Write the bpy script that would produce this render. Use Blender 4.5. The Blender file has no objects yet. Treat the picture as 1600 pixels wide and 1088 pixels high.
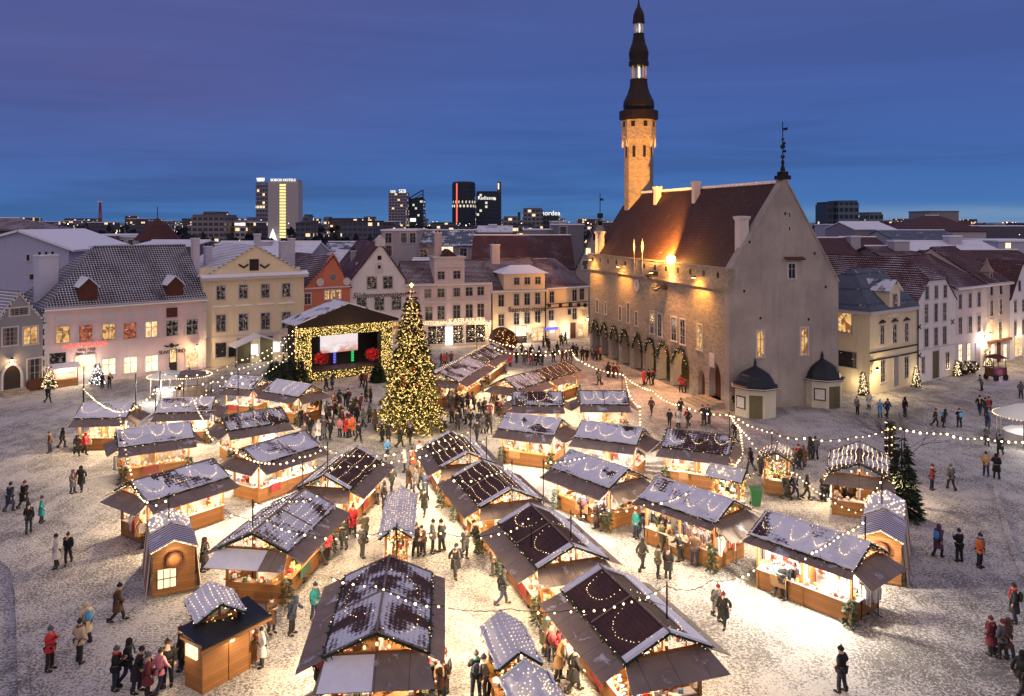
import bpy, math, random
import numpy as np
from math import sin, cos, pi, radians, sqrt, atan2, hypot
R = random.Random(7)
scene = bpy.context.scene
COL = scene.collection

# ------------------------------------------------------------------ camera
F, HOR, CAMZ = 1250.0, 345.0, 18.5          # focal length and horizon line of the 1600 px wide photograph
cam_data = bpy.data.cameras.new("camera")
cam_data.sensor_width = 36.0
cam_data.lens = F / 1600 * 36.0
cam_data.shift_y = -(544 - HOR) / 1600
cam_data.clip_start = 0.5
cam_data.clip_end = 9000
cam = bpy.data.objects.new("camera", cam_data)
COL.objects.link(cam)
cam.location = (0, 0, CAMZ)
cam.rotation_euler = (radians(90), 0, 0)
scene.camera = cam
scene.view_settings.view_transform = 'Standard'
scene.view_settings.look = 'None'
scene.view_settings.exposure = 0.12
scene.view_settings.gamma = 1.0
scene.render.engine = 'CYCLES'
cy = scene.cycles
cy.use_denoising = True
cy.max_bounces = 5
cy.diffuse_bounces = 3
cy.glossy_bounces = 2
cy.transmission_bounces = 2
cy.sample_clamp_indirect = 4.0
cy.sample_clamp_direct = 30.0
cy.caustics_reflective = False
cy.caustics_refractive = False

# ------------------------------------------------------------------ node helpers
class NT:
    def __init__(s, tree):
        s.t = tree; s.n = tree.nodes; s.n.clear()
    def add(s, typ, **kw):
        n = s.n.new(typ)
        for k, v in kw.items():
            if k.startswith('i_'):
                key = k[2:]
                key = int(key) if key.isdigit() else key.replace('_', ' ')
                s.set(n, key, v)
            else:
                setattr(n, k, v)
        return n
    def set(s, n, key, v):
        if isinstance(v, bpy.types.NodeSocket):
            s.t.links.new(v, n.inputs[key])
        else:
            if isinstance(v, tuple) and len(v) == 3 and n.inputs[key].type == 'RGBA': v = v + (1,)
            n.inputs[key].default_value = v
    def math(s, op, a, b=0.0, clamp=False):
        n = s.n.new('ShaderNodeMath'); n.operation = op; n.use_clamp = clamp
        s.set(n, 0, a); s.set(n, 1, b); return n.outputs[0]
    def mix(s, fac, a, b, typ='MIX'):
        n = s.n.new('ShaderNodeMix'); n.data_type = 'RGBA'; n.blend_type = typ
        s.set(n, 0, fac); s.set(n, 6, a); s.set(n, 7, b); return n.outputs[2]
    def ramp(s, fac, stops, interp='LINEAR'):
        n = s.n.new('ShaderNodeValToRGB'); n.color_ramp.interpolation = interp
        e = n.color_ramp.elements
        while len(e) < len(stops): e.new(0.5)
        for el, (p, c) in zip(e, stops):
            el.position = p; el.color = c if len(c) == 4 else tuple(c) + (1,)
        s.set(n, 0, fac); return n.outputs[0]
    def maprange(s, v, a, b, c=0.0, d=1.0, smooth=False):
        n = s.n.new('ShaderNodeMapRange'); n.clamp = True
        if smooth: n.interpolation_type = 'SMOOTHSTEP'
        s.set(n, 0, v); s.set(n, 1, a); s.set(n, 2, b); s.set(n, 3, c); s.set(n, 4, d); return n.outputs[0]
    def noise(s, vec, scale, detail=3.0, rough=0.55, dist=0.0):
        n = s.add('ShaderNodeTexNoise'); s.set(n, 'Vector', vec); s.set(n, 'Scale', scale)
        s.set(n, 'Detail', detail); s.set(n, 'Roughness', rough); s.set(n, 'Distortion', dist)
        return n.outputs[0]
    def mapping(s, vec, scale=(1, 1, 1), loc=(0, 0, 0)):
        n = s.add('ShaderNodeMapping'); s.set(n, 'Vector', vec); n.inputs['Scale'].default_value = scale
        n.inputs['Location'].default_value = loc; return n.outputs[0]

# ------------------------------------------------------------------ dusk sky (the only world light; the sun has set behind the camera)
world = bpy.data.worlds.new("World"); scene.world = world; world.use_nodes = True
w = NT(world.node_tree)
gen = w.add('ShaderNodeTexCoord').outputs['Generated']
sep = w.add('ShaderNodeSeparateXYZ', i_0=gen)
sx, sy, sz = sep.outputs
band = w.noise(w.mapping(gen, (1.3, 1.3, 17.0), (0.3, 0, 0.4)), 1.7, 4.0, 0.55, 0.35)
band2 = w.noise(w.mapping(gen, (2.0, 2.0, 9.0), (4.3, 1.0, 2.4)), 1.1, 3.0, 0.5, 0.6)
front = w.ramp(sz, [(0.0, (0.068, 0.185, 0.41)), (0.03, (0.055, 0.152, 0.405)), (0.10, (0.055, 0.122, 0.365)),
                    (0.19, (0.060, 0.104, 0.32)), (0.27, (0.068, 0.100, 0.30)), (0.5, (0.22, 0.22, 0.40))])
purple = w.ramp(sz, [(0.0, (0.055, 0.160, 0.40)), (0.05, (0.064, 0.125, 0.355)), (0.14, (0.088, 0.101, 0.285)),
                     (0.27, (0.084, 0.095, 0.27)), (0.5, (0.27, 0.24, 0.47))])
leftness = w.maprange(sx, 0.05, -0.42, 0.0, 1.0, True)
leftness = w.math('MULTIPLY', leftness, w.maprange(band2, 0.3, 0.65, 0.55, 1.0))
skyc = w.mix(leftness, front, purple)
skyc = w.mix(w.math('MULTIPLY', w.maprange(band, 0.44, 0.66, 0.0, 0.55, True), w.maprange(sz, 0.16, 0.05, 0.35, 1.0)), skyc, w.mix(0.45, (0.02, 0.035, 0.12), skyc))
skyc = w.mix(w.maprange(band, 0.28, 0.42, 0.10, 0.0, True), skyc, (0.11, 0.19, 0.50))
# pale strip of last light low on the right
glow = w.math('MULTIPLY', w.maprange(sx, 0.22, 0.5, 0.0, 1.0, True), w.maprange(sz, 0.024, 0.006, 0.0, 1.0, True))
glow = w.math('MULTIPLY', glow, w.maprange(band, 0.35, 0.6, 1.0, 0.35))
skyc = w.mix(glow, skyc, (0.17, 0.28, 0.45))
# brighter afterglow overhead and in the west, behind the camera
up = w.maprange(sz, 0.30, 0.75, 0.0, 1.0, True)
back = w.maprange(sy, 0.25, -0.35, 0.0, 1.0, True)
over = w.mix(back, (0.29, 0.29, 0.50), (0.56, 0.47, 0.54))
skyc = w.mix(w.math('MAXIMUM', up, back), skyc, over)
below = w.maprange(sz, -0.02, -0.001)
skyc = w.mix(below, (0.012, 0.016, 0.035), skyc)
bg = w.add('ShaderNodeBackground'); w.set(bg, 'Color', skyc); w.set(bg, 'Strength', 1.0)
wo = w.add('ShaderNodeOutputWorld'); w.set(wo, 0, bg.outputs[0])
# ------------------------------------------------------------------ photograph geometry -> world
def G(px, py, z=0.0):
    Y = F * (CAMZ - z) / (py - HOR)
    return ((px - 800) * Y / F, Y, z)
def PT(px, py, Y):
    return ((px - 800) * Y / F, Y, CAMZ - (py - HOR) * Y / F)

# ------------------------------------------------------------------ materials
MATS = {}
def mat(name):
    m = bpy.data.materials.new(name); m.use_nodes = True
    MATS[name] = m
    return m, NT(m.node_tree)
def finish(t, base, rough=0.8, bump=None, bstr=0.3, bdist=0.02, spec=0.3, metal=0.0, emit=None, estr=0.0):
    b = t.add('ShaderNodeBsdfPrincipled')
    t.set(b, 'Base Color', base); t.set(b, 'Roughness', rough); t.set(b, 'Specular IOR Level', spec); t.set(b, 'Metallic', metal)
    if bump is not None:
        bn = t.add('ShaderNodeBump'); t.set(bn, 'Height', bump); t.set(bn, 'Strength', bstr); t.set(bn, 'Distance', bdist)
        t.set(b, 'Normal', bn.outputs[0])
    if emit is not None:
        t.set(b, 'Emission Color', emit); t.set(b, 'Emission Strength', estr)
    o = t.add('ShaderNodeOutputMaterial'); t.set(o, 0, b.outputs[0])
    return b
def coords(t):
    c = t.add('ShaderNodeTexCoord'); return c.outputs
def rnd(t): return t.add('ShaderNodeObjectInfo').outputs['Random']
def ocol(t): return t.add('ShaderNodeObjectInfo').outputs['Color']
def attr(t, name):
    a = t.add('ShaderNodeAttribute'); a.attribute_type = 'OBJECT'; a.attribute_name = name
    return a.outputs['Fac']

def m_plaster():
    m, t = mat('plaster'); c = coords(t)
    n1 = t.noise(c['Object'], 0.35, 5, 0.6); n2 = t.noise(c['Object'], 6, 4, 0.6)
    streak = t.noise(t.mapping(c['Object'], (2.2, 2.2, 0.25)), 1.0, 4, 0.6)
    col = t.mix(t.maprange(n1, 0.35, 0.7, 0.0, 0.28), ocol(t), t.mix(0.5, ocol(t), (0.22, 0.19, 0.17)))
    col = t.mix(t.maprange(streak, 0.55, 0.8, 0.0, 0.35), col, t.mix(0.6, ocol(t), (0.12, 0.10, 0.09)))
    finish(t, col, 0.9, n2, 0.25, 0.02)
def m_simple(name, col, rough=0.7, nscale=8, var=0.35, metal=0.0, spec=0.3, bump=0.2):
    m, t = mat(name); c = coords(t)
    n = t.noise(c['Object'], nscale, 4, 0.6)
    finish(t, t.mix(t.maprange(n, 0.3, 0.75), col, tuple(x * (1 - var) for x in col)), rough, n, bump, 0.01, spec, metal)
def m_objcol(name, rough=0.8, nscale=14, var=0.3, bump=0.3):
    m, t = mat(name); c = coords(t); n = t.noise(c['Object'], nscale, 4, 0.6)
    col = t.mix(t.maprange(n, 0.35, 0.7, 0.0, var), ocol(t), t.mix(0.6, ocol(t), (0.0, 0.0, 0.0)))
    finish(t, col, rough, n, bump, 0.015)
def m_stone():
    m, t = mat('limestone'); c = coords(t); uv = c['UV']
    b = t.add('ShaderNodeTexBrick', i_Vector=t.mix(0.035, uv, t.add('ShaderNodeTexNoise', i_Vector=uv, i_Scale=1.6).outputs[1]),
              i_Color1=(0.46, 0.39, 0.30), i_Color2=(0.24, 0.20, 0.155), i_Mortar=(0.30, 0.26, 0.21), i_Scale=1.0)
    b.inputs['Mortar Size'].default_value = 0.018; b.inputs['Brick Width'].default_value = 0.46; b.inputs['Row Height'].default_value = 0.19
    b.inputs['Bias'].default_value = -0.1
    n = t.noise(uv, 9, 5, 0.65); n2 = t.noise(uv, 0.5, 4, 0.6)
    col = t.mix(t.maprange(n, 0.35, 0.7, 0.0, 0.45), b.outputs['Color'], (0.16, 0.125, 0.10))
    col = t.mix(t.maprange(n2, 0.4, 0.7, 0.0, 0.35), col, (0.36, 0.31, 0.26))
    h = t.math('SUBTRACT', t.math('MULTIPLY', n, 0.8), t.math('MULTIPLY', b.outputs['Fac'], 0.8))
    finish(t, col, 0.92, h, 0.9, 0.06)
def m_gable():
    m, t = mat('rough_render'); c = coords(t); o = c['Object']
    n1 = t.noise(o, 0.22, 6, 0.65); n2 = t.noise(t.mapping(o, (3, 3, 0.35)), 0.6, 5, 0.65); n3 = t.noise(o, 5, 5, 0.65)
    col = t.mix(t.maprange(n1, 0.38, 0.62), (0.41, 0.355, 0.315), (0.31, 0.265, 0.24))
    col = t.mix(t.maprange(n2, 0.5, 0.75, 0.0, 0.32), col, (0.14, 0.12, 0.115))
    col = t.mix(t.maprange(n3, 0.55, 0.75, 0.0, 0.3), col, (0.40, 0.36, 0.33))
    finish(t, col, 0.95, n3, 0.6, 0.04)
def m_roof(name, tile_a, tile_b, su, sv, snow_col=(0.74, 0.74, 0.79), grid=False, rib=False, rough=0.7):
    """tiled or ribbed roof; the amount of snow lying on it is the object's own 'snow' property"""
    m, t = mat(name); c = coords(t); uv = c['UV']; r = rnd(t)
    s = t.add('ShaderNodeSeparateXYZ', i_0=uv); u, v = s.outputs[0], s.outputs[1]
    fu = t.math('FRACT', t.math('DIVIDE', u, su)); fv = t.math('FRACT', t.math('DIVIDE', v, sv))
    off = t.add('ShaderNodeCombineXYZ', i_0=t.math('MULTIPLY', r, 91.0), i_1=t.math('MULTIPLY', r, 37.0), i_2=0.0)
    p = t.add('ShaderNodeVectorMath', operation='ADD'); t.set(p, 0, uv); t.set(p, 1, off.outputs[0]); p = p.outputs[0]
    big = t.noise(p, 0.28 if not rib else 0.55, 5, 0.6, 0.6); fine = t.noise(p, 7, 4, 0.65)
    wu = t.math('ABSOLUTE', t.math('SUBTRACT', fu, 0.5)); wv = t.math('ABSOLUTE', t.math('SUBTRACT', fv, 0.5))
    tilecol = t.mix(t.maprange(t.noise(p, 3.0, 4, 0.7), 0.3, 0.68), tile_a, tile_b)
    patch = t.noise(p, 0.45, 5, 0.7, 0.5); tilecol = t.mix(t.maprange(patch, 0.42, 0.66, 0.0, 0.55), tilecol, tuple(x * 0.38 for x in tile_a)); tilecol = t.mix(t.maprange(patch, 0.40, 0.28, 0.0, 0.4), tilecol, tuple(min(1, x * 1.7) for x in tile_a))
    tilecol = t.mix(t.maprange(wv, 0.40, 0.49, 0.0, 0.75), tilecol, tuple(x * 0.3 for x in tile_a))
    if grid:
        tex = t.math('MAXIMUM', t.maprange(wu, 0.30, 0.44), t.maprange(wv, 0.30, 0.45))
    elif rib:
        tex = t.math('ADD', t.math('MULTIPLY', wu, 0.7), t.math('MULTIPLY', wv, 1.1))
    else:
        tex = t.math('ADD', t.math('MULTIPLY', t.maprange(fv, 0.0, 0.9, 1.0, 0.0), 0.85), t.math('MULTIPLY', wu, 0.3))
    lvl = t.math('ADD', t.math('MULTIPLY', big, 1.45 if rib else 0.40 if grid else 0.7), t.math('MULTIPLY', t.math('SUBTRACT', fine, 0.5), 0.5))
    lvl = t.math('ADD', lvl, t.math('MULTIPLY', tex, 0.20 if rib else 0.55 if grid else 0.75))
    amount = attr(t, 'snow')
    thr = t.math('SUBTRACT', 1.52 if rib else 1.00 if grid else 1.36, t.math('MULTIPLY', amount, 1.35))
    mask = t.maprange(t.math('SUBTRACT', lvl, thr), -0.07, 0.10, 0.0, 1.0, True)
    snowc = t.mix(t.maprange(big, 0.3, 0.7), snow_col, tuple(x * 0.82 for x in snow_col))
    col = t.mix(mask, tilecol, snowc)
    h = t.math('ADD', t.math('MULTIPLY', wv, -0.8), t.math('ADD', t.math('MULTIPLY', wu, -0.6), t.math('MULTIPLY', mask, 0.7)))
    finish(t, col, t.math('ADD', rough, t.math('MULTIPLY', mask, 0.2)), h, 0.5, 0.03)
def m_wood(name, a, b, plank=0.14, rough=0.6):
    m, t = mat(name); c = coords(t); uv = c['UV']
    s = t.add('ShaderNodeSeparateXYZ', i_0=uv); v = s.outputs[1]
    fv = t.math('FRACT', t.math('DIVIDE', v, plank)); idx = t.math('FLOOR', t.math('DIVIDE', v, plank))
    wn = t.add('ShaderNodeTexWhiteNoise', noise_dimensions='1D'); t.set(wn, 'W', idx)
    g = t.noise(t.mapping(uv, (1.2, 18, 1)), 2.0, 4, 0.6, 0.4)
    col = t.mix(g, a, b)
    col = t.mix(t.math('MULTIPLY', wn.outputs[0], 0.35), col, tuple(x * 0.5 for x in b))
    gap = t.maprange(t.math('ABSOLUTE', t.math('SUBTRACT', fv, 0.5)), 0.455, 0.49)
    col = t.mix(gap, col, tuple(x * 0.15 for x in b))
    finish(t, col, rough, t.math('SUBTRACT', g, t.math('MULTIPLY', gap, 2.0)), 0.4, 0.01)
def m_emit(name, col, strength, sample=False, vary=None):
    m, t = mat(name)
    if vary: # bulbs of one string never burn equally bright
        q = rnd(t) if vary == 'object' else t.add('ShaderNodeNewGeometry').outputs['Random Per Island']
        strength = t.math('MULTIPLY', t.math('ADD', t.math('MULTIPLY', t.math('MULTIPLY', q, q), 1.3), 0.35), strength)
    e = t.add('ShaderNodeEmission'); t.set(e, 'Color', col); t.set(e, 'Strength', strength)
    o = t.add('ShaderNodeOutputMaterial'); t.set(o, 0, e.outputs[0])
    if not sample: m.cycles.emission_sampling = 'NONE'
def m_glass_dark():
    m, t = mat('dark_glass'); c = coords(t); r = rnd(t)
    off = t.add('ShaderNodeVectorMath', operation='ADD'); t.set(off, 0, c['Object'])
    cx = t.add('ShaderNodeCombineXYZ', i_0=t.math('MULTIPLY', r, 50), i_2=t.math('MULTIPLY', r, 23)); t.set(off, 1, cx.outputs[0])
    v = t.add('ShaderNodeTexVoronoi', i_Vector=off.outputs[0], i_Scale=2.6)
    glints = t.maprange(v.outputs['Distance'], 0.16, 0.06)  # glints on the pane, painted in as small glowing spots
    glints = t.math('MULTIPLY', glints, t.maprange(r, 0.35, 0.9, 0.0, 1.0))
    n = t.noise(off.outputs[0], 1.5, 2, 0.5)
    col = t.mix(n, (0.010, 0.011, 0.016), (0.045, 0.04, 0.05))
    sp = t.add('ShaderNodeSeparateXYZ', i_0=c['Object']); cur = t.math('GREATER_THAN', t.math('ABSOLUTE', sp.outputs[0]), t.maprange(r, 0.0, 1.0, 0.18, 0.9))
    col = t.mix(t.math('MULTIPLY', cur, t.maprange(t.noise(t.mapping(off.outputs[0], (14, 1, 0.4)), 1.0, 2), 0.3, 0.7)), col, (0.30, 0.25, 0.22))
    finish(t, col, 0.12, None, spec=0.6, emit=(1.0, 0.78, 0.5), estr=t.math('MULTIPLY', glints, 0.9))
    m.cycles.emission_sampling = 'NONE'
def m_glass_lit(name, c1, c2, c3, strength, scale):
    """emissive pane: a lit room, a shop display, painted glints on dark glass"""
    m, t = mat(name); c = coords(t); r = rnd(t)
    off = t.add('ShaderNodeVectorMath', operation='ADD'); t.set(off, 0, c['Object'])
    cx = t.add('ShaderNodeCombineXYZ', i_0=t.math('MULTIPLY', r, 50), i_2=t.math('MULTIPLY', r, 23)); t.set(off, 1, cx.outputs[0])
    v = t.add('ShaderNodeTexVoronoi', i_Vector=off.outputs[0], i_Scale=scale); v.feature = 'F1'
    n = t.noise(off.outputs[0], scale * 0.9, 3, 0.6)
    wn = t.add('ShaderNodeTexWhiteNoise', i_0=v.outputs['Color'])
    col = t.mix(t.maprange(wn.outputs[0], 0.4, 0.75), c1, c2)
    col = t.mix(t.maprange(n, 0.52, 0.66), col, c3)
    e = t.add('ShaderNodeEmission'); t.set(e, 'Color', col); t.set(e, 'Strength', strength)
    o = t.add('ShaderNodeOutputMaterial'); t.set(o, 0, e.outputs[0])
def m_ground():
    m, t = mat('trampled_snow'); c = coords(t); o = c['Object']
    v = t.add('ShaderNodeTexVoronoi', i_Vector=o, i_Scale=5.5); v.feature = 'F1'
    ve = t.add('ShaderNodeTexVoronoi', i_Vector=o, i_Scale=5.5); ve.feature = 'DISTANCE_TO_EDGE'
    big = t.noise(o, 0.11, 5, 0.6, 1.1); mid = t.noise(o, 0.9, 4, 0.6); fine = t.noise(o, 7.5, 5, 0.7); vf = t.noise(o, 16, 3, 0.6)
    rut = t.noise(t.mapping(o, (1.1, 0.16, 1)), 1.0, 4, 0.6, 1.4)
    lvl = t.math('ADD', t.math('MULTIPLY', fine, 1.0), t.math('MULTIPLY', vf, 0.45))
    lvl = t.math('ADD', lvl, t.math('MULTIPLY', t.math('SUBTRACT', big, 0.5), 0.6))
    lvl = t.math('ADD', lvl, t.math('MULTIPLY', t.math('SUBTRACT', mid, 0.5), 0.35))
    lvl = t.math('ADD', lvl, t.math('MULTIPLY', t.math('SUBTRACT', rut, 0.5), 0.26))
    stone = t.mix(v.outputs['Color'], (0.05, 0.044, 0.042), (0.125, 0.11, 0.10))
    snow = t.mix(mid, (0.61, 0.575, 0.54), (0.42, 0.39, 0.365))
    mask = t.maprange(t.math('ADD', lvl, t.math('MULTIPLY', t.maprange(ve.outputs['Distance'], 0.10, 0.0), 0.12)), 0.655, 0.84, 0.0, 1.0, True)
    col = t.mix(mask, t.mix(0.13, stone, (0.5, 0.48, 0.48)), snow)
    h = t.math('ADD', fine, t.math('MULTIPLY', ve.outputs['Distance'], 1.5))
    finish(t, col, 0.75, h, 0.7, 0.06)
def m_far_ground():
    m, t = mat('far_ground'); c = coords(t); o = c['Object']
    n = t.noise(o, 0.02, 5, 0.6); n2 = t.noise(o, 0.15, 3, 0.6)
    col = t.mix(t.maprange(t.math('ADD', n, t.math('MULTIPLY', n2, 0.3)), 0.55, 0.75), (0.02, 0.022, 0.025), (0.30, 0.31, 0.36))
    finish(t, col, 0.95)
def m_curtainwall(name, a, b, sx_, sz_, lit, litcol, estr=1.2):
    """far office or apartment block: storeys of glazing, a few rooms lit"""
    m, t = mat(name); c = coords(t); uv = c['UV']; r = rnd(t)
    s = t.add('ShaderNodeSeparateXYZ', i_0=uv); u, v = s.outputs[0], s.outputs[1]
    fu = t.math('FRACT', t.math('DIVIDE', u, sx_)); fv = t.math('FRACT', t.math('DIVIDE', v, sz_))
    iu = t.math('FLOOR', t.math('DIVIDE', u, sx_)); iv = t.math('FLOOR', t.math('DIVIDE', v, sz_))
    win = t.math('MULTIPLY', t.math('GREATER_THAN', fu, 0.22), t.math('GREATER_THAN', fv, 0.42))
    cx = t.add('ShaderNodeCombineXYZ', i_0=iu, i_1=iv, i_2=t.math('MULTIPLY', r, 77.0))
    wn = t.add('ShaderNodeTexWhiteNoise', i_0=cx.outputs[0])
    on = t.math('MULTIPLY', win, t.math('GREATER_THAN', wn.outputs[0], 1.0 - lit))
    ec = t.mix(wn.outputs[1], litcol, (1.0, 0.85, 0.6), 'MULTIPLY')
    finish(t, t.mix(win, ocol(t), b), t.maprange(win, 0, 1, 0.8, 0.2), None, emit=litcol, estr=t.math('MULTIPLY', on, estr))
    m.cycles.emission_sampling = 'NONE'
def m_island(name, stops, rough=0.6, emit=0.0):
    """many small separate goods, each with a colour of its own"""
    m, t = mat(name)
    g = t.add('ShaderNodeNewGeometry').outputs['Random Per Island']
    col = t.ramp(g, stops, 'CONSTANT')
    finish(t, col, rough)
def m_foliage(name, a, b):
    m, t = mat(name)
    g = t.add('ShaderNodeNewGeometry').outputs['Random Per Island']
    c = coords(t); n = t.noise(c['Object'], 1.6, 3, 0.6)
    col = t.mix(g, a, b); col = t.mix(t.maprange(n, 0.4, 0.65), col, tuple(x * 0.5 for x in a))
    finish(t, col, 0.75)
def m_screen():
    m, t = mat('video_screen'); c = coords(t); uv = c['Object']
    n = t.noise(t.mapping(uv, (0.5, 1, 1.4)), 0.9, 3, 0.5, 0.8)
    s = t.add('ShaderNodeSeparateXYZ', i_0=uv)
    col = t.mix(t.maprange(s.outputs[2], -0.9, 0.2), (0.75, 0.33, 0.28), (1.0, 0.86, 0.86))
    col = t.mix(t.maprange(n, 0.5, 0.62), col, (1.0, 0.93, 0.93))
    col = t.mix(t.maprange(n, 0.38, 0.33, 0.0, 0.8), col, (0.22, 0.13, 0.16))
    e = t.add('ShaderNodeEmission'); t.set(e, 'Color', col); t.set(e, 'Strength', 0.85)
    o = t.add('ShaderNodeOutputMaterial'); t.set(o, 0, e.outputs[0])
def m_stripes():
    m, t = mat('striped_canvas'); c = coords(t)
    s = t.add('ShaderNodeSeparateXYZ', i_0=c['UV'])
    f = t.math('GREATER_THAN', t.math('FRACT', t.math('DIVIDE', s.outputs[0], 0.34)), 0.5)
    n = t.noise(c['UV'], 5, 3)
    col = t.mix(f, (0.62, 0.55, 0.46), (0.25, 0.15, 0.10)); col = t.mix(t.math('MULTIPLY', n, 0.3), col, (0.1, 0.08, 0.07))
    finish(t, col, 0.85, n, 0.2)
def m_stripe_roof():
    m, t = mat('striped_awning'); c = coords(t)
    s = t.add('ShaderNodeSeparateXYZ', i_0=c['UV'])
    f = t.math('GREATER_THAN', t.math('FRACT', t.math('DIVIDE', s.outputs[0], 0.30)), 0.5)
    n = t.noise(c['UV'], 2.2, 4); n1 = t.noise(c['Object'], 0.9, 2)
    f = t.math('MULTIPLY', f, t.maprange(n1, 0.30, 0.42))
    col = t.mix(f, (0.62, 0.60, 0.68), (0.11, 0.07, 0.065)); col = t.mix(t.math('MULTIPLY', n, 0.2), col, (0.3, 0.27, 0.27))
    finish(t, col, 0.85, n, 0.2)
def m_canvas():
    m, t = mat('white_canvas'); c = coords(t); n = t.noise(c['Object'], 2.0, 3)
    b = t.add('ShaderNodeBsdfPrincipled'); t.set(b, 'Base Color', t.mix(n, (0.78, 0.76, 0.76), (0.70, 0.68, 0.69))); t.set(b, 'Roughness', 0.8)
    tr = t.add('ShaderNodeBsdfTranslucent'); t.set(tr, 'Color', (0.85, 0.83, 0.80)); mx = t.add('ShaderNodeMixShader'); t.set(mx, 0, 0.5); t.set(mx, 1, b.outputs[0]); t.set(mx, 2, tr.outputs[0])
    o = t.add('ShaderNodeOutputMaterial'); t.set(o, 0, mx.outputs[0])
m_canvas(); m_plaster(); m_stone(); m_gable(); m_glass_dark(); m_ground(); m_far_ground(); m_screen(); m_stripes(); m_stripe_roof()
m_objcol('cloth'); m_objcol('painted')
m_simple('snow', (0.80, 0.79, 0.83), 0.8, 3, 0.12)
m_simple('white_trim', (0.62, 0.56, 0.55), 0.7, 5, 0.2)
m_simple('dark_metal', (0.02, 0.02, 0.022), 0.45, 10, 0.4, 0.3)
m_simple('black_sheet', (0.022, 0.024, 0.034), 0.5, 6, 0.3, 0.2)
def m_awning():
    m, t = mat('awning_board'); c = coords(t); uv = c['UV']; r = rnd(t)
    off = t.add('ShaderNodeVectorMath', operation='ADD'); t.set(off, 0, uv); t.set(off, 1, t.add('ShaderNodeCombineXYZ', i_0=t.math('MULTIPLY', r, 63)).outputs[0])
    n = t.noise(off.outputs[0], 0.9, 5, 0.65, 0.5); f = t.noise(off.outputs[0], 9, 4, 0.7); s = t.add('ShaderNodeSeparateXYZ', i_0=uv)
    seam = t.maprange(t.math('ABSOLUTE', t.math('SUBTRACT', t.math('FRACT', t.math('DIVIDE', s.outputs[0], 1.22)), 0.5)), 0.482, 0.492)
    col = t.mix(t.maprange(n, 0.35, 0.65), (0.255, 0.19, 0.155), (0.175, 0.13, 0.11)); col = t.mix(t.math('MULTIPLY', seam, 0.7), col, (0.05, 0.04, 0.035))
    col = t.mix(t.maprange(t.math('ADD', n, t.math('MULTIPLY', f, 0.25)), 0.72, 0.82, 0.0, 0.75), col, (0.66, 0.66, 0.72))
    finish(t, col, 0.7, f, 0.2, 0.01)
m_awning()
m_simple('sash', (0.33, 0.29, 0.28), 0.6, 8, 0.2)
m_simple('brown_timber', (0.11, 0.035, 0.022), 0.75, 6, 0.4)
m_simple('stage_black', (0.012, 0.010, 0.011), 0.8, 4, 0.3)
m_simple('stage_floor', (0.10, 0.065, 0.075), 0.45, 3, 0.3)
m_simple('grey_green_paint', (0.12, 0.105, 0.055), 0.7, 5, 0.25)
m_simple('bin_green', (0.02, 0.10, 0.035), 0.5, 6, 0.2)
m_simple('skin', (0.52, 0.33, 0.25), 0.6, 12, 0.15)
m_simple('boots', (0.02, 0.017, 0.016), 0.6, 12, 0.3)
m_simple('sign_dark', (0.03, 0.018, 0.016), 0.6, 9, 0.2)
m_simple('copper_brown', (0.022, 0.014, 0.014), 0.5, 4, 0.45, 0.3)
m_simple('red_bloom', (0.60, 0.06, 0.07), 0.6, 2.5, 0.7)
m_simple('bark', (0.055, 0.04, 0.032), 0.95, 9, 0.4)
m_roof('stall_roofing', (0.088, 0.036, 0.029), (0.055, 0.024, 0.021), 0.22, 0.20, rib=True)
m_roof('clay_tiles', (0.105, 0.032, 0.026), (0.05, 0.018, 0.018), 0.26, 0.34)
m_roof('hall_tiles', (0.085, 0.036, 0.024), (0.032, 0.015, 0.011), 0.30, 0.36)
m_roof('old_pantiles', (0.022, 0.018, 0.022), (0.040, 0.026, 0.028), 0.31, 0.37, grid=True)
m_roof('sheet_metal', (0.105, 0.125, 0.16), (0.075, 0.09, 0.125), 0.6, 2.2, rib=True)
m_wood('orange_wood', (0.36, 0.165, 0.055), (0.22, 0.09, 0.028))
m_wood('brown_wood', (0.30, 0.15, 0.065), (0.19, 0.09, 0.04), 0.16)
m_emit('bulb', (1.0, 0.70, 0.36), 7.0, vary='object')
m_emit('fairy_bulb', (1.0, 0.70, 0.38), 4.2, vary='island')
m_emit('tree_bulb', (1.0, 0.62, 0.18), 3.4, vary='island')
m_emit('cold_bulb', (0.86, 0.92, 1.0), 6.0)
m_emit('lamp_glow', (1.0, 0.62, 0.24), 22.0)
m_emit('sodium_glow', (1.0, 0.55, 0.14), 60.0)
m_emit('white_sign', (1.0, 0.94, 0.84), 1.35)
m_emit('warm_sign', (1.0, 0.76, 0.42), 1.6)
m_emit('red_neon', (1.0, 0.13, 0.10), 1.6)
m_emit('blue_neon', (0.22, 0.20, 1.0), 1.1)
m_emit('green_neon', (0.05, 0.9, 0.25), 1.0)
m_emit('lit_stairs', (1.0, 0.80, 0.30), 1.3)
m_emit('city_light', (1.0, 0.80, 0.55), 6.0)
m_glass_lit('warm_room', (0.95, 0.50, 0.16), (0.30, 0.11, 0.04), (1.0, 0.78, 0.40), 0.85, 2.4)
m_glass_lit('red_room', (0.40, 0.05, 0.035), (0.75, 0.20, 0.10), (0.9, 0.55, 0.30), 0.55, 3.2)
m_glass_lit('shop_window', (1.0, 0.66, 0.30), (0.95, 0.34, 0.14), (1.0, 0.90, 0.68), 1.15, 3.0)
m_glass_lit('bright_shop', (1.0, 0.84, 0.55), (1.0, 0.62, 0.32), (1.0, 0.95, 0.85), 1.5, 2.6)
m_glass_lit('painted_glint_glass', (0.020, 0.016, 0.018), (0.085, 0.055, 0.045), (0.45, 0.36, 0.30), 0.55, 3.2)  # dark panes with reflections and glints painted in as emission
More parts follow.
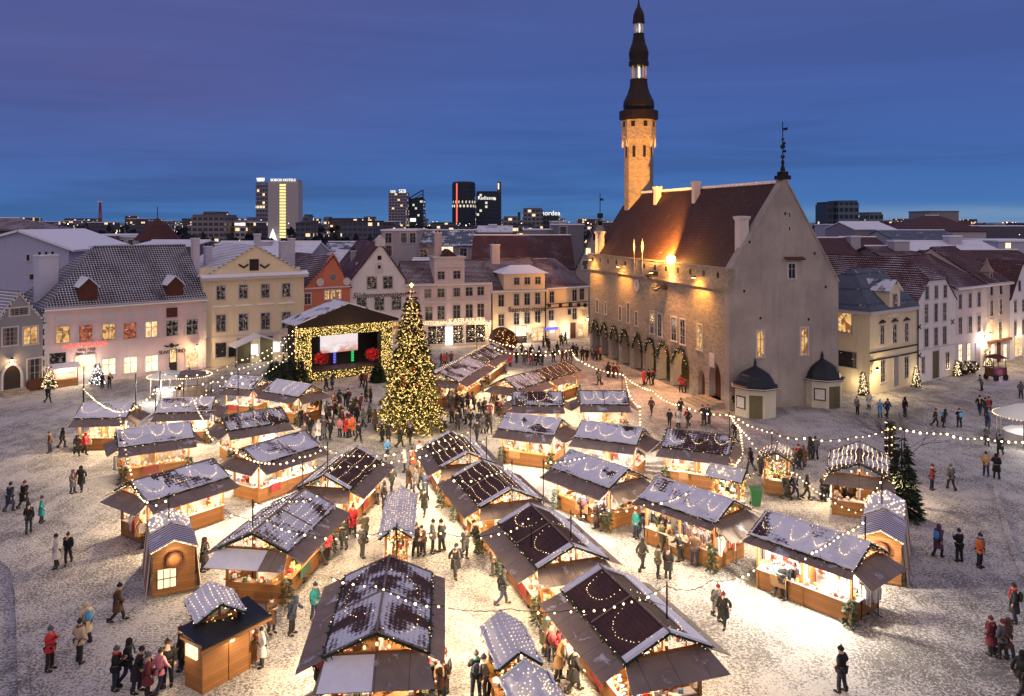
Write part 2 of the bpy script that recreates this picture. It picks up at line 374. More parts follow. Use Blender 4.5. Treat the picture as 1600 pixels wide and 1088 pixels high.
m_curtainwall('far_flats', (0.1, 0.1, 0.1), (0.045, 0.052, 0.075), 2.9, 2.9, 0.14, (1.0, 0.66, 0.36), 1.3)  # glazing tone carries painted-in blue distance haze
m_curtainwall('far_glass', (0.03, 0.04, 0.06), (0.010, 0.018, 0.035), 2.6, 3.6, 0.055, (0.95, 0.85, 0.65), 0.9)
m_island('goods_colours', [(0.0, (0.55, 0.05, 0.04)), (0.13, (0.82, 0.74, 0.62)), (0.38, (0.70, 0.40, 0.14)), (0.46, (0.10, 0.16, 0.08)),
                           (0.52, (0.85, 0.80, 0.75)), (0.72, (0.25, 0.10, 0.06)), (0.84, (0.80, 0.45, 0.10)), (0.95, (0.12, 0.20, 0.38))])
m_island('dark_wares', [(0.0, (.03, .03, .04)), (.3, (.12, .05, .06)), (.5, (.06, .05, .09)), (.7, (.25, .2, .18)), (.85, (.05, .05, .05))])
m_island('pale_wares', [(0.0, (.75, .72, .68)), (.4, (.55, .48, .42)), (.6, (.06, .05, .05)), (.72, (.8, .78, .78)), (.9, (.5, .06, .06))])
m_foliage('spruce_needles', (0.045, 0.050, 0.014), (0.095, 0.095, 0.028))
m_foliage('fir_green', (0.018, 0.032, 0.018), (0.045, 0.065, 0.030))
m_foliage('dark_wood', (0.010, 0.013, 0.016), (0.022, 0.026, 0.030))
# ------------------------------------------------------------------ mesh building
class MB:
    """collects faces, then links them as ONE mesh object"""
    def __init__(s): s.v = []; s.f = []; s.mi = []
    def poly(s, pts, mi=0):
        b = len(s.v); s.v += [tuple(p) for p in pts]; s.f.append(tuple(range(b, b + len(pts)))); s.mi.append(mi)
    def box(s, c, d, rot=None, mi=0):
        hx, hy, hz = d[0] / 2, d[1] / 2, d[2] / 2; b = len(s.v)
        for x in (-hx, hx):
            for y in (-hy, hy):
                for z in (-hz, hz):
                    p = (x, y, z)
                    if rot is not None: p = rotv(p, rot)
                    s.v.append((c[0] + p[0], c[1] + p[1], c[2] + p[2]))
        for q in ((0, 1, 3, 2), (4, 6, 7, 5), (0, 4, 5, 1), (2, 3, 7, 6), (0, 2, 6, 4), (1, 5, 7, 3)):
            s.f.append(tuple(b + i for i in q)); s.mi.append(mi)
    def bb(s, x0, x1, y0, y1, z0, z1, mi=0):
        s.box(((x0 + x1) / 2, (y0 + y1) / 2, (z0 + z1) / 2), (abs(x1 - x0), abs(y1 - y0), abs(z1 - z0)), None, mi)
    def prism(s, pts, vec, mi=0):
        """closed polygon pts swept along vec"""
        n = len(pts); q = [tuple(a + b for a, b in zip(p, vec)) for p in pts]
        s.poly(pts, mi); s.poly(q[::-1], mi)
        for i in range(n):
            j = (i + 1) % n; s.poly([pts[j], pts[i], q[i], q[j]], mi)
    def slab(s, a, b, c, d, th, mi=0):
        """quad a b c d given thickness downward along its normal"""
        A, B, C, D = (np.array(p, float) for p in (a, b, c, d))
        n = np.cross(B - A, D - A); n /= np.linalg.norm(n)
        if n[2] < 0: n = -n
        s.prism([tuple(A), tuple(B), tuple(C), tuple(D)], tuple(-n * th), mi)
    def tube(s, pts, r, n=6, mi=0, cap=True):
        rs = r if isinstance(r, (list, tuple)) else [r] * len(pts)
        P = [np.array(p, float) for p in pts]; base = len(s.v)
        for i, p in enumerate(P):
            d = P[min(i + 1, len(P) - 1)] - P[max(i - 1, 0)]; d /= (np.linalg.norm(d) + 1e-9)
            u = np.cross(d, (0, 0, 1) if abs(d[2]) < 0.9 else (1, 0, 0)); u /= np.linalg.norm(u); w_ = np.cross(d, u)
            for k in range(n):
                a = 2 * pi * k / n; q = p + (u * cos(a) + w_ * sin(a)) * rs[i]; s.v.append(tuple(q))
        for i in range(len(P) - 1):
            for k in range(n):
                a = base + i * n + k; b = base + i * n + (k + 1) % n
                s.f.append((a, b, b + n, a + n)); s.mi.append(mi)
        if cap:
            s.f.append(tuple(base + k for k in range(n))[::-1]); s.mi.append(mi)
            s.f.append(tuple(base + (len(P) - 1) * n + k for k in range(n))); s.mi.append(mi)
    def lathe(s, c, prof, n=12, mi=0, rot0=0.0):
        """prof: list of (radius, z)"""
        s.tube_z(c, prof, n, mi, rot0)
    def tube_z(s, c, prof, n, mi, rot0):
        base = len(s.v)
        for r, z in prof:
            for k in range(n):
                a = rot0 + 2 * pi * k / n; s.v.append((c[0] + r * cos(a), c[1] + r * sin(a), c[2] + z))
        for i in range(len(prof) - 1):
            for k in range(n):
                a = base + i * n + k; b = base + i * n + (k + 1) % n
                s.f.append((a, b, b + n, a + n)); s.mi.append(mi)
        s.f.append(tuple(base + k for k in range(n))[::-1]); s.mi.append(mi)
        s.f.append(tuple(base + (len(prof) - 1) * n + k for k in range(n))); s.mi.append(mi)
    def octa(s, p, r, mi=0):
        b = len(s.v); x, y, z = p
        s.v += [(x + r, y, z), (x - r, y, z), (x, y + r, z), (x, y - r, z), (x, y, z + r), (x, y, z - r)]
        for q in ((0, 2, 4), (2, 1, 4), (1, 3, 4), (3, 0, 4), (2, 0, 5), (1, 2, 5), (3, 1, 5), (0, 3, 5)):
            s.f.append(tuple(b + i for i in q)); s.mi.append(mi)
    def ball(s, p, r, n=8, m=5, mi=0, sc=(1, 1, 1)):
        base = len(s.v)
        for i in range(m + 1):
            th = pi * i / m
            for k in range(n):
                a = 2 * pi * k / n
                s.v.append((p[0] + r * sc[0] * sin(th) * cos(a), p[1] + r * sc[1] * sin(th) * sin(a), p[2] + r * sc[2] * cos(th)))
        for i in range(m):
            for k in range(n):
                a = base + i * n + k; b = base + i * n + (k + 1) % n
                s.f.append((a, a + n, b + n, b)); s.mi.append(mi)
    def leaf(s, p, d, L, wd, mi=0):
        """one narrow leaf or needle spray from p along d"""
        d = np.array(d, float); d /= (np.linalg.norm(d) + 1e-9)
        u = np.cross(d, (R.uniform(-1, 1), R.uniform(-1, 1), R.uniform(-1, 1))); u /= (np.linalg.norm(u) + 1e-9)
        p = np.array(p, float); b = len(s.v); m_ = p + d * L * 0.45
        s.v += [tuple(p), tuple(m_ + u * wd), tuple(p + d * L), tuple(m_ - u * wd)]
        s.f.append((b, b + 1, b + 2, b + 3)); s.mi.append(mi)
    def mesh(s, name, mats):
        me = bpy.data.meshes.new(name); me.from_pydata(s.v, [], s.f)
        for m_ in (mats if isinstance(mats, (list, tuple)) else [mats]): me.materials.append(MATS[m_])
        if len(set(s.mi)) > 1: me.polygons.foreach_set('material_index', s.mi)
        autouv(me); me.update(); return me
    def build(s, name, mats, parent=None, loc=(0, 0, 0), rz=0.0, col=None, **pr):
        return link(name, s.mesh(name, mats), parent, loc, rz, col, **pr)
def rotv(p, rot):
    x, y, z = p; a, b, c = rot
    y, z = y * cos(a) - z * sin(a), y * sin(a) + z * cos(a)
    x, z = x * cos(b) + z * sin(b), -x * sin(b) + z * cos(b)
    x, y = x * cos(c) - y * sin(c), x * sin(c) + y * cos(c)
    return (x, y, z)
def autouv(me):
    """texture coordinates in metres: u level along the face, v up its slope"""
    nl = len(me.loops)
    if nl == 0: return
    vi = np.empty(nl, np.int32); me.loops.foreach_get('vertex_index', vi)
    co = np.empty(len(me.vertices) * 3, np.float32); me.vertices.foreach_get('co', co); co = co.reshape(-1, 3)[vi]
    npoly = len(me.polygons); nn = np.empty(npoly * 3, np.float32); me.polygons.foreach_get('normal', nn); nn = nn.reshape(-1, 3)
    lt = np.empty(npoly, np.int32); me.polygons.foreach_get('loop_total', lt)
    n = np.repeat(nn, lt, axis=0)
    u = np.stack([-n[:, 1], n[:, 0], np.zeros(nl)], 1); ln = np.linalg.norm(u, axis=1)
    flat = ln < 0.02; u[flat] = (1, 0, 0); ln[flat] = 1; u /= ln[:, None]
    v = np.cross(n, u); v[flat] = (0, 1, 0)
    uv = np.stack([(co * u).sum(1), (co * v).sum(1)], 1).astype(np.float32)
    lay = me.uv_layers.new(name='UVMap'); lay.data.foreach_set('uv', uv.ravel())
def link(name, data, parent=None, loc=(0, 0, 0), rz=0.0, col=None, **pr):
    o = bpy.data.objects.new(name, data); COL.objects.link(o)
    o.location = loc; o.rotation_euler = (0, 0, rz)
    if parent is not None: o.parent = parent
    if col is not None: o.color = tuple(col) + (1,)
    for k, v in pr.items(): o[k] = v
    return o
def tag(o, label=None, cat=None, group=None, kind=None):
    if label: o['label'] = label
    if cat: o['category'] = cat
    if group: o['group'] = group
    if kind: o['kind'] = kind
    return o
def thing(name, label, cat, loc=(0, 0, 0), rz=0.0, group=None):
    return tag(link(name, None, None, loc, rz), label, cat, group)
def lamp(parent, loc, power, col=(1.0, 0.66, 0.32), rad=0.12):
    d = bpy.data.lights.new('lamp_light', 'POINT'); d.energy = power; d.color = col; d.shadow_soft_size = rad
    return link('lamp_light', d, parent, loc)
def spot(parent, loc, target, power, ang, col, blend=0.6, rad=0.2):
    d = bpy.data.lights.new('spot_light', 'SPOT'); d.energy = power; d.color = col; d.shadow_soft_size = rad
    d.spot_size = radians(ang); d.spot_blend = blend
    o = link('spot_light', d, parent, loc)
    v = np.array(target, float) - np.array(loc, float)
    o.rotation_euler = (atan2(hypot(v[0], v[1]), -v[2]), 0, atan2(v[0], -v[1]) if hypot(v[0], v[1]) > 1e-6 else 0)
    # a lamp shines along its local -Z
    from mathutils import Vector
    o.rotation_euler = Vector(v).to_track_quat('-Z', 'Y').to_euler()
    return o
FONTCACHE = {}
def text(parent, body, size, loc, mname, ext=0.02, name='lettering', rx=pi / 2, align='CENTER', shear=0.0, rz=0.0):
    c = bpy.data.curves.new(name, 'FONT'); c.body = body; c.size = size; c.extrude = ext; c.align_x = align; c.shear = shear
    c.materials.append(MATS[mname])
    o = bpy.data.objects.new(name, c); COL.objects.link(o); bpy.context.view_layer.update()
    me = bpy.data.meshes.new_from_object(o.evaluated_get(bpy.context.evaluated_depsgraph_get())); bpy.data.objects.remove(o)
    o = link(name, me, parent, loc); o.rotation_euler = (rx, 0, rz)
    return o

# ------------------------------------------------------------------ facades and houses
class Fac:
    """vertical facade from ground point A to B (left to right as seen); local x along it, y inward, z up"""
    def __init__(s, A, B):
        s.A = np.array(A[:2], float); s.B = np.array(B[:2], float)
        d = s.B - s.A; s.L = float(np.linalg.norm(d)); s.d = d / s.L; s.inw = np.array([-s.d[1], s.d[0]])
        s.rz = atan2(s.d[1], s.d[0])
    def px(s, x, y, inset=0.0):
        """pixel -> (along, z) on the plane 'inset' metres behind the facade"""
        k = (x - 800) / F; A = s.A + s.inw * inset
        # X = k Y : A + d t
        t = (k * A[1] - A[0]) / (s.d[0] - k * s.d[1]); Y = A[1] + s.d[1] * t
        return t, CAMZ - (y - HOR) * Y / F
    def Y(s, x):
        t, _ = s.px(x, 0); return s.A[1] + s.d[1] * t
WCACHE = {}
def window(parent, s, z, wd, ht, style='cross', pane='dark_glass', trim=True, face=0.0, sashm='sash', name='window'):
    """window with surround, sash bars and sill; its pane is a child. z = centre, face = facade plane"""
    wd = round(wd, 1); ht = round(ht, 1); key = (wd, ht, style, trim, sashm)
    if key not in WCACHE:
        m = MB(); t = 0.12
        if trim:
            for x in (-wd / 2 - t / 2, wd / 2 + t / 2): m.bb(x - t / 2, x + t / 2, -0.06, 0.05, -ht / 2, ht / 2, 0)
            m.bb(-wd / 2 - t, wd / 2 + t, -0.062, 0.05, ht / 2, ht / 2 + t, 0)
            m.bb(-wd / 2 - t - 0.05, wd / 2 + t + 0.05, -0.12, 0.05, -ht / 2 - 0.09, -ht / 2, 0)
        b = 0.05
        for x in (-wd / 2 + b / 2, wd / 2 - b / 2): m.bb(x - b / 2, x + b / 2, -0.04, 0.0, -ht / 2, ht / 2, 1)
        for q in (-ht / 2 + b / 2, ht / 2 - b / 2): m.bb(-wd / 2 + b, wd / 2 - b, -0.038, 0.0, q - b / 2, q + b / 2, 1)
        if style in ('cross', 'six', 'eight'):
            m.bb(-b * .7, b * .7, -0.036, 0.0, -ht / 2 + b, ht / 2 - b, 1)
            if style == 'cross': m.bb(-wd / 2 + b, wd / 2 - b, -0.034, 0.0, ht * 0.14 - b * .6, ht * 0.14 + b * .6, 1)
            else:
                k = 3 if style == 'six' else 4
                for i in range(1, k):
                    q = -ht / 2 + ht * i / k; m.bb(-wd / 2 + b, wd / 2 - b, -0.034, 0.0, q - b * .4, q + b * .4, 1)
        if style == 'eight':
            for x in (-wd / 4, wd / 4): m.bb(x - b * .35, x + b * .35, -0.03, 0.0, -ht / 2 + b, ht / 2 - b, 1)
        fr = m.mesh('window', ['white_trim', sashm])
        p = MB(); p.bb(-wd / 2, wd / 2, -0.012, 0.006, -ht / 2, ht / 2)
        WCACHE[key] = (fr, p.v, p.f, {})
    fr, pv, pf, pc = WCACHE[key]
    if pane not in pc:
        me = bpy.data.meshes.new('pane'); me.from_pydata(pv, [], pf); me.materials.append(MATS[pane]); autouv(me); pc[pane] = me
    o = link(name, fr, parent, (s, face - 0.004, z))
    link('pane', pc[pane], o)
    return o
def door(parent, s, wd, ht, mname='brown_timber', z0=0.0, face=0.0, pane=None):
    m = MB(); t = 0.14
    for x in (-wd / 2 - t / 2, wd / 2 + t / 2): m.bb(x - t / 2, x + t / 2, -0.07, 0.05, 0, ht, 0)
    m.bb(-wd / 2 - t, wd / 2 + t, -0.075, 0.05, ht, ht + t, 0)
    m.bb(-wd / 2, wd / 2, -0.02, 0.02, 0.02, ht, 1)
    for q in (0.3, ht * 0.55): m.bb(-wd / 2 + .12, wd / 2 - .12, -0.035, -0.02, q, q + ht * 0.3, 1)
    o = m.build('door', ['white_trim', mname], parent, (s, face - 0.004, z0))
    h = MB(); h.ball((wd / 2 - 0.12, -0.06, 1.05), 0.05, 6, 4); h.build('handle', 'dark_metal', o)
    if pane:
        p = MB(); p.bb(-wd / 2 + .1, wd / 2 - .1, -0.045, -0.036, ht * 0.4, ht - .1); p.build('pane', pane, o)
    return o
def chimney(parent, s, y, z0, z1, wd=0.9, dp=0.9, col=(0.5, 0.45, 0.45), flues=2):
    m = MB(); m.bb(s - wd / 2, s + wd / 2, y - dp / 2, y + dp / 2, z0, z1, 0)
    m.bb(s - wd / 2 - .08, s + wd / 2 + .08, y - dp / 2 - .08, y + dp / 2 + .08, z1, z1 + .14, 0)
    m.bb(s - wd / 2 - .05, s + wd / 2 + .05, y - dp / 2 - .05, y + dp / 2 + .05, z1 + .14, z1 + .22, 1)
    for k in range(flues):
        x = s - wd / 2 + wd * (k + .5) / flues; m.lathe((x, y, z1 + .2), [(0.13, 0), (0.13, .35)], 8, 2)
    return m.build('chimney', ['plaster', 'snow', 'dark_metal'], parent, col=col)
def house(label, A, B, ze, depth, col, roof, roofm='clay_tiles', snow=0.5, cat='house', name='town_house', overhang=0.35, cornice=True, zb=-0.3):
    """plain town house: walls with gables where the roof needs them, roof slabs, cornice. Returns (facade, root).
       roof = ('eave', zr, yr, xl, xr): ridge along the street at y=yr from x=xl to x=xr (hips when inset)
       roof = ('gable', zr): ridge runs back from the street; the front gable follows the roof"""
    f = Fac(A, B); L = f.L; col = tuple(min(.78, q * 1.42) for q in col)
    root = thing(name, label, cat, (f.A[0], f.A[1], 0), f.rz)
    m = MB(); r = MB(); o = overhang; th = 0.16
    if roof[0] == 'eave':
        _, zr, yr, xl, xr = roof; D = depth; yb = min(D, 2 * yr)
        m.bb(0, L, 0, yb, zb, ze)
        hl, hr = xl > 0.6, L - xr > 0.6
        a = -o; k = (zr - ze) / yr; zo = ze - k * o + .02
        XL = -.1 if not hl else -o; XR = L + .1 if not hr else L + o
        xl2 = xl if hl else XL; xr2 = xr if hr else XR
        F1, F2, R1, R2, B1, B2 = (XL, -o, zo), (XR, -o, zo), (xl2, yr, zr), (xr2, yr, zr), (XL, yb + o, zo), (XR, yb + o, zo)
        r.slab(F1, F2, R2, R1, th); r.slab(B2, B1, R1, R2, th)
        if hl: r.prism([B1, F1, R1], (0, 0, -th))
        else: m.prism([(0, 0, ze), (0, yb, ze), (0, yr, zr - .16)], (.3, 0, 0))
        if hr: r.prism([F2, B2, R2], (0, 0, -th))
        else: m.prism([(L, 0, ze), (L, yr, zr - .16), (L, yb, ze)], (-.3, 0, 0))
        r.tube([R1, R2], 0.13, 6)
        m.build('wall', 'plaster', root, col=col)
        rf = r.build('roof', roofm, root, snow=snow)
        if cornice:
            c = MB(); c.bb(-.05, L + .05, -.28, -.002, ze - .42, ze - .1); c.bb(-.1, L + .1, -.4, -.003, ze - .1, ze - .02)
            c.build('cornice', 'white_trim', root)
            s_ = MB(); s_.tube([(-.1, -o - .1, zo - .02), (L + .1, -o - .1, zo - .02)], .09, 6); s_.build('gutter', 'snow', root)
    else:
        zr = roof[1]; D = depth; mid = roof[2] if len(roof) > 2 else L / 2
        m.prism([(0, 0, zb), (L, 0, zb), (L, 0, ze), (mid, 0, zr), (0, 0, ze)], (0, D, 0))
        k1 = (zr - ze) / mid; k2 = (zr - ze) / (L - mid); t = .1; oh = .25
        r.slab((-oh, -.2, ze - k1 * oh + t), (mid, -.2, zr + t), (mid, D, zr + t), (-oh, D, ze - k1 * oh + t), th)
        r.slab((mid, -.2, zr + t), (L + oh, -.2, ze - k2 * oh + t), (L + oh, D, ze - k2 * oh + t), (mid, D, zr + t), th)
        m.build('wall', 'plaster', root, col=col); rf = r.build('roof', roofm, root, snow=snow)
    return f, root
def wins(f, root, rows, face=0.0):
    """rows: (pixel xs, y at first, y at last, width m, height m, style, pane)"""
    for xs, y0, y1, wd, ht, style, pane in rows:
        for i, x in enumerate(xs):
            y = y0 + (y1 - y0) * (x - xs[0]) / max(1e-6, xs[-1] - xs[0])
            s, z = f.px(x, y)
            pn = pane[i % len(pane)] if isinstance(pane, (list, tuple)) else pane
            window(root, s, z, wd, ht, style, pn, face=face)
def wall_lantern(f, x, y, power, label, out=0.5, col=(1.0, 0.66, 0.30)):
    s, z = f.px(x, y); p = f.A + f.d * s - f.inw * 0.0
    t = thing('wall_lantern', label, 'lantern', (p[0], p[1], z), f.rz, 'lanterns on the house fronts')
    m = MB(); m.tube([(0, 0, -.3), (0, -out * .5, -.18), (0, -out, -.3)], .025, 5); m.bb(-.05, .05, -.05, .01, -.5, -.1)
    m.build('bracket', 'dark_metal', t)
    g = MB(); g.lathe((0, -out, -.28), [(.10, 0), (.17, .32), (.17, .36)], 6); g.build('lamp_glass', 'lamp_glow', t)
    c = MB(); c.lathe((0, -out, .08), [(.24, 0), (.06, .22), (.02, .3)], 6); c.build('cap', 'dark_metal', t)
    lamp(t, (0, -out - .25, -.15), power, col, .15)
    return t
# ------------------------------------------------------------------ ground
m = MB(); m.poly([(-4500, -120, -0.03), (4500, -120, -0.03), (4500, 7500, -0.03), (-4500, 7500, -0.03)])
m.build('ground', 'far_ground', kind='structure')
m = MB(); m.poly([(-75, -20, 0), (110, -20, 0), (110, 150, 0), (-75, 150, 0)])
m.build('town_square', 'trampled_snow', kind='structure')
def strip(name, pts, wd, h, mname, zoff=0.0):
    m = MB(); P = [np.array(G(*p)[:2]) for p in pts]
    Ls = []
    for i, p in enumerate(P):
        d = P[min(i + 1, len(P) - 1)] - P[max(i - 1, 0)]; d /= np.linalg.norm(d); n = np.array((-d[1], d[0]))
        Ls.append((p + n * wd / 2, p - n * wd / 2))
    for i in range(len(P) - 1):
        (a, b), (c, d) = Ls[i], Ls[i + 1]
        T = lambda q, z: (q[0], q[1], z)
        m.poly([T(a, h), T(b, h), T(d, h), T(c, h)]); m.poly([T(b, -.02), T(d, -.02), T(d, h), T(b, h)]); m.poly([T(c, -.02), T(a, -.02), T(a, h), T(c, h)])
    return m.build(name, mname, kind='structure')
strip('kerb', [(-40, 868), (5, 877), (22, 890), (30, 930), (33, 985), (36, 1050), (40, 1140)], .38, .12, 'trampled_snow')
strip('kerb', [(1553, 757), (1562, 790), (1575, 835), (1592, 880), (1612, 925)], .30, .12, 'trampled_snow')
# raised paving in front of the arcade
def quad_sheet(name, pts, h, mname):
    m = MB(); P = [G(*p)[:2] for p in pts]
    m.prism([(p[0], p[1], -.02) for p in P], (0, 0, h + .02)); return m.build(name, mname, kind='structure')

# ------------------------------------------------------------------ the town hall
C1 = np.array(G(1140, 642)[:2]); C2 = np.array(G(922, 548)[:2])
TH = Fac(C2, C1); TL = TH.L; TD = 12.4
hall = thing('town_hall', 'old limestone town hall with arcade, steep tiled roof and tall floodlit tower', 'town hall', (C2[0], C2[1], 0), TH.rz)
ZC, ZP = 11.8, 13.75      # string course, parapet top
arc_px = [(926, 937), (940, 950.5), (955, 966.5), (971.5, 983.5), (990.5, 1004), (1009.5, 1025), (1029, 1047), (1052, 1077)]
arcs = [(TH.px(a, 600)[0], TH.px(b, 600)[0]) for a, b in arc_px]
def arch_curve(s0, s1, zs, za, n=8):
    """pointed arch from left springing to right springing"""
    mid = (s0 + s1) / 2; out = []
    for i in range(n + 1):
        t = i / n; out.append((s0 + (mid - s0) * (1 - cos(t * pi / 2)) ** .9, zs + (za - zs) * sin(t * pi / 2) ** .95))
    return out + [(2 * mid - x, z) for x, z in out[-2::-1]]
m = MB(); RV = MB(); x = 0.0; THK = 1.0; ZS, ZA = 2.3, 4.25
openings = [(a, b, 0.12, ZS, ZA) for a, b in arcs]
d1 = TH.px(1096, 600)[0]; d2 = TH.px(1117, 600)[0]
openings += [(d1 - .75, d1 + .75, 0.05, 1.6, 3.0), (d2 - 1.15, d2 + 1.15, 0.6, 2.6, 4.2)]
for a, b, z0, zs, za in openings:
    m.poly([(x, 0, -.3), (a, 0, -.3), (a, 0, ZC), (x, 0, ZC)])
    c = arch_curve(a, b, zs, za)
    prof = [(a, z0)] + c + [(b, z0)]
    m.poly([(a, 0, -.3), (b, 0, -.3), (b, 0, z0), (a, 0, z0)])
    for i in range(len(c) - 1):
        (p, q), (p2, q2) = c[i], c[i + 1]
        m.poly([(p, 0, q), (p2, 0, q2), (p2, 0, ZC), (p, 0, ZC)])
    for i in range(len(prof) - 1):
        (p, q), (p2, q2) = prof[i], prof[i + 1]; RV.poly([(p, 0, q), (p, THK, q), (p2, THK, q2), (p2, 0, q2)])
    RV.build('pier', 'rough_render', hall); RV = MB(); x = b
m.poly([(x, 0, -.3), (TL, 0, -.3), (TL, 0, ZC), (x, 0, ZC)])
# parapet carried slightly forward on a string course
m.bb(-.2, TL + .2, -.28, .4, ZC, ZP)
s0 = arcs[0][0] - 1; s1 = arcs[-1][1] + .6
m.build('wall', 'limestone', hall)
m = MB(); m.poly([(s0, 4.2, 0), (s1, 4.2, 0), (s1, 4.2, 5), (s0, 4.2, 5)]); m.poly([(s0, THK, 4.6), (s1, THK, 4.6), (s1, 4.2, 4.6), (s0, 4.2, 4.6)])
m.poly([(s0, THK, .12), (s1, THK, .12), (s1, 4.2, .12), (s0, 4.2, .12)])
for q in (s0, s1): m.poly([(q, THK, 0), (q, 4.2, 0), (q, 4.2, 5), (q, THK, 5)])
m.build('arcade_wall', 'plaster', hall, col=(.13, .09, .05))  # dark colour puts the shade of the arcade into its walls
m = MB(); m.bb(-.25, TL + .25, -.36, .01, ZC - .14, ZC + .06); m.bb(-.25, TL + .25, -.34, .45, ZP, ZP + .10); m.build('string_course', 'limestone', hall)
for i in range(13):
    s_ = TL * (i + .6) / 13.2; mm = MB(); mm.bb(s_ - .22, s_ + .22, -.30, -.27, ZC + 1.0, ZC + 1.55); mm.build('parapet_opening', 'stage_black', hall)
mm = MB(); mm.bb(d1 - .75, d1 + .75, .5, .56, 0, 3.05); mm.build('door', 'brown_timber', hall)
dd = MB(); dd.bb(d2 - 1.1, d2 + 1.1, .7, .78, .6, 4.2); dd = dd.build('door', 'brown_timber', hall)
hh = MB(); hh.ball((d2 + .1, .66, 1.8), .08, 6, 4); hh.build('handle', 'dark_metal', dd)
st = MB()
for k in range(4): st.bb(d2 - 1.9 - .35 * k, d2 + 1.9 + .0 * k, -.5 - .45 * (k + 1), -.002 if k == 0 else -.5 - .45 * k, -.2, .6 - .15 * k)
st.build('steps', 'limestone', hall)
# gable wall facing west and the plain walls behind
zp = 22.7; GE = 13.0
g = MB()
g.prism([(TL + .01, -.05, -.3), (TL + .01, TD, -.3), (TL + .01, TD, GE - .6), (TL + .01, TD / 2 + .15, zp), (TL + .01, TD / 2 - .15, zp), (TL + .01, -.05, ZP - .2)], (-.9, 0, 0))
g.prism([(0, .45, -.3), (0, TD, -.3), (0, TD, GE - .6), (0, TD / 2, zp - .3), (0, .45, ZP - .4)], (.8, 0, 0))
g.bb(.8, TL - .9, TD - .8, TD, -.3, GE - .6)
g.build('gable_wall', 'rough_render', hall)
rr = MB(); yr = TD / 2
rr.slab((-.15, .35, ZP - .35), (TL - .95, .35, ZP - .35), (TL - .95, yr, zp - .35), (-.15, yr, zp - .35), .2)
rr.slab((-.15, TD + .35, GE - 1.1), (TL - .95, TD + .35, GE - 1.1), (TL - .95, yr, zp - .35), (-.15, yr, zp - .35), .2)
rr.build('roof', 'hall_tiles', hall, snow=0.14)
rc = MB()
for i in range(46): rc.bb(.3 + i * .78, .3 + i * .78 + .7, yr - .16, yr + .16, zp - .42, zp - .12)
rc.build('ridge', 'snow', hall)
cop = MB()
cop.slab((TL - .95, -.1, ZP - .12), (TL + .1, -.1, ZP - .12), (TL + .1, yr, zp + .16), (TL - .95, yr, zp + .16), .14)
cop.slab((TL - .95, TD + .1, GE - .62), (TL + .1, TD + .1, GE - .62), (TL + .1, yr, zp + .16), (TL - .95, yr, zp + .16), .14)
cop.build('coping', 'rough_render', hall)
# finial and weather vane on the west gable
ped = MB(); ped.bb(TL - .95, TL + .12, yr - .6, yr + .6, zp - .1, zp + .3); ped.bb(TL - .8, TL, yr - .38, yr + .38, zp + .3, zp + .7)
ped.lathe((TL - .4, yr, zp + .75), [(.26, 0), (.22, .3), (.12, .6), (.17, .9), (.07, 1.2)], 8); ped.build('pedestal', 'copper_brown', hall)
van = MB(); van.tube([(TL - .4, yr, zp + 1.2), (TL - .4, yr, zp + 5.7)], .05, 5)
for q, sc in ((2.2, .22), (3.2, .26), (3.9, .16)): van.ball((TL - .4, yr, zp + q), sc, 6, 4)
for q, L_ in ((4.9, .8), (2.7, .55), (3.5, .45)): van.bb(TL - .4, TL - .4 + L_, yr - .02, yr + .02, zp + q - .12, zp + q + .14)
van.build('weather_vane', 'dark_metal', hall)
for (a, b, c, d_), pn in zip([(133, 368, 147, 455), (188, 383, 201, 470), (282, 410, 298, 510), (335, 385, 352, 530), (388, 445, 405, 545), (485, 440, 512, 600),
                       (535, 455, 565, 620), (623, 478, 660, 650), (680, 490, 718, 675), (790, 525, 828, 710)],
                      ['dark_glass', 'dark_glass', 'painted_glint_glass', 'dark_glass', 'painted_glint_glass', 'dark_glass', 'painted_glint_glass', 'dark_glass', 'painted_glint_glass', 'warm_room']):
    q = 4.185; (sa, za), (sb, zb) = TH.px(a / q + 900, b / q + 380), TH.px(c / q + 900, d_ / q + 380)
    window(hall, (sa + sb) / 2, (za + zb) / 2, (sb - sa) * .86, abs(za - zb) * .94, 'six', pn)
nb = MB(); s_, z_ = TH.px(1113, 563); nb.bb(s_ - .5, s_ + .5, -.08, .02, z_ - .7, z_ + .7); nb.build('relief_plaque', 'white_trim', hall)
ck = MB(); s_, z_ = TH.px(995.5, 446)
ck.prism([(s_ + .75 * cos(a * pi / 8), -.12, z_ + .75 * sin(a * pi / 8)) for a in range(16)], (0, .1, 0)); ck = ck.build('clock', 'white_trim', hall)
c2 = MB(); c2.bb(s_ - .03, s_ + .03, -.15, -.125, z_ - .05, z_ + .5); c2.box((s_ + .15, -.14, z_ - .1), (.4, .02, .05), (0, .5, 0)); c2.build('clock_hands', 'dark_metal', ck)
# west gable windows: local frame of the gable wall
GW = Fac(TH.A + TH.d * (TL + .01), TH.A + TH.d * (TL + .01) + TH.inw * TD)
gr = link('west_front', None, hall, (TL + .012, 0, 0), pi / 2)
for x0, x1, y0, y1, sty, pn in ((1181, 1195, 515, 560, 'six', 'warm_room'), (1250, 1263, 511, 556, 'six', 'warm_room'), (1230, 1244, 411, 436, 'cross', 'dark_glass'),
                                (1231, 1236, 331, 341, 'plain', 'dark_glass'), (1232, 1235, 353, 362, 'plain', 'dark_glass')):
    (sa, za), (sb, zb) = GW.px(x0, y0), GW.px(x1, y1)
    wo_ = window(hall, 0, 0, max(.3, (sb - sa) * .8), abs(za - zb) * .92, sty, pn, trim=(x1 - x0) > 6)
    wo_.location = (TL + .018, (sa + sb) / 2, (za + zb) / 2); wo_.rotation_euler = (0, 0, pi / 2)
bpy.data.objects.remove(gr)
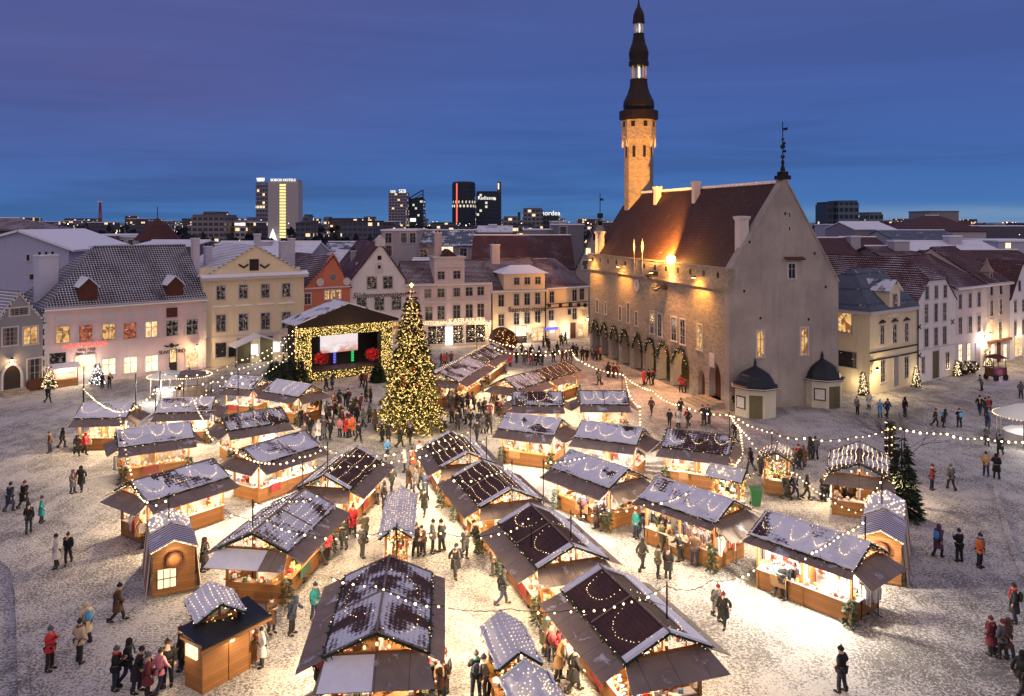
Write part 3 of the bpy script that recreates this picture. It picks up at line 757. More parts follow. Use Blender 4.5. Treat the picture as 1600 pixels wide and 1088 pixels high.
cn = MB(); s_, z_ = GW.px(1242, 403); cn.slab((TL + .02, s_ - 1.3, z_ + .1), (TL + .6, s_ - 1.3, z_ - .1), (TL + .6, s_ + .9, z_ - .1), (TL + .02, s_ + .9, z_ + .1), .1)
cn.build('window_hood', 'brown_timber', hall)
# chimneys
for px_, py_, dy, h in ((1027, 303, 5.4, 1.7), (1087.5, 297, 5.4, 1.9), (1159, 394, 1.9, 3.0), (937, 385, .9, 2.6)):
    fy = TH.px(px_, 400, dy)[0]; zb_ = ZP - .35 + (dy - .35) * (zp - ZP) / (yr - .35)
    mm = MB(); wd = .85 if h < 2.2 else 1.1
    pr = [(-wd / 2, -wd / 2), (wd / 2, -wd / 2), (wd / 2, wd / 2), (-wd / 2, wd / 2)]
    mm.lathe((fy, dy, zb_ - .6), [(wd * .62, 0), (wd * .62, h + .3), (wd * .8, h + .6), (wd * .8, h + .75), (wd * .3, h + .8)], 4, 0, pi / 4)
    mm.build('chimney', 'plaster', hall, col=(.62, .56, .54))
# the tower
TXs, TYs = TH.px(998, 400, yr + .35)[0], yr + .35
zt = lambda py: CAMZ + (HOR - py) / (F / 114.6)
k8 = pi / 8
sh = MB(); sh.lathe((TXs, TYs, 0), [(2.05, 12), (2.05, zt(228)), (2.42, zt(220)), (2.42, zt(190))], 8, 0, k8); tw = sh.build('tower', 'limestone', hall)
for i in range(8):
    a = i * pi / 4; ca, sa = cos(a), sin(a)
    b = MB(); rr_ = 2.42 * cos(k8)
    b.box((TXs + ca * (rr_ + .005), TYs + sa * (rr_ + .005), zt(197)), (.05, .55, .75), (0, 0, a)); b.build('belfry_opening', 'stage_black', tw)
    b = MB(); rr_ = 2.05 * cos(k8)
    b.box((TXs + ca * (rr_ + .005), TYs + sa * (rr_ + .005), zt(239)), (.05, .42, 1.6), (0, 0, a)); b.build('slit_window', 'stage_black', tw)
    # pointed blind arch on the corbel below the gallery
    b = MB(); pts = arch_curve(-.78, .78, -.9, .55, 6)
    for j in range(len(pts) - 1):
        (p, q), (p2, q2) = pts[j], pts[j + 1]
        v = lambda p, r_, q: (TXs + ca * r_ - sa * p, TYs + sa * r_ + ca * p, zt(222) + q)
        r1, r2 = 2.2 * cos(k8), 2.46 * cos(k8)
        b.poly([v(p, r1, q - .1), v(p2, r1, q2 - .1), v(p2, r2, q2 + .12), v(p, r2, q + .12)]); b.poly([v(p, r2, q + .12), v(p2, r2, q2 + .12), v(p2, r1, q2 + .3), v(p, r1, q + .3)])
    b.build('blind_arch', 'white_trim', tw)
gl = MB(); gl.lathe((TXs, TYs, 0), [(2.45, zt(190)), (2.75, zt(188)), (2.75, zt(176)), (2.55, zt(175.5)), (2.3, zt(174))], 16, 0); gl.build('gallery', 'copper_brown', tw)
pr = [(174, 2.1), (168, 2.2), (161, 2.13), (154, 1.85), (148, 1.58), (138, 1.3), (128, 1.18), (127, 1.3), (126, 1.12)]
sp = MB(); sp.lathe((TXs, TYs, 0), [(r_, zt(p)) for p, r_ in pr], 16); tw_sp = sp.build('spire', 'copper_brown', tw)
pr2 = [(106, 1.18), (105, 1.42), (99, 1.42), (97, 1.3), (91, 1.36), (85, 1.4), (77, 1.2), (70, .95), (64, .84), (57, .74), (56, .84), (55, .66)]
s2 = MB(); s2.lathe((TXs, TYs, 0), [(r_, zt(p)) for p, r_ in pr2], 16)
pr3 = [(40, .7), (39, .86), (36, .84), (30, .78), (26, .76), (19, .52), (13, .22), (6, .1), (0, .07), (-14, .05), (-30, .03)]
s2.lathe((TXs, TYs, 0), [(r_, zt(p)) for p, r_ in pr3], 16)
s2.ball((TXs, TYs, zt(-4)), .22, 8, 5); s2.build('spire', 'copper_brown', tw)
for y0, y1, r_ in ((126, 106, 1.02), (55, 40, .58)):
    ln = MB()
    for i in range(8):
        a = i * pi / 4 + .2; ln.tube([(TXs + r_ * cos(a), TYs + r_ * sin(a), zt(y0)), (TXs + r_ * cos(a), TYs + r_ * sin(a), zt(y1))], .11, 5)
    ln = ln.build('lantern_columns', 'white_trim', tw)
    gg = MB(); gg.lathe((TXs, TYs, zt(y0) + .05), [(.2, 0), (.25, .5), (.2, zt(y1) - zt(y0) - .1)], 8); gg.build('lantern_light', 'warm_sign' if y0 > 100 else 'white_sign', ln)
    lamp(hall, (TXs, TYs, (zt(y0) + zt(y1)) / 2), 40, (1.0, .7, .4) if y0 > 100 else (.85, .95, 1.0), .25)
# flagpoles and carved gargoyles on the parapet
for px_ in (994.5, 1007):
    s_ = TH.px(px_, 400)[0]; mm = MB(); mm.tube([(s_, -.3, ZC + .3), (s_, -.3, ZP + 2.6)], .05, 5); fl = mm.build('flagpole', 'dark_metal', hall)
    mm = MB(); mm.lathe((s_, -.3, ZP + .9), [(.05, 0), (.12, .35), (.16, .8), (.09, 1.3), (.03, 1.5)], 6); mm.build('furled_flag', 'white_trim', fl)
for px_, py_ in ((1030, 431), (1042, 452)):
    s_, z_ = TH.px(px_, py_); mm = MB(); mm.tube([(s_, -.05, z_ + .1), (s_, -.9, z_ + .25), (s_ + .1, -1.5, z_), (s_ + .1, -1.8, z_ + .15)], [.2, .17, .22, .06], 6)
    for q in (-.3, .3): mm.bb(s_ + q - .04, s_ + q + .04, -.9, -.3, z_ + .1, z_ + .5)
    mm.build('gargoyle', 'copper_brown', hall)
# floodlights
SOD = (1.0, .42, .07)
for px_, py_ in ((932, 404), (977, 415), (1030, 424), (1097, 431)):
    s_, z_ = TH.px(px_, py_)
    t = thing('wall_floodlight', 'small floodlight under the town hall parapet, seen at %s' % {932: 'its far end', 977: 'left of the flagpoles', 1030: 'the carved gargoyles', 1097: 'its near end'}[px_],
              'floodlight', tuple(TH.A + TH.d * s_) + (z_ - .1,), TH.rz, 'floodlights on the town hall wall')
    mm = MB(); mm.tube([(0, -.25, 0), (0, -.95, .05)], .03, 5); mm.build('bracket', 'dark_metal', t)
    mm = MB(); mm.box((0, -1.0, .02), (.5, .26, .2)); mm.build('housing', 'dark_metal', t)
    mm = MB(); mm.bb(-.2, .2, -1.1, -.9, -.10, -.085); mm.build('lamp_glass', 'sodium_glow', t)
    spot(t, (0, -1.25, -.12), (0, -.1, -3.2), 2300, 125, SOD, .9, .12); lamp(t, (0, -1.05, -.05), 620, SOD, .15)
s_, z_ = TH.px(1051, 405)
fl = thing('roof_floodlight', 'brightest floodlight, mounted on the town hall parapet below the roof', 'floodlight', tuple(TH.A + TH.d * s_ - TH.inw * .2) + (z_ - .3,), TH.rz)
mm = MB(); mm.tube([(0, 0, -.9), (0, 0, 0)], .05, 6); mm.build('stand', 'dark_metal', fl)
mm = MB(); mm.ball((0, 0, .25), .52, 10, 6); mm.build('lamp_glass', 'sodium_glow', fl)
lp = lambda x, y, z: (x - s_, y + .2, z - z_ + .3)
spot(fl, (-.2, -.3, .5), lp(TXs, TYs, 29), 62000, 24, (1.0, .35, .04), .8, .2)
spot(fl, (-.5, -.5, .5), lp(9, 4.5, 19), 62000, 80, SOD, .7, .2)
lamp(fl, (0, -.9, .3), 1500, SOD, .3)
spot(fl, (0, -.6, .1), (3.0, -7.0, -14.0), 13000, 110, (1.0, .44, .18), .9, .3)
lamp(hall, (TH.px(937, 400, .9)[0] - .2, -.9, ZP + 1.2), 260, SOD, .2)  # added lamp that brightens the far chimney; no fitting stands there
for s_, y_ in ((TL * .12, -1.5),):
    pass
# lamps in the arcade
for i, p in ((7, 300), (6, 110), (5, 30)):
    a, b = arcs[i]; lamp(hall, ((a + b) / 2, 2.4, 3.6), p, (1.0, .62, .25), .2)
# lit garlands over the arches
for i, (a, b) in enumerate(arcs):
    c = arch_curve(a - .15, b + .15, ZS - .6, ZA + .2, 8)
    ords = ['farthest', 'second', 'third', 'fourth', 'fifth', 'sixth', 'seventh', 'nearest']
    lab = 'fir garland with small lights over the %s town hall arch%s' % (ords[i], '' if i in (0, 7) else ' counted from the tower end')
    c = [q for q in c if q[1] > ZS + .5]; gm = MB(); P = [(x, -.16, z) for x, z in c]; gm.tube(P, .09, 5)
    for x, z in c:
        for k in range(20):
            q = R.random(); gm.leaf((x + R.gauss(0, .14), -.16 + R.gauss(0, .06), z + R.gauss(0, .16)), (R.gauss(0, 1), R.gauss(0, .6) - .3, R.gauss(0, 1)), .3, .05)
    go = gm.build('arch_garland', 'fir_green', None, (C2[0], C2[1], 0), TH.rz); tag(go, lab, 'garland', 'garlands over the town hall arches')
    fb = MB()
    for j in range(len(c) - 1):
        for k in range(1):
            q = (k + R.random()) / 2; fb.octa((c[j][0] + (c[j + 1][0] - c[j][0]) * q + R.gauss(0, .1), -.30, c[j][1] + (c[j + 1][1] - c[j][1]) * q + R.gauss(0, .1)), .026)
    fb.build('fairy_lights', 'fairy_bulb', go, kind='stuff')
for y_, z_ in ((2.2, 16.4), (9.6, 15.2), (3.4, 8.9), (8.9, 8.6), (10.9, 11.8), (1.6, 11.6), (6.2, 19.2)):
    mm = MB(); mm.bb(TL - .2, TL + .016, y_ - .11, y_ + .11, z_ - .13, z_ + .13); mm.build('putlog_hole', 'stage_black', hall)
# two domed cellar entrances in front of the gable
def entrance(px_, py_, rz, label, rad=2.0):
    x, y, _ = G(px_, py_); t = thing('cellar_entrance', label, 'kiosk', (x, y + rad * .7, 0), rz, 'domed entrances beside the town hall gable')
    m = MB(); m.lathe((0, 0, -.1), [(rad, 0), (rad, 2.75)], 8, 0, pi / 8); m.build('wall', 'plaster', t, col=(.55, .50, .40))
    m = MB(); m.lathe((0, 0, 2.6), [(rad + .12, 0), (rad + .3, .06), (rad + .3, .16), (rad * .98, .3), (rad * .9, .7), (rad * .72, 1.2), (rad * .42, 1.62), (.22, 1.95), (.12, 2.15), (.16, 2.35), (.02, 2.8)], 8, 0, pi / 8)
    m.build('dome_roof', 'black_sheet', t)
    m = MB(); m.lathe((0, 0, 2.72), [(rad + .34, 0), (rad + .34, .06)], 8, 0, pi / 8); m.build('eaves', 'white_trim', t)
    f_ = rad * cos(pi / 8)
    m = MB(); m.bb(-.6, .6, -f_ - .05, -f_ + .05, 0.0, 2.15); d = m.build('door', 'grey_green_paint', t)
    for q in (-.57, 0, .57): mm = MB(); mm.bb(q - .03, q + .03, -f_ - .07, -f_ - .052, .05, 2.1); mm.build('batten', 'grey_green_paint', d)
    m = MB(); m.box((0, -f_ - .04, 1.35), (1.1, .07, 1.2)); n = m.build('notice_board', 'dark_metal', t); n.rotation_euler = (0, 0, -pi / 4)
    m = MB(); m.box((0, -f_ - .085, 1.35), (.9, .01, 1.0)); n2 = m.build('poster', 'white_trim', n)
entrance(1187, 653, -.26, 'nearer domed cellar entrance, at the corner of the town hall gable')
entrance(1293, 637, .30, 'farther domed cellar entrance, at the right end of the gable', 1.95)
x, y, _ = G(1234, 632); t = thing('bollard_box', 'small dark post box standing before the town hall gable', 'post box', (x, y, 0), 0)
m = MB(); m.tube([(0, 0, 0), (0, 0, 1.0)], .05, 6); m.build('post', 'dark_metal', t); m = MB(); m.bb(-.3, .3, -.2, .2, 1.0, 1.9); m.build('box', 'dark_metal', t); m = MB(); m.lathe((0, 0, 1.9), [(.38, 0), (.05, .25)], 4, 0, pi / 4); m.build('cap', 'dark_metal', t)
# ------------------------------------------------------------------ houses round the square
def ez(f, x, y): return f.px(x, y)[1]
def outline_front(root, f, pts, th, mname='plaster', col=None, name='wall', y0=0.0):
    """front wall cut to a pixel outline"""
    P = [f.px(x, y) for x, y in pts]
    m = MB(); m.prism([(s, y0, z) for s, z in P], (0, th, 0)); return m.build(name, mname, root, col=col)
def pediment(root, s, z, wd, h=.35):
    m = MB(); m.prism([(s - wd / 2, -.16, z), (s + wd / 2, -.16, z), (s, -.16, z + h)], (0, .16, 0)); m.build('window_pediment', 'sign_dark', root)
def hood(root, s, z, wd, mname='white_trim'):
    m = MB(); m.bb(s - wd / 2, s + wd / 2, -.2, -.002, z, z + .12); m.build('window_hood', mname, root)

# 1 grey gabled house at the left edge
A, B = G(-9, 620.5), G(67, 607.5)
f, r = house('small grey house with white framed gable and arched doorway at the left edge', A, B, ez(Fac(A, B), 64, 501), 13, (.17, .165, .185),
             ('gable', ez(Fac(A, B), 30, 455)), 'old_pantiles', .45)
wins(f, r, [((15.5,), 526, 526, 1.5, 1.9, 'eight', 'dark_glass'), ((47.5,), 524.5, 524.5, 1.5, 1.9, 'eight', 'warm_room'), ((30,), 487, 487, 1.9, .75, 'eight', 'dark_glass'), ((54,), 577, 577, 1.5, 2.3, 'six', 'dark_glass')])
b = MB(); ap = f.px(30, 457); el = f.px(-8, 506); er = f.px(66, 503)
for q in (el, er): b.prism([(q[0], -.14, q[1]), (q[0], -.14, q[1] + .35), (ap[0], -.14, ap[1] + .1), (ap[0], -.14, ap[1] - .25)], (0, .12, 0))
b.build('bargeboard', 'white_trim', r)
s, z = f.px(18, 586); mm = MB(); c = arch_curve(s - 1.0, s + 1.0, z - .2, z + 1.15, 6); c = [(s - 1, .5)] + c + [(s + 1, .5)]
mm.prism([(a, -.05, q) for a, q in c], (0, .06, 0)); dd = mm.build('door', 'sign_dark', r)
mm = MB()
for i in range(len(c) - 1): mm.tube([(c[i][0], -.08, c[i][1]), (c[i + 1][0], -.08, c[i + 1][1])], .16, 5)
mm.build('door_surround', 'white_trim', r)
mm = MB()
for k in range(4): mm.bb(s - 1.3, s + 1.3, -.4 * (k + 1), -.002 if k == 0 else -.4 * k, -.2, .55 - .14 * k)
mm.build('steps', 'limestone', r)
mm = MB(); q = f.px(54, 598); mm.bb(q[0] - .85, q[0] + .85, -.3, -.002, .0, 1.2); mm.build('cellar_hatch', 'brown_timber', r)
wall_lantern(f, 16, 563, 110, 'lantern over the arched door of the grey gabled house', .35)
chimney(r, f.px(72, 440, 5)[0], 5.0, 8, ez(f, 73, 404), 2.2, 1.2, (.52, .52, .62), 3)

# 2 pink souvenir house
A, B = G(70, 607), G(322, 576); f = Fac(A, B); zr = f.px(225, 384, 7.5)[1]; ze = ez(f, 180, 474)
xl, xr = f.px(146, 384, 7.5)[0], f.px(302, 384, 7.5)[0]
f, r = house('long pink souvenir house with a big snow-dusted tiled roof and two brown dormers', A, B, ze, 15, (.50, .37, .36), ('eave', zr, 7.5, xl, f.L - .01), 'old_pantiles', .24)
wins(f, r, [((98, 134, 170, 203, 236.5, 268.5, 300), 523, 511, 1.45, 1.9, 'cross', ['warm_room', 'red_room', 'warm_room', 'red_room', 'shop_window', 'painted_glint_glass', 'painted_glint_glass']),
            ((170, 204, 237), 573, 568, 1.5, 1.9, 'cross', 'bright_shop'), ((300,), 562, 562, 1.5, 1.8, 'cross', 'shop_window'), ((90,), 563, 563, 1.7, 1.7, 'plain', 'painted_glint_glass')])
for x in (98, 134, 170, 203, 236.5, 300):
    s, z = f.px(x, 498 - (x - 98) * .052); m = MB(); m.prism([(s + .9 * max(-.8, min(.8, cos(a * pi / 8))) , -.03, z + .48 * sin(a * pi / 8)) for a in range(16)], (0, .028, 0)); m.build('oval_panel', 'white_trim', r)
s, z = f.px(268.5, 488); m = MB(); m.bb(s - .65, s + .65, -.08, -.002, z - .6, z + .55); m.build('shutter', 'brown_timber', r)
for x, y in ((136, 456), (271, 452)):
    s, z = f.px(x, y, 1.2); zt_ = z + 1.3; w_ = .95
    d = link('dormer', None, r, (0, 0, 0)); bpy.data.objects.remove(d)
    m = MB(); m.prism([(s - w_, .5, z - 1.3), (s + w_, .5, z - 1.3), (s + w_, .5, z + .7), (s, .5, z + 1.6), (s - w_, .5, z + .7)], (0, 4, 0)); d = m.build('dormer', 'brown_timber', r)
    m = MB(); m.slab((s - w_ - .2, .3, z + .6), (s, .3, z + 1.75), (s, 5, z + 1.75), (s - w_ - .2, 5, z + .6), .1); m.slab((s, .3, z + 1.75), (s + w_ + .2, .3, z + .6), (s + w_ + .2, 5, z + .6), (s, 5, z + 1.75), .1)
    m.build('dormer_roof', 'old_pantiles', d, snow=.7)
    m = MB(); m.bb(s - .5, s + .5, .44, .495, z - .9, z + .3); m.build('hatch', 'brown_timber', d)
door(r, f.px(133, 580)[0], 1.9, 3.0, 'white_trim', .1, 0, 'bright_shop'); door(r, f.px(270, 570)[0], .95, 2.7, 'sign_dark', .2, 0, 'shop_window')
s, z = f.px(133, 539); text(r, 'KUNSTIKAUBAD', .62, (s, -.12, z - .2), 'red_neon', .04, 'neon_sign')
s, z = f.px(135, 543.5); text(r, 'Olde Maja', .45, (s, -.06, z - .35), 'sign_dark', .02)
s, z = f.px(133, 551); text(r, 'Vana Tallinn', .42, (s, -.06, z - .2), 'sign_dark', .02)
s, z = f.px(269, 549); text(r, 'SUVENIIRID', .62, (s, -.06, z - .25), 'sign_dark', .03)
s, z = f.px(268, 540); m = MB(); m.box((s, -.05, z), (.5, .05, .5), (0, .78, 0)); m.build('emblem', 'sign_dark', r)
for q in (-.6, .6): m = MB(); m.box((s + q, -.05, z - .05), (.5, .05, .16), (0, .4 * (1 if q < 0 else -1), 0)); m.build('emblem_scroll', 'sign_dark', r)
for q in (.22, f.L - .22):
    m = MB()
    for k in range(15): m.bb(q - (.42 if k % 2 else .28), q + (.2 if k % 2 else .2), -.06, -.001, .2 + k * .58, .2 + k * .58 + .5)
    m.build('quoins', 'white_trim', r)
wall_lantern(f, 305, 541, 420, 'bright lantern at the right end of the pink souvenir house', .6)
for x, y, p in ((133, 573, 300), (96, 578, 90), (204, 572, 40), (237, 569, 40), (305, 566, 40)):
    s, z = f.px(x, y); lamp(r, (s, -.8, z + .3), p, (1.0, .78, .55), .3)
chimney(r, f.px(306, 400, 5)[0], 5.2, 11, ez(f, 306, 380) + .3, .8, 1.0, (.55, .5, .55))
# little shop booth and decorated trees before it
x, y, _ = G(97, 605); t = thing('shop_booth', 'small lit wooden shop booth with shelves against the pink house', 'booth', (x, y + .4, 0), f.rz)
m = MB()
for q in (-1.25, 1.25):
    for k in (-.5, .5): m.tube([(q, k, 0), (q, k, 2.3)], .06, 5)
m.build('frame', 'orange_wood', t); m = MB(); m.bb(-1.2, 1.2, -.45, .45, .75, .85); m.bb(-1.2, 1.2, .2, .45, 1.4, 1.48); m.bb(-1.2, 1.2, -.44, -.38, .02, .7); m.build('shelf', 'orange_wood', t)
m = MB(); m.slab((-1.5, -.9, 2.2), (1.5, -.9, 2.2), (1.5, .6, 2.75), (-1.5, .6, 2.75), .08); m.build('canopy', 'snow', t)
lamp(t, (0, -.1, 2.05), 120, (1.0, .74, .4), .2)

# 3 yellow classical house
A, B = G(318, 575), G(475, 558.5); f = Fac(A, B); ze = ez(f, 390, 430)
f, r = house('cream yellow classical house with pediment attic and low red roof', A, B, ze, 14, (.56, .455, .30), ('gable', f.px(380, 383, 1.5)[1]), 'clay_tiles', .62)
outline_front(r, f, [(312, 430), (313, 418.5), (334, 418.5), (354, 419), (355, 411), (375, 406), (395, 403.5), (415, 405), (434, 409), (436, 418), (455, 418), (468, 417), (469, 427)], .5, col=(.78, .646, .426), name='attic', y0=-.1)
m = MB(); m.bb(-.4, f.L + .4, -.6, -.001, ze - .5, ze - .12); m.build('cornice', 'white_trim', r)
m = MB(); m.slab((-.45, -.75, ze - .1), (f.L + .45, -.75, ze - .1), (f.L + .45, .1, ze + .35), (-.45, .1, ze + .35), .1); m.build('cornice_snow', 'snow', r)
wins(f, r, [((345, 380, 414.5, 447), 457.5, 453.5, 1.15, 1.75, 'cross', 'painted_glint_glass'), ((345, 380, 414.5, 447), 505.5, 500.5, 1.25, 2.2, 'cross', 'painted_glint_glass'),
            ((345,), 547, 547, 1.4, 1.9, 'plain', 'dark_glass'), ((447.5,), 538, 538, 1.4, 2.2, 'cross', 'dark_glass')])
for i, x in enumerate((345, 380, 414.5, 447)): s, z = f.px(x, 479.5 - (x - 345) * .05); hood(r, s, z, 2.2, 'plaster')
m = MB(); z = f.px(390, 523)[1]; m.bb(-.04, f.L + .04, -.14, -.001, z - .1, z + .1); m.build('string_course', 'white_trim', r)
for x, y in ((397, 414),): s, z = f.px(x, y, -.1); m = MB(); m.bb(s - .6, s + .6, -.16, -.101, z - .75, z + .75); m.build('coat_of_arms', 'sign_dark', r)
for x in (377, 384, 410, 417): s, z = f.px(x, 416, -.1); m = MB(); m.box((s, -.15, z), (.8, .08, .22), (0, .6 if x in (377, 410) else -.6, 0)); m.build('garland_relief', 'sign_dark', r)
s0, z0 = f.px(357, 536); s1, z1 = f.px(435, 529); sm = (s0 + s1) / 2; zm = f.px(397, 520)[1]
m = MB(); m.slab((s0, -2.6, z0 - .3), (sm, -2.6, zm - .1), (sm, -.01, zm), (s0, -.01, z0 - .2), .12); m.slab((sm, -2.6, zm - .1), (s1, -2.6, z1 - .3), (s1, -.01, z1 - .2), (sm, -.01, zm), .12); m.build('entrance_canopy', 'snow', r)
for q in (s0 + .2, s1 - .2): m = MB(); m.tube([(q, -2.4, 0), (q, -2.4, z1 - .4)], .06, 6); m.build('canopy_post', 'dark_metal', r)
for x in (381, 416): door(r, f.px(x, 550)[0], 1.7, 3.3, 'grey_green_paint')
for x, y in ((397, 546), (431, 542)):
    s, z = f.px(x, y); m = MB(); m.bb(s - .4, s + .4, -.3, -.05, z - .65, z + .65); m.build('lit_sign', 'white_sign', r); lamp(r, (s, -.7, z), 60, (1.0, .9, .75), .2)
s, z = f.px(362, 550); m = MB(); m.bb(s - .4, s + .4, -.2, -.05, z - .6, z + .6); m.build('menu_board', 'dark_metal', r)
for x, y, w_ in ((325, 402, .9), (402, 381, .7), (444, 393, 1.3), (455, 388, .8)): chimney(r, f.px(x, y, 6)[0], 6, ze, ez(f, x, y) + 1, w_, .9, (.5, .48, .55))

# 4 red gabled house
A, B = G(475, 558), G(547, 550.5); f = Fac(A, B)
f, r = house('red brick coloured house with curved baroque gable and round window', A, B, ez(f, 490, 449), 14, (.40, .115, .065), ('gable', f.px(519, 400, .5)[1], f.px(521, 400)[0]), 'clay_tiles', .3)
outline_front(r, f, [(475, 452), (497, 447), (499, 438), (503, 436), (505, 424), (510, 411), (520.5, 395), (529, 409), (534, 424), (537, 434), (543, 437), (546, 449)], .5, col=(.568, .163, .092), name='gable_front', y0=-.12)
for x, y in ((499.5, 441), (541, 440)):
    s, z = f.px(x, y); m = MB(); m.prism([(s + .55 * cos(a * pi / 8), -.24, z + .55 * sin(a * pi / 8)) for a in range(16)], (0, .11, 0)); m.build('volute', 'white_trim', r)
s, z = f.px(520, 433); m = MB(); m.prism([(s + .55 * cos(a * pi / 8), -.16, z + .55 * sin(a * pi / 8)) for a in range(16)], (0, .03, 0)); w_ = m.build('round_window', 'sash', r)
m = MB(); m.prism([(s + .42 * cos(a * pi / 8), -.175, z + .42 * sin(a * pi / 8)) for a in range(16)], (0, .012, 0)); m.build('pane', 'dark_glass', w_)
wins(f, r, [((480.5,), 467.5, 467.5, .9, 1.5, 'cross', 'dark_glass'), ((511, 520, 529), 461, 460, .7, 1.3, 'cross', 'warm_room'), ((481, 519), 503, 500, 1.1, 1.8, 'cross', 'dark_glass')])
m = MB(); z = f.px(520, 449)[1]; m.bb(-.02, f.L + .02, -.26, -.001, z - .1, z + .1); m.build('string_course', 'white_trim', r)

# 5 white gabled house with script lettering
A, B = G(547, 550), G(633, 544.5); f = Fac(A, B)
f, r = house('white steep gabled house with script lettering across its front', A, B, ez(f, 548, 438), 15, (.50, .465, .46), ('gable', f.px(594, 379)[1], f.px(594, 380)[0]), 'clay_tiles', .22)
s, z = f.px(594, 375); m = MB(); m.bb(s - .65, s + .65, -.3, .5, z - .9, z - .1); m.prism([(s - .8, -.3, z - .1), (s + .8, -.3, z - .1), (s, -.3, z + .7)], (0, .8, 0)); m.build('gable_crown', 'white_trim', r)
wins(f, r, [((581, 606), 442, 441.5, 1.35, 1.75, 'six', 'painted_glint_glass'), ((565, 592.5, 619.5), 476, 474, 1.35, 1.9, 'six', 'painted_glint_glass'), ((565, 592.5, 619.5), 515, 513, 1.35, 1.9, 'six', 'warm_room')])
s, z = f.px(592.5, 419); m = MB(); c = arch_curve(s - .6, s + .6, z + .3, z + .9, 5); c = [(s - .6, z - .8)] + c + [(s + .6, z - .8)]
m.prism([(a, -.06, q) for a, q in c], (0, .055, 0)); m.build('blind_niche', 'white_trim', r); m = MB(); m.bb(s - .2, s + .2, -.09, -.061, z - .1, z + .4); m.build('loft_opening', 'stage_black', r)
s, z = f.px(593, 403); m = MB(); m.bb(s - .28, s + .28, -.05, -.002, z - .3, z + .3); m.build('loft_opening', 'stage_black', r)
s, z = f.px(593, 460); text(r, 'Südamegomaisen', 1.12, (s, -.06, z - .45), 'sign_dark', .03, shear=.25)
m = MB(); sd, zd = f.px(557, 415, 4); m.prism([(sd - .2, 3, zd - 2.2), (sd - .2, 6, zd - .4), (sd - .2, 3, zd + .5)], (2.6, 0, 0)); m.build('roof_dormer', 'snow', r)
chimney(r, f.px(552, 394, 8)[0], 8, 9, f.px(552, 394, 8)[1], .7, .7, (.4, .38, .42))

# 6 pink house with tall attic
A, B = G(633, 544.5), G(767, 538.5); f = Fac(A, B); ze = ez(f, 700, 442.5)
PK = (.50, .385, .375); PK2 = tuple(q * 1.42 for q in PK)
f, r = house('pink house with stepped attic storey and lit restaurant sign', A, B, ze, 13, PK, ('eave', f.px(700, 408, 5)[1], 5, .01, f.L - .01), 'clay_tiles', .34)
(sa, zt_), (sb, _) = f.px(679, 404), f.px(725.5, 403)
m = MB(); m.bb(sa, sb, -.12, 4, ze - .6, zt_); m.build('attic', 'plaster', r, col=PK2)
m = MB(); m.bb(sa - .2, sb + .2, -.35, 4.1, zt_, zt_ + .25); zz = f.px(700, 417)[1]; m.bb(sa - .15, sb + .15, -.3, -.121, zz - .12, zz + .12); m.build('attic_cornice', 'white_trim', r)
for x in (689.5, 713.5): s, z = f.px(x, 410.5); m = MB(); m.bb(s - .85, s + .85, -.18, -.121, z - .32, z + .32); m.build('attic_panel', 'white_trim', r)
m = MB(); m.prism([(sa + 1, .2, zt_ + .25), (sb - 1, .2, zt_ + .25), ((sa + sb) / 2, .2, zt_ + 1.3)], (0, 3.4, 0)); m.build('attic_roof', 'clay_tiles', r, snow=.1)
s, z = f.px(700, 393, 3); chimney(r, f.px(684, 380, 2.2)[0], 2.2, zt_ - 2, f.px(684, 366, 2.2)[1], 1.0, 1.0, (.58, .42, .38))
wins(f, r, [((689, 713.5), 430.5, 429.5, 1.1, 1.25, 'cross', 'dark_glass')], -.12)
wins(f, r, [((668.5, 689, 713.5, 733, 751), 459, 455, 1.1, 1.3, 'cross', 'dark_glass'), ((670, 689, 713.5, 733, 751), 490, 485, 1.15, 2.0, 'cross', ['dark_glass', 'painted_glint_glass', 'dark_glass', 'dark_glass', 'dark_glass'])])
for y in (472.5, 503.5):
    z = f.px(700, y)[1]; m = MB(); m.bb(-.03, f.L + .03, -.15, -.001, z - .13, z + .13); m.build('string_course', 'white_trim', r)
for x in (659, 701, 766): s, _ = f.px(x, 480); m = MB(); m.bb(s - .35, s + .35, -.10, -.001, 0, ze - .43); m.build('pilaster', 'plaster', r, col=(.72, .58, .57))
s, z = f.px(678, 504); text(r, 'RESTORAN', .75, (s, -.2, z - .3), 'warm_sign', .03, 'lit_lettering')
s, z = f.px(729, 500.5); text(r, 'KAERAJAAN', 1.0, (s, -.2, z - .35), 'warm_sign', .03, 'lit_lettering')
for x, w_ in ((682, 2.6), (716, 1.6), (743, 3.0)):
    s, z = f.px(x, 530); window(r, s, 1.75, w_, 2.7, 'six', 'painted_glint_glass')
    fb = MB()
    for _ in range(46): fb.octa((s + R.uniform(-w_ / 2, w_ / 2), -.2 - R.uniform(0, .25), R.uniform(.5, 3.0)), R.uniform(.03, .06))
    fb.build('fairy_lights', 'fairy_bulb', r, kind='stuff')
s, z = f.px(701, 530); m = MB(); m.bb(s - .55, s + .55, -.3, -.12, .2, 2.9); m.build('lit_doorway', 'white_sign', r); lamp(r, (s, -1.0, 2), 160, (1, .85, .6), .3)
for x in (682, 716, 743): s, _ = f.px(x, 530); lamp(r, (s, -.9, 2.6), 70, (1, .7, .36), .25)
wall_lantern(f, 762, 504, 420, 'bright lantern between the pink attic house and the cream corner house', .7)

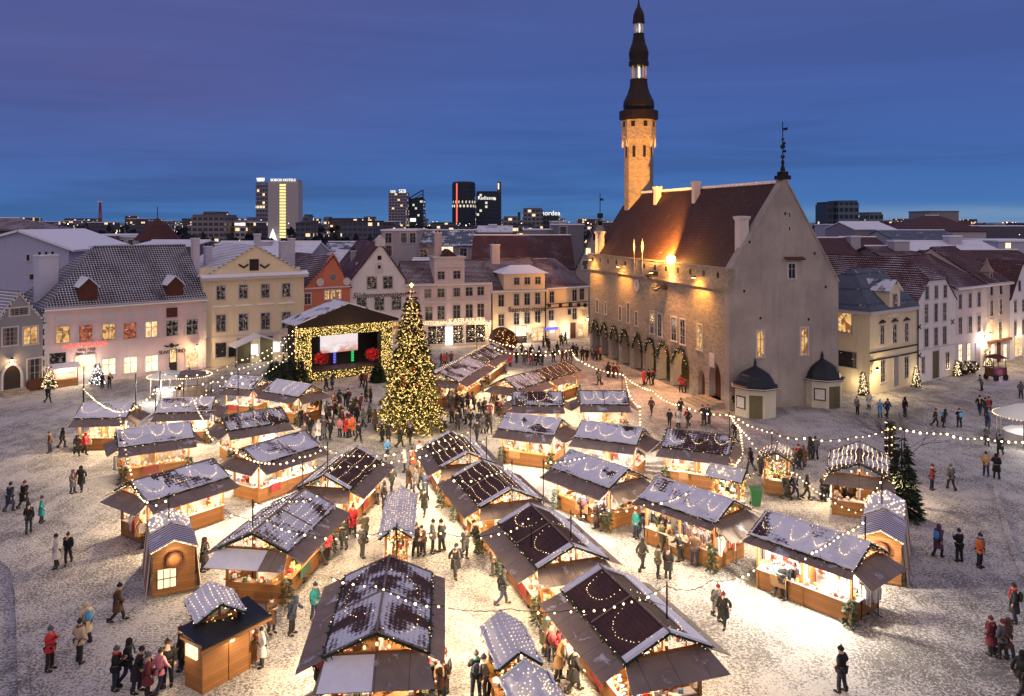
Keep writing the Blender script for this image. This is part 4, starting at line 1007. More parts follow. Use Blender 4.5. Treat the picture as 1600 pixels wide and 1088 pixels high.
# 7 cream corner house
A, B = G(767, 538.5), G(853, 534.5); f = Fac(A, B); ze = ez(f, 767, 454)
CR = (.56, .43, .31)
zr = f.px(820, 403, 8)[1]
B2 = G(919, 527.5)
f2 = Fac(B, B2)
f, r = house('cream corner house with a wall dormer under a snowy hip and painted lettering', A, B, ze, 15, CR, ('eave', zr, 8, .01, f.L - .01), 'clay_tiles', .34)
(sa, zb_), (sb, zt_) = f.px(787, 450), f.px(852, 427)
m = MB(); m.bb(sa, sb - .1, -.1, 4, zb_ - .3, zt_); m.build('wall_dormer', 'plaster', r, col=tuple(q * 1.42 for q in CR))
m = MB(); zz = zt_ + .02; sm = (sa + sb) / 2; P = [(sa - .5, -.6, zz), (sb + .4, -.6, zz), (sb + .4, 5, zz), (sa - .5, 5, zz)]; tops = [(sm - 1.6, 2.4, zz + 1.15), (sm + 1.6, 2.4, zz + 1.15)]
m.poly([P[0], P[1], tops[1], tops[0]]); m.poly([P[1], P[2], tops[1]]); m.poly([P[2], P[3], tops[0], tops[1]]); m.poly([P[3], P[0], tops[0]]); m.poly(P[::-1]); m.build('dormer_roof', 'snow', r)
wins(f, r, [((807, 823.5, 840), 439.5, 438.5, .95, 1.1, 'cross', 'dark_glass')], -.1)
wins(f, r, [((783, 807, 823.5, 840), 470, 466.5, .9, 1.75, 'cross', 'dark_glass'), ((783, 807, 823.5, 840), 500.5, 495.5, .9, 1.75, 'cross', ['dark_glass', 'painted_glint_glass', 'painted_glint_glass', 'dark_glass']),
            ((840,), 522, 522, 1.9, 2.0, 'six', 'shop_window')])
s, z = f.px(823, 483); text(r, 'Sapnazi-maja', 1.15, (s, -.06, z - .4), 'sign_dark', .03)
s, z = f.px(814, 526); door(r, s, 1.8, 2.7, 'sign_dark', 0, 0, 'bright_shop'); lamp(r, (s, -.9, 1.8), 380, (1, .88, .66), .3)
m = MB(); m.tube([(.1, -.15, 0), (.1, -.15, ze)], .09, 6); m.build('downpipe', 'dark_metal', r); m = MB(); m.tube([(f.L - .1, -.15, 0), (f.L - .1, -.15, ze)], .1, 6); m.build('downpipe', 'dark_metal', r)
chimney(r, f.px(773.5, 400, 7)[0], 7, zr - 1.5, f.px(773.5, 384, 7)[1], 1.3, 1.1, (.55, .45, .44), 1)
lamp(r, (f.px(840, 522)[0], -.9, 2.8), 60, (1, .75, .35), .25)
zr2 = f2.px(880, 403, 9)[1]
f2, r2 = house('cream right wing of the corner house with dark horizontal bands, beside the town hall', B, B2, ez(f2, 885, 448), 15, (.55, .42, .30), ('eave', zr2, 9, .01, f2.px(892, 403, 9)[0]), 'clay_tiles', .32)
wins(f2, r2, [((862,), 464.5, 464.5, .9, 1.75, 'cross', 'dark_glass'), ((897.5,), 461.5, 461.5, .9, 1.75, 'cross', 'dark_glass'), ((909,), 459.5, 459.5, .9, 1.75, 'cross', 'dark_glass'),
              ((897.5,), 490.5, 490.5, .9, 1.75, 'cross', 'dark_glass'), ((889.5,), 487.5, 487.5, .7, .9, 'plain', 'dark_glass'), ((861,), 497, 497, 1.0, 2.4, 'six', 'painted_glint_glass'),
              ((882.5,), 520.5, 520.5, 1.9, 1.9, 'plain', 'bright_shop'), ((907,), 515, 515, 1.0, 2.0, 'plain', 'shop_window')])
for y in (474, 480):
    z = f2.px(880, y)[1]; m = MB(); m.bb(0.05, f2.L, -.08, -.001, z - .06, z + .06); m.build('dark_band', 'sign_dark', r2)
for x in (858, 875.5, 891, 904, 914): s, z = f2.px(x, 477); m = MB(); m.bb(s - .3, s + .3, -.07, -.001, z - .3, z + .3); m.build('band_square', 'sign_dark', r2)
door(r2, f2.px(863, 523)[0], 1.2, 3.0, 'white_trim', .1, 0, 'bright_shop'); door(r2, f2.px(895, 519)[0], 1.1, 2.5, 'brown_timber', .1)
s, z = f2.px(861, 513.5); m = MB(); m.bb(s - 1.2, s + 1.2, -.25, -.05, z - .2, z + .2); m.build('neon_sign', 'blue_neon', r2)
for x, p in ((863, 120), (882, 120), (907, 60)): lamp(r2, (f2.px(x, 520)[0], -.9, 2.2), p, (1, .8, .5), .3)
wall_lantern(f2, 914, 498, 420, 'bright lantern on the cream wing near the town hall corner', .6)

# right side of the square --------------------------------------------------------
A, B = G(1359, 618), G(1432, 600); f = Fac(A, B); ze = ez(f, 1359, 487); YL = (.76, .64, .43)
r = thing('town_house', 'yellow corner house with grey blue sheet metal hip roof and front dormer', 'house', (f.A[0], f.A[1], 0), f.rz)
D = 11.0; m = MB(); m.bb(0, f.L, 0, D, -.3, ze); m.build('wall', 'plaster', r, col=YL)
za = f.px(1358, 418, 4.2)[1]; sa = f.px(1358, 418, 4.2)[0]; o = .4
m = MB(); P = [(-o, -o, ze), (f.L + .05, -o, ze), (f.L + .05, D, ze), (-o, D, ze)]; a1, a2 = (4.0, 4.2, za), (f.L + .05, 4.2, za - .2)
m.poly([P[0], P[1], a2, a1]); m.poly([P[1], P[2], a2]); m.poly([P[2], P[3], a1, a2]); m.poly([P[3], P[0], a1]); m.poly(P[::-1]); m.build('roof', 'sheet_metal', r, snow=.30)
m = MB(); m.bb(-.35, f.L + .02, -.35, -.001, ze - .4, ze - .01); m.bb(-.35, -.001, 0, D, ze - .4, ze - .01); m.build('cornice', 'white_trim', r)
s, z = f.px(1396, 473); m = MB(); m.prism([(s - 1.15, -.15, z - 1.6), (s + 1.15, -.15, z - 1.6), (s + 1.15, -.15, z + 1.4), (s, -.15, z + 2.3), (s - 1.15, -.15, z + 1.4)], (0, 3.5, 0)); dm = m.build('dormer', 'plaster', r, col=YL)
m = MB(); m.slab((s - 1.45, -.4, z + 1.3), (s, -.4, z + 2.5), (s, 4, z + 2.5), (s - 1.45, 4, z + 1.3), .12); m.slab((s, -.4, z + 2.5), (s + 1.45, -.4, z + 1.3), (s + 1.45, 4, z + 1.3), (s, 4, z + 2.5), .12); m.build('dormer_roof', 'sheet_metal', dm, snow=.55)
window(r, s, z, .95, 1.9, 'cross', 'painted_glint_glass', face=-.15)
wins(f, r, [((1378, 1397.5, 1416), 523, 519.5, .8, 2.0, 'six', 'painted_glint_glass'), ((1379, 1416), 580, 574, .9, 2.4, 'six', 'painted_glint_glass')])
for x in (1378, 1397.5, 1416): s, z = f.px(x, 503 - (x - 1378) * .1); pediment(r, s, z - .1, 1.5)
for y in (545, 557): z = f.px(1397, y - (0))[1]; m = MB(); m.bb(-.03, f.L, -.12, -.001, z - .07, z + .07); m.build('string_course', 'sign_dark', r)
door(r, f.px(1400, 582)[0], 1.05, 3.4, 'sash', .3)
fs = Fac((np.array(A[:2]) + f.inw * D), A)
for x, y, w_, h_, pn in ((1321, 561, 2.6, 1.7, 'dark_glass'), (1315, 502, 2.4, 2.4, 'warm_room')):
    s, z = fs.px(x, y); wn_ = window(r, 0, 0, w_, h_, 'eight' if y > 540 else 'plain', pn, sashm='sign_dark'); wn_.location = (-.004, max(1.5, min(D - 1.5, D - s)), z); wn_.rotation_euler = (0, 0, -pi / 2)
wall_lantern(f, 1361, 577, 520, 'bright lantern on the corner of the yellow metal roofed house', .7, (1.0, .74, .34))
A2, B2 = G(1432, 600), G(1493, 585); f = Fac(A2, B2)
zl = ez(f, 1433, 473); zt_ = ez(f, 1463, 438)
r = thing('town_house', 'white house with clipped gable and dark tiled roof, third storey windows tall', 'house', (f.A[0], f.A[1], 0), f.rz)
(sl, _), (sr, _) = f.px(1450.5, 438), f.px(1477, 438)
m = MB(); m.prism([(0, 0, -.3), (f.L, 0, -.3), (f.L, 0, zl), (sr, 0, zt_), (sl, 0, zt_), (0, 0, zl)], (0, 14, 0)); m.build('wall', 'plaster', r, col=(.78, .73, .70))
zr = zt_ + 2.6; mid = f.L / 2; m = MB(); ye = 3.5
m.slab((-.3, -.15, zl - .2), (sl, -.15, zt_ + .08), (mid, ye, zr), (mid, 16, zr), .15) if False else None
for sg in (0, 1):
    e = (-.3, zl - .25) if sg == 0 else (f.L + .3, zl - .25); t_ = sl if sg == 0 else sr
    Q = [(e[0], -.15, e[1]), (t_, -.15, zt_ + .1), (mid, ye, zr), (mid, 15, zr), (e[0], 15, e[1])]
    m.poly(Q if sg else Q[::-1])
m.poly([(sl, -.25, zt_ + .08), (sr, -.25, zt_ + .08), (mid, ye, zr)]); m.build('roof', 'clay_tiles', r, snow=.30)
wins(f, r, [((1448, 1462.5, 1476.5), 458, 455.5, .8, 1.5, 'six', 'dark_glass'), ((1447, 1462, 1475.5), 490, 487.5, .85, 2.1, 'cross', ['painted_glint_glass', 'dark_glass', 'painted_glint_glass']),
            ((1447, 1462, 1475.5), 528, 524, .9, 2.1, 'six', 'dark_glass'), ((1442,), 571, 571, .8, 1.9, 'six', 'painted_glint_glass'), ((1480,), 564, 564, .9, 2.0, 'six', 'painted_glint_glass')])
door(r, f.px(1461.5, 572)[0], 1.6, 3.2, 'grey_green_paint', .1)
z = f.px(1462, 543)[1]; m = MB(); m.bb(0.05, f.L, -.1, -.001, z - .06, z + .06); m.build('string_course', 'white_trim', r)
for x, y in ((1436, 511), (1488, 503), (1436, 556)):
    s, z = f.px(x, y); m = MB(); m.box((s, -.05, z), (.9, .06, .1), (0, .6, 0)); m.box((s, -.055, z), (.9, .06, .1), (0, -.6, 0)); m.build('wall_anchor', 'dark_metal', r)
m = MB(); m.tube([(.05, -.15, 0), (.05, -.15, zl)], .08, 6); m.build('downpipe', 'dark_metal', r)
A3, B3 = G(1493, 585), G(1542, 572); f = Fac(A3, B3); ze = ez(f, 1515, 447.5)
f, r = house('lilac white narrow house with grey roof edge and lit ground floor windows', A3, B3, ze, 14, (.50, .44, .44), ('eave', ze + 3.6, 7, .01, f.L - .01), 'clay_tiles', .26)
wins(f, r, [((1500, 1515.5, 1529.5), 471.5, 468, .85, 1.8, 'six', 'dark_glass'), ((1500, 1515.5, 1529.5), 509, 505.5, .9, 2.0, 'six', 'dark_glass'), ((1500, 1513.5), 552, 550, 1.0, 2.2, 'six', ['bright_shop', 'bright_shop'])])
door(r, f.px(1527.5, 556)[0], 1.2, 3.0, 'sash', .1)
lamp(r, (f.px(1529, 540)[0], -.6, f.px(1529, 535)[1]), 120, (.85, .85, 1), .2)
wall_lantern(f, 1538, 522, 620, 'bright lantern where the lilac house meets the narrow brown house', .7)
A4, B4 = G(1542, 572), G(1578, 563.5); f = Fac(A4, B4); ze = ez(f, 1560, 441.5)
f, r = house('narrow beige house with a small pointed dormer and glowing shop entrance', A4, B4, ze, 14, (.40, .34, .32), ('eave', ze + 4.4, 7, .01, f.L - .01), 'clay_tiles', .24)
wins(f, r, [((1549, 1563.5), 454, 452.5, .8, 1.3, 'plain', 'dark_glass'), ((1549, 1563.5), 481.5, 479, .8, 2.0, 'six', 'painted_glint_glass'), ((1562.5,), 517, 517, .9, 2.4, 'six', 'painted_glint_glass'), ((1550,), 512, 512, .9, 2.0, 'six', 'shop_window')])
s, z = f.px(1560, 427); m = MB(); m.prism([(s - .55, .9, z - 1.2), (s + .55, .9, z - 1.2), (s + .55, .9, z + .1), (s - .55, .9, z + .1)], (0, 2, 0)); dm = m.build('dormer', 'plaster', r, col=(.33, .27, .24)); m = MB(); m.lathe((s, 1.4, z + .1), [(.95, 0), (.3, 1.0), (.03, 1.9)], 4, 0, pi / 4); m.build('dormer_spire', 'plaster', dm, col=(.30, .22, .18)); window(r, s, z - .4, .6, .8, 'plain', 'dark_glass', False, .9)
s, z = f.px(1560, 532); m = MB(); m.bb(.1, f.L - .1, -.35, -.001, z - .15, z + .15); m.build('shop_cornice', 'brown_timber', r)
door(r, f.px(1560, 555)[0], 1.3, 2.9, 'brown_timber', .1); 
for x in (1551, 1570): s, z = f.px(x, 551); window(r, s, z, 1.0, 2.2, 'plain', 'bright_shop')
for x in (1548, 1560, 1571): lamp(r, (f.px(x, 545)[0], -.8, 3.6), 110, (1, .68, .3), .2)
A5, B5 = G(1578, 563.5), G(1628, 551); f = Fac(A5, B5)
f, r = house('white steep gabled house at the right edge with a yellow lit shop window', A5, B5, ez(f, 1579, 466), 14, (.56, .53, .55), ('gable', f.px(1596, 409)[1], f.px(1597, 410)[0]), 'clay_tiles', .24)
wins(f, r, [((1592.5,), 447, 447, .8, 1.4, 'plain', 'dark_glass'), ((1586, 1598.5), 479, 477.5, .8, 1.6, 'six', 'dark_glass'), ((1586, 1598.5), 513.5, 511, .8, 2.0, 'six', 'dark_glass'), ((1591,), 542, 542, 2.4, 2.5, 'six', 'shop_window')])
lamp(r, (f.px(1591, 545)[0], -1, 2.8), 200, (1, .74, .38), .3)
# ------------------------------------------------------------------ roofs, houses and the city behind
def block(label, x0, x1, ytop, Y, depth=14, col=(.3, .28, .3), wallm='plaster', roofm=None, yridge=None, snow=.5, cat='building', name='city_building', flatsnow=True, rz=0.0, group=None, win=None, winm='dark_glass', chim=(), zb=-.5, hipl=0.0, hipr=0.0):
    """building behind the square: ytop = eave line in the photograph, yridge = ridge line (None: flat roof)"""
    a, b = PT(x0, ytop, Y), PT(x1, ytop, Y); L = b[0] - a[0]; ze = a[2]
    r = thing(name, label, cat, (a[0], Y, 0), rz, group)
    m = MB(); m.bb(0, L, 0, depth, zb, ze); 
    if yridge is None:
        m.build('wall', wallm, r, col=col)
        c = MB(); c.bb(-.2, L + .2, -.2, depth + .2, ze, ze + .3); c.build('roof', 'snow' if flatsnow else 'painted', r, col=tuple(q * .6 for q in col))
    else:
        yr = depth / 2; zr = CAMZ - (yridge - HOR) * (Y + yr) / F
        m.prism([(.01, 0.01, ze), (.01, depth, ze), (.01, yr, zr - .2)], (.3, 0, 0)) if hipl == 0 else None
        m.prism([(L - .01, 0.01, ze), (L - .01, yr, zr - .2), (L - .01, depth, ze)], (-.3, 0, 0)) if hipr == 0 else None
        m.build('wall', wallm, r, col=col); q = MB(); k = (zr - ze) / yr; o = .4
        q.slab((-.2, -o, ze - k * o), (L + .2, -o, ze - k * o), (L + .2 - hipr, yr, zr), (-.2 + hipl, yr, zr), .2); q.slab((-.2, depth + o, ze - k * o), (L + .2, depth + o, ze - k * o), (L + .2 - hipr, yr, zr), (-.2 + hipl, yr, zr), .2)
        if hipl: q.prism([(-.2, -o, ze - k * o), (-.2, depth + o, ze - k * o), (hipl - .2, yr, zr)], (0, 0, -.2))
        if hipr: q.prism([(L + .2, -o, ze - k * o), (L + .2, depth + o, ze - k * o), (L + .2 - hipr, yr, zr)], (0, 0, -.2))
        q.build('roof', roofm or 'clay_tiles', r, snow=snow)
        q = MB(); q.tube([(hipl - .2, yr, zr + .05), (L + .2 - hipr, yr, zr + .05)], .16, 5); q.build('ridge', 'snow', r)
    for cx, ct, w_ in chim:
        p = PT(cx, ct, Y + depth * .4); m = MB(); m.bb(p[0] - a[0] - w_ / 2, p[0] - a[0] + w_ / 2, depth * .4 - w_ / 2, depth * .4 + w_ / 2, ze - 1, p[2], 0); m.bb(p[0] - a[0] - w_ / 2 - .1, p[0] - a[0] + w_ / 2 + .1, depth * .4 - w_ / 2 - .1, depth * .4 + w_ / 2 + .1, p[2], p[2] + .25, 1); m.build('chimney', ['plaster', 'snow'], r, col=(.45, .43, .47))
    for wx, wy, ww, wh, pn in (win or ()):
        p = PT(wx, wy, Y); window(r, p[0] - a[0], p[2], ww, wh, 'cross' if ww < 2 else 'six', pn)
    return r
# left
m = None
Yw = 112.0
P = [PT(x, y, Yw) for x, y in ((-60, 500), (106, 500), (108, 387), (31, 360), (-60, 384))]
t = thing('white_wall_house', 'tall blank white gable wall rising behind the grey house at the left edge', 'house', (P[0][0], Yw, 0), 0)
m = MB(); Q = [(p[0] - P[0][0], 0, p[2]) for p in P]; Q[0] = (Q[0][0], 0, -1); Q[1] = (Q[1][0], 0, -1); m.prism(Q, (0, 16, 0)); m.build('wall', 'plaster', t, col=(.42, .42, .56))
m = MB(); ov = .5
m.slab((Q[2][0] + 1.0, -ov, Q[2][2] - .3), (Q[3][0], -ov, Q[3][2] + .1), (Q[3][0], 17, Q[3][2] + .1), (Q[2][0] + 1.0, 17, Q[2][2] - .3), .3); m.slab((Q[4][0], -ov, Q[4][2] + .1), (Q[3][0], -ov, Q[3][2] + .1), (Q[3][0], 17, Q[3][2] + .1), (Q[4][0], 17, Q[4][2] + .1), .3); m.build('roof', 'snow', t)
for wx, wy, ww, wh in ((44, 403, .5, .9), (87, 418, .8, 1.2), (52, 433, 1.1, .8)):
    p = PT(wx, wy, Yw); window(t, p[0] - P[0][0], p[2], ww, wh, 'plain', 'dark_glass')
block('white low wing with snowy roof and two windows beside the blank white wall', 106, 137, 388, 116, 12, (.40, .40, .46), win=((116, 398, 1.0, 1.5, 'dark_glass'), (128, 398, 1.0, 1.5, 'dark_glass')))
block('hip roofed house with a yellow lit roof far behind the blank white wall', -40, 52, 358, 190, 18, (.06, .04, .05), roofm='clay_tiles', yridge=341, snow=.35, hipr=9)
block('brown flat roofed brick building in front of the left horizon', 108, 181, 369, 230, 24, (.17, .10, .09), win=((160, 378, 2, 1.4, 'warm_room'), (130, 378, 2, 1.4, 'dark_glass')))
block('small white flat building right of the brown brick building', 181, 212, 371, 232, 14, (.40, .40, .44), win=((190, 380, 1.4, 1.8, 'dark_glass'), (204, 380, 1.4, 1.8, 'dark_glass')))
t = thing('pyramid_tower', 'dark tower with a pointed pyramid roof behind the pink souvenir house', 'tower', (PT(246, 380, 200)[0], 200, 0), .3)
m = MB(); m.lathe((0, 0, 0), [(5.2, -1), (5.2, 14)], 4, 0, pi / 4); m.build('wall', 'plaster', t, col=(.10, .07, .07)); m = MB(); m.lathe((0, 0, 14), [(5.8, -.4), (2.6, 3.4), (.1, 5.2)], 8, 0, pi / 8); m.build('roof', 'clay_tiles', t, snow=.05); m = MB(); m.tube([(0, 0, 19), (0, 0, 22)], .1, 5); m.build('spike', 'dark_metal', t)
block('snow covered low roofs right behind the pink house ridge', 205, 300, 384, 150, 18, (.16, .13, .15), roofm='old_pantiles', yridge=376, snow=.75)
block('wide grey house with snowy roof and chimneys behind the yellow house', 316, 480, 402, 132, 18, (.30, .28, .32), roofm='sheet_metal', yridge=378, snow=.75, chim=((344, 383, 1.4), (416, 378, 1.8), (463, 384, 1.6)))
block('low blue grey snowy roof between the yellow house and the red gable', 468, 560, 412, 140, 16, (.22, .22, .27), roofm='sheet_metal', yridge=392, snow=.62, chim=((505, 397, .9),))
block('dark low shed with snow patches behind the red gable', 500, 612, 398, 185, 18, (.13, .13, .16), roofm='sheet_metal', yridge=378, snow=.5)
block('grey four storey block with a flat roof behind the white gabled house', 596, 650, 361, 160, 20, (.36, .33, .34), win=((607, 372, 1.3, 2.0, 'dark_glass'), (631, 372, 1.3, 2.0, 'dark_glass'), (607, 392, 1.5, 2.1, 'dark_glass'), (645, 372, 1.2, 2.0, 'dark_glass')))
block('grey annex with one lit attic window and a half snowy roof', 650, 742, 383, 166, 18, (.34, .31, .33), roofm='sheet_metal', yridge=360, snow=.45, win=((662, 398, 1.5, 2.1, 'painted_glint_glass'), (724, 396, 1.5, 2.1, 'dark_glass'), (699, 390, 2.4, 1.2, 'bright_shop')), chim=((683, 364, 1.6),))
block('long house with large red tiled roof and white gable end behind the cream corner house', 737, 897, 418, 142, 20, (.42, .42, .52), roofm='clay_tiles', yridge=368, snow=.20)
block('snow roofed low house between the pink attic house and the long red roof', 640, 690, 418, 136, 12, (.3, .27, .3), roofm='sheet_metal', yridge=404, snow=.85)
# gabled church-like house behind the town hall
Yg = 140.0; x0, x1 = PT(900, 0, Yg)[0], PT(968, 0, Yg)[0]
t = thing('gabled_church', 'tall pointed stone gable with a slim finial left of the town hall', 'church', (x0, Yg, 0), -.1)
zA = PT(938, 338, Yg)[2]; zE = PT(908, 420, Yg)[2]; w_ = x1 - x0
m = MB(); m.prism([(0, 0, -1), (w_, 0, -1), (w_, 0, zE), (w_ * .55, 0, zA), (0, 0, zE)], (0, 18, 0)); m.build('wall', 'plaster', t, col=(.36, .31, .30))
m = MB(); m.slab((-.3, -.2, zE - .3), (w_ * .55, -.2, zA + .1), (w_ * .55, 18, zA + .1), (-.3, 18, zE - .3), .2); m.slab((w_ * .55, -.2, zA + .1), (w_ + .3, -.2, zE - .3), (w_ + .3, 18, zE - .3), (w_ * .55, 18, zA + .1), .2); m.build('roof', 'old_pantiles', t, snow=.2)
m = MB(); m.bb(w_ * .55 - .5, w_ * .55 + .5, -.4, .6, zA - .3, zA + .5); m.tube([(w_ * .55, 0, zA), (w_ * .55, 0, zA + 4)], .07, 5); m.bb(w_ * .55, w_ * .55 + .6, -.03, .03, zA + 2.7, zA + 3.1); m.build('finial', 'dark_metal', t)
for px_, py_, a, b, pn in ((938, 349, .9, .9, 'stage_black'), (929, 370, .7, 1.5, 'stage_black'), (938, 369, .7, 1.6, 'stage_black'), (919, 393, .9, 1.2, 'bright_shop'), (914, 414, 1.0, 1.6, 'painted_glint_glass')):
    p = PT(px_, py_, Yg); window(t, p[0] - x0, p[2], a, b, 'plain', pn, trim=pn != 'stage_black')
block('dark roofed range with antennas left of the pointed stone gable', 866, 912, 352, 210, 18, (.17, .16, .19), win=((880, 360, 2, 2, 'dark_glass'),))
block('white cube shaped building with small windows above the long red roof', 863, 883, 347, 240, 18, (.42, .42, .52), win=((869, 353, 1.8, 1.8, 'dark_glass'), (877, 357, 1.8, 1.8, 'dark_glass')))
block('grey roof cluster with chimneys above the middle of the long red roof', 745, 800, 362, 200, 20, (.26, .24, .28), roofm='sheet_metal', yridge=354, snow=.65, chim=((770, 352, 2.0), (788, 356, 1.6)))
block('low grey building with a row of small lights above the long red roof', 818, 866, 360, 215, 16, (.28, .26, .28), flatsnow=True)
# right
block('dark red tiled roof just right of the town hall gable', 1283, 1345, 400, 120, 14, (.2, .17, .18), roofm='clay_tiles', yridge=372, snow=.12, chim=((1334, 371, 1.5),))
block('second dark red roof behind the yellow metal roofed house', 1340, 1398, 394, 128, 14, (.2, .17, .18), roofm='clay_tiles', yridge=371, snow=.1)
block('pale snowy flat roofs directly behind the yellow metal roofed house', 1297, 1365, 413, 104, 12, (.38, .36, .40))
block('broad dark tiled roof over the white clipped gable house', 1392, 1500, 408, 112, 16, (.2, .17, .18), roofm='clay_tiles', yridge=385, snow=.26, hipr=6, chim=((1404, 378, 2.2),))
block('broad dark tiled roof over the lilac and beige houses', 1480, 1640, 420, 122, 16, (.2, .17, .18), roofm='clay_tiles', yridge=391, snow=.22)
block('pale house with a snowy sheet roof and roof railing right of the grey green gable', 1418, 1562, 391, 150, 12, (.36, .36, .42), roofm='sheet_metal', yridge=377, snow=.8, chim=((1488, 370, 2.4),))
block('grey green plain gable wall below the maroon roof', 1400, 1510, 377, 190, 20, (.30, .32, .34), roofm='sheet_metal', yridge=360, snow=.35)
block('large maroon hipped roof with pale walls on the right skyline', 1425, 1541, 361, 250, 30, (.40, .37, .38), roofm='clay_tiles', yridge=337, snow=.12, hipl=12, hipr=7)
block('flat penthouse block on top of the right skyline behind the maroon roof', 1453, 1498, 331, 300, 16, (.22, .21, .22), flatsnow=False, zb=10)
block('white house with a snowy roof at the right edge skyline', 1560, 1660, 378, 165, 16, (.44, .44, .54), win=((1575, 384, 1.2, 1.2, 'bright_shop'),))
block('dark range with trees and a snowy path line on the far right', 1530, 1660, 354, 330, 30, (.09, .09, .12))
block('low snowy roof row left of the maroon roof', 1336, 1400, 358, 210, 20, (.22, .2, .23), roofm='sheet_metal', yridge=347, snow=.8)
block('grey annex building with small windows below the right glass tower', 1302, 1338, 352, 260, 16, (.36, .35, .40), win=((1310, 357, 2, 2, 'dark_glass'), (1322, 357, 2, 2, 'dark_glass')))
t = thing('bare_tree', 'leafless tree on the right skyline left of the maroon roof', 'tree', (PT(1412, 360, 270)[0], 270, 0))
def bare_tree(t, h, r0, n=5, seed=1, m_='bark'):
    rr = random.Random(seed); m = MB(); m.tube([(0, 0, 0), (0, 0, h * .35), (rr.uniform(-.1, .1) * h * .2, 0, h * .6)], [r0, r0 * .75, r0 * .45], 6); m.build('trunk', m_, t); c = MB()
    def br(p, d, L, r_, lv):
        q = [p[i] + d[i] * L for i in range(3)]; c.tube([p, q], [r_, r_ * .55], 4, cap=False)
        if lv == 0: return
        for k in range(3):
            e = [d[i] + rr.uniform(-.7, .7) for i in range(3)]; e[2] = abs(e[2]) * .8 + .15; l_ = sqrt(sum(v * v for v in e)); br(q, [v / l_ for v in e], L * rr.uniform(.55, .8), r_ * .6, lv - 1)
    for k in range(n):
        a = 2 * pi * k / n + rr.random(); br((0, 0, h * (.3 + .28 * rr.random())), (cos(a) * .65, sin(a) * .65, .75), h * .22, r0 * .4, 3)
    c.build('crown', m_, t)
bare_tree(t, 20, .35, 6, 3)
# modern towers
def tower(label, x0, x1, ytop, Y, depth, col, wm='far_glass', name='high_rise', rz=0.0, ybase=None):
    a, b = PT(x0, ytop, Y), PT(x1, ytop, Y); L = b[0] - a[0]
    r = thing(name, label, 'high-rise', (a[0], Y, 0), rz); m = MB(); m.bb(0, L, 0, depth, -1, a[2]); m.build('wall', wm, r, col=col)
    c = MB(); c.bb(.5, L - .5, .5, depth - .5, a[2], a[2] + 1.2); c.build('roof', 'painted', r, col=tuple(q * .7 for q in col)); return r, a, L
Yv = 560.0
r, a, L = tower('white slab hotel tower with a yellow lit stair strip and bright rooftop lettering', 419, 466, 284, Yv, 12, (.44, .40, .42), 'painted')
ww = PT(419, 284, Yv)[0] - PT(399, 284, Yv + 6)[0]
m = MB(); m.prism([(-ww, 7, -1), (0, -.01, -1), (0, 12, -1), (-ww, 18, -1)], (0, 0, a[2] + .5)); m.build('window_wing', 'far_flats', r, col=(.22, .21, .24))
s0, s1 = PT(437, 0, Yv)[0] - a[0], PT(446.5, 0, Yv)[0] - a[0]
for k in range(18):
    y = 288 + k * 4.75; zt_, zb_ = PT(0, y, Yv)[2], PT(0, y + 3.2, Yv)[2]; m = MB(); m.bb(s0, s1, -.2, -.02, zb_, zt_); m.build('stair_window', 'lit_stairs', r)
text(r, 'VIRU', 3.6, (-ww * .55, 2, a[2] + .3), 'white_sign', .3, 'rooftop_sign', rz=-.55); text(r, 'SOKOS HOTELS', 2.5, (L * .5, -.4, a[2] + .3), 'white_sign', .3, 'rooftop_sign')
m = MB(); m.bb(s0 - 5.5, s0 - 2, -1.5, -.3, 2, 4); m.lathe((s0 - 3.6, -4, 4), [(3.2, 0), (1.6, 5), (.1, 9)], 6); m.build('lit_entrance', 'white_sign', r)
r, a, L = tower('grey ribbed office tower with two white rooftop signs', 607, 635, 302, 820, 26, (.26, .25, .29), 'far_flats')
text(r, 'SEB', 3.6, (L * .25, -.3, a[2] + .4), 'white_sign', .3, 'rooftop_sign'); text(r, 'SEB', 5, (L * .78, -.3, a[2] + .4), 'white_sign', .3, 'rooftop_sign')
Yb = 840; r, a, L = tower('dark glass tower whose top rises into an open slanted steel fin', 636, 661, 312, Yb, 24, (.03, .05, .08))
zt_ = PT(0, 297, Yb)[2]; m = MB(); m.prism([(0, -.05, a[2]), (L, -.05, a[2]), (L, -.05, a[2] + 3), ], (0, 6, 0)); m.tube([(0, 0, a[2]), (L, 0, zt_)], .6, 4); m.tube([(L, 0, a[2]), (L, 0, zt_)], .5, 4); m.tube([(L * .45, 0, a[2] + 1), (L, 0, zt_ - 4)], .4, 4); m.build('roof_fin', 'dark_metal', r)
m = MB(); m.bb(L * .2, L * .55, -.6, -.05, 18.5 - (346 - 345), 21); m.build('lit_sign', 'white_sign', r)
Yc = 700; a, b = PT(705, 285, Yc), PT(742, 290, Yc); L = b[0] - a[0]
r = thing('high_rise', 'rounded black glass hotel tower with a thin red light line down its front', 'high-rise', ((a[0] + b[0]) / 2, Yc + L / 2, 0)); m = MB(); m.lathe((0, 0, -1), [(L / 2, 0), (L / 2, a[2])], 20); m.build('wall', 'far_glass', r, col=(.02, .03, .045)); m = MB(); m.lathe((0, 0, a[2] - 1), [(L / 2 - .5, 0), (L / 2 - .5, 1.4), (L / 3, 2)], 20); m.build('roof', 'painted', r, col=(.05, .05, .06))
ang = radians(-122); m = MB(); q = L / 2 + .2; m.tube([(q * cos(ang), q * sin(ang), 8), (q * cos(ang), q * sin(ang), a[2] - 1)], .55, 4); m.build('light_strip', 'red_neon', r)
m = MB()
for k in range(7): an = radians(-35 + 0 * k); m.bb(q * cos(an) - 1.2, q * cos(an) + .2, q * sin(an) - .6, q * sin(an) + .2, a[2] - 9 - 3.4 * k, a[2] - 7.2 - 3.4 * k)
m.build('lit_windows', 'city_light', r) if False else None
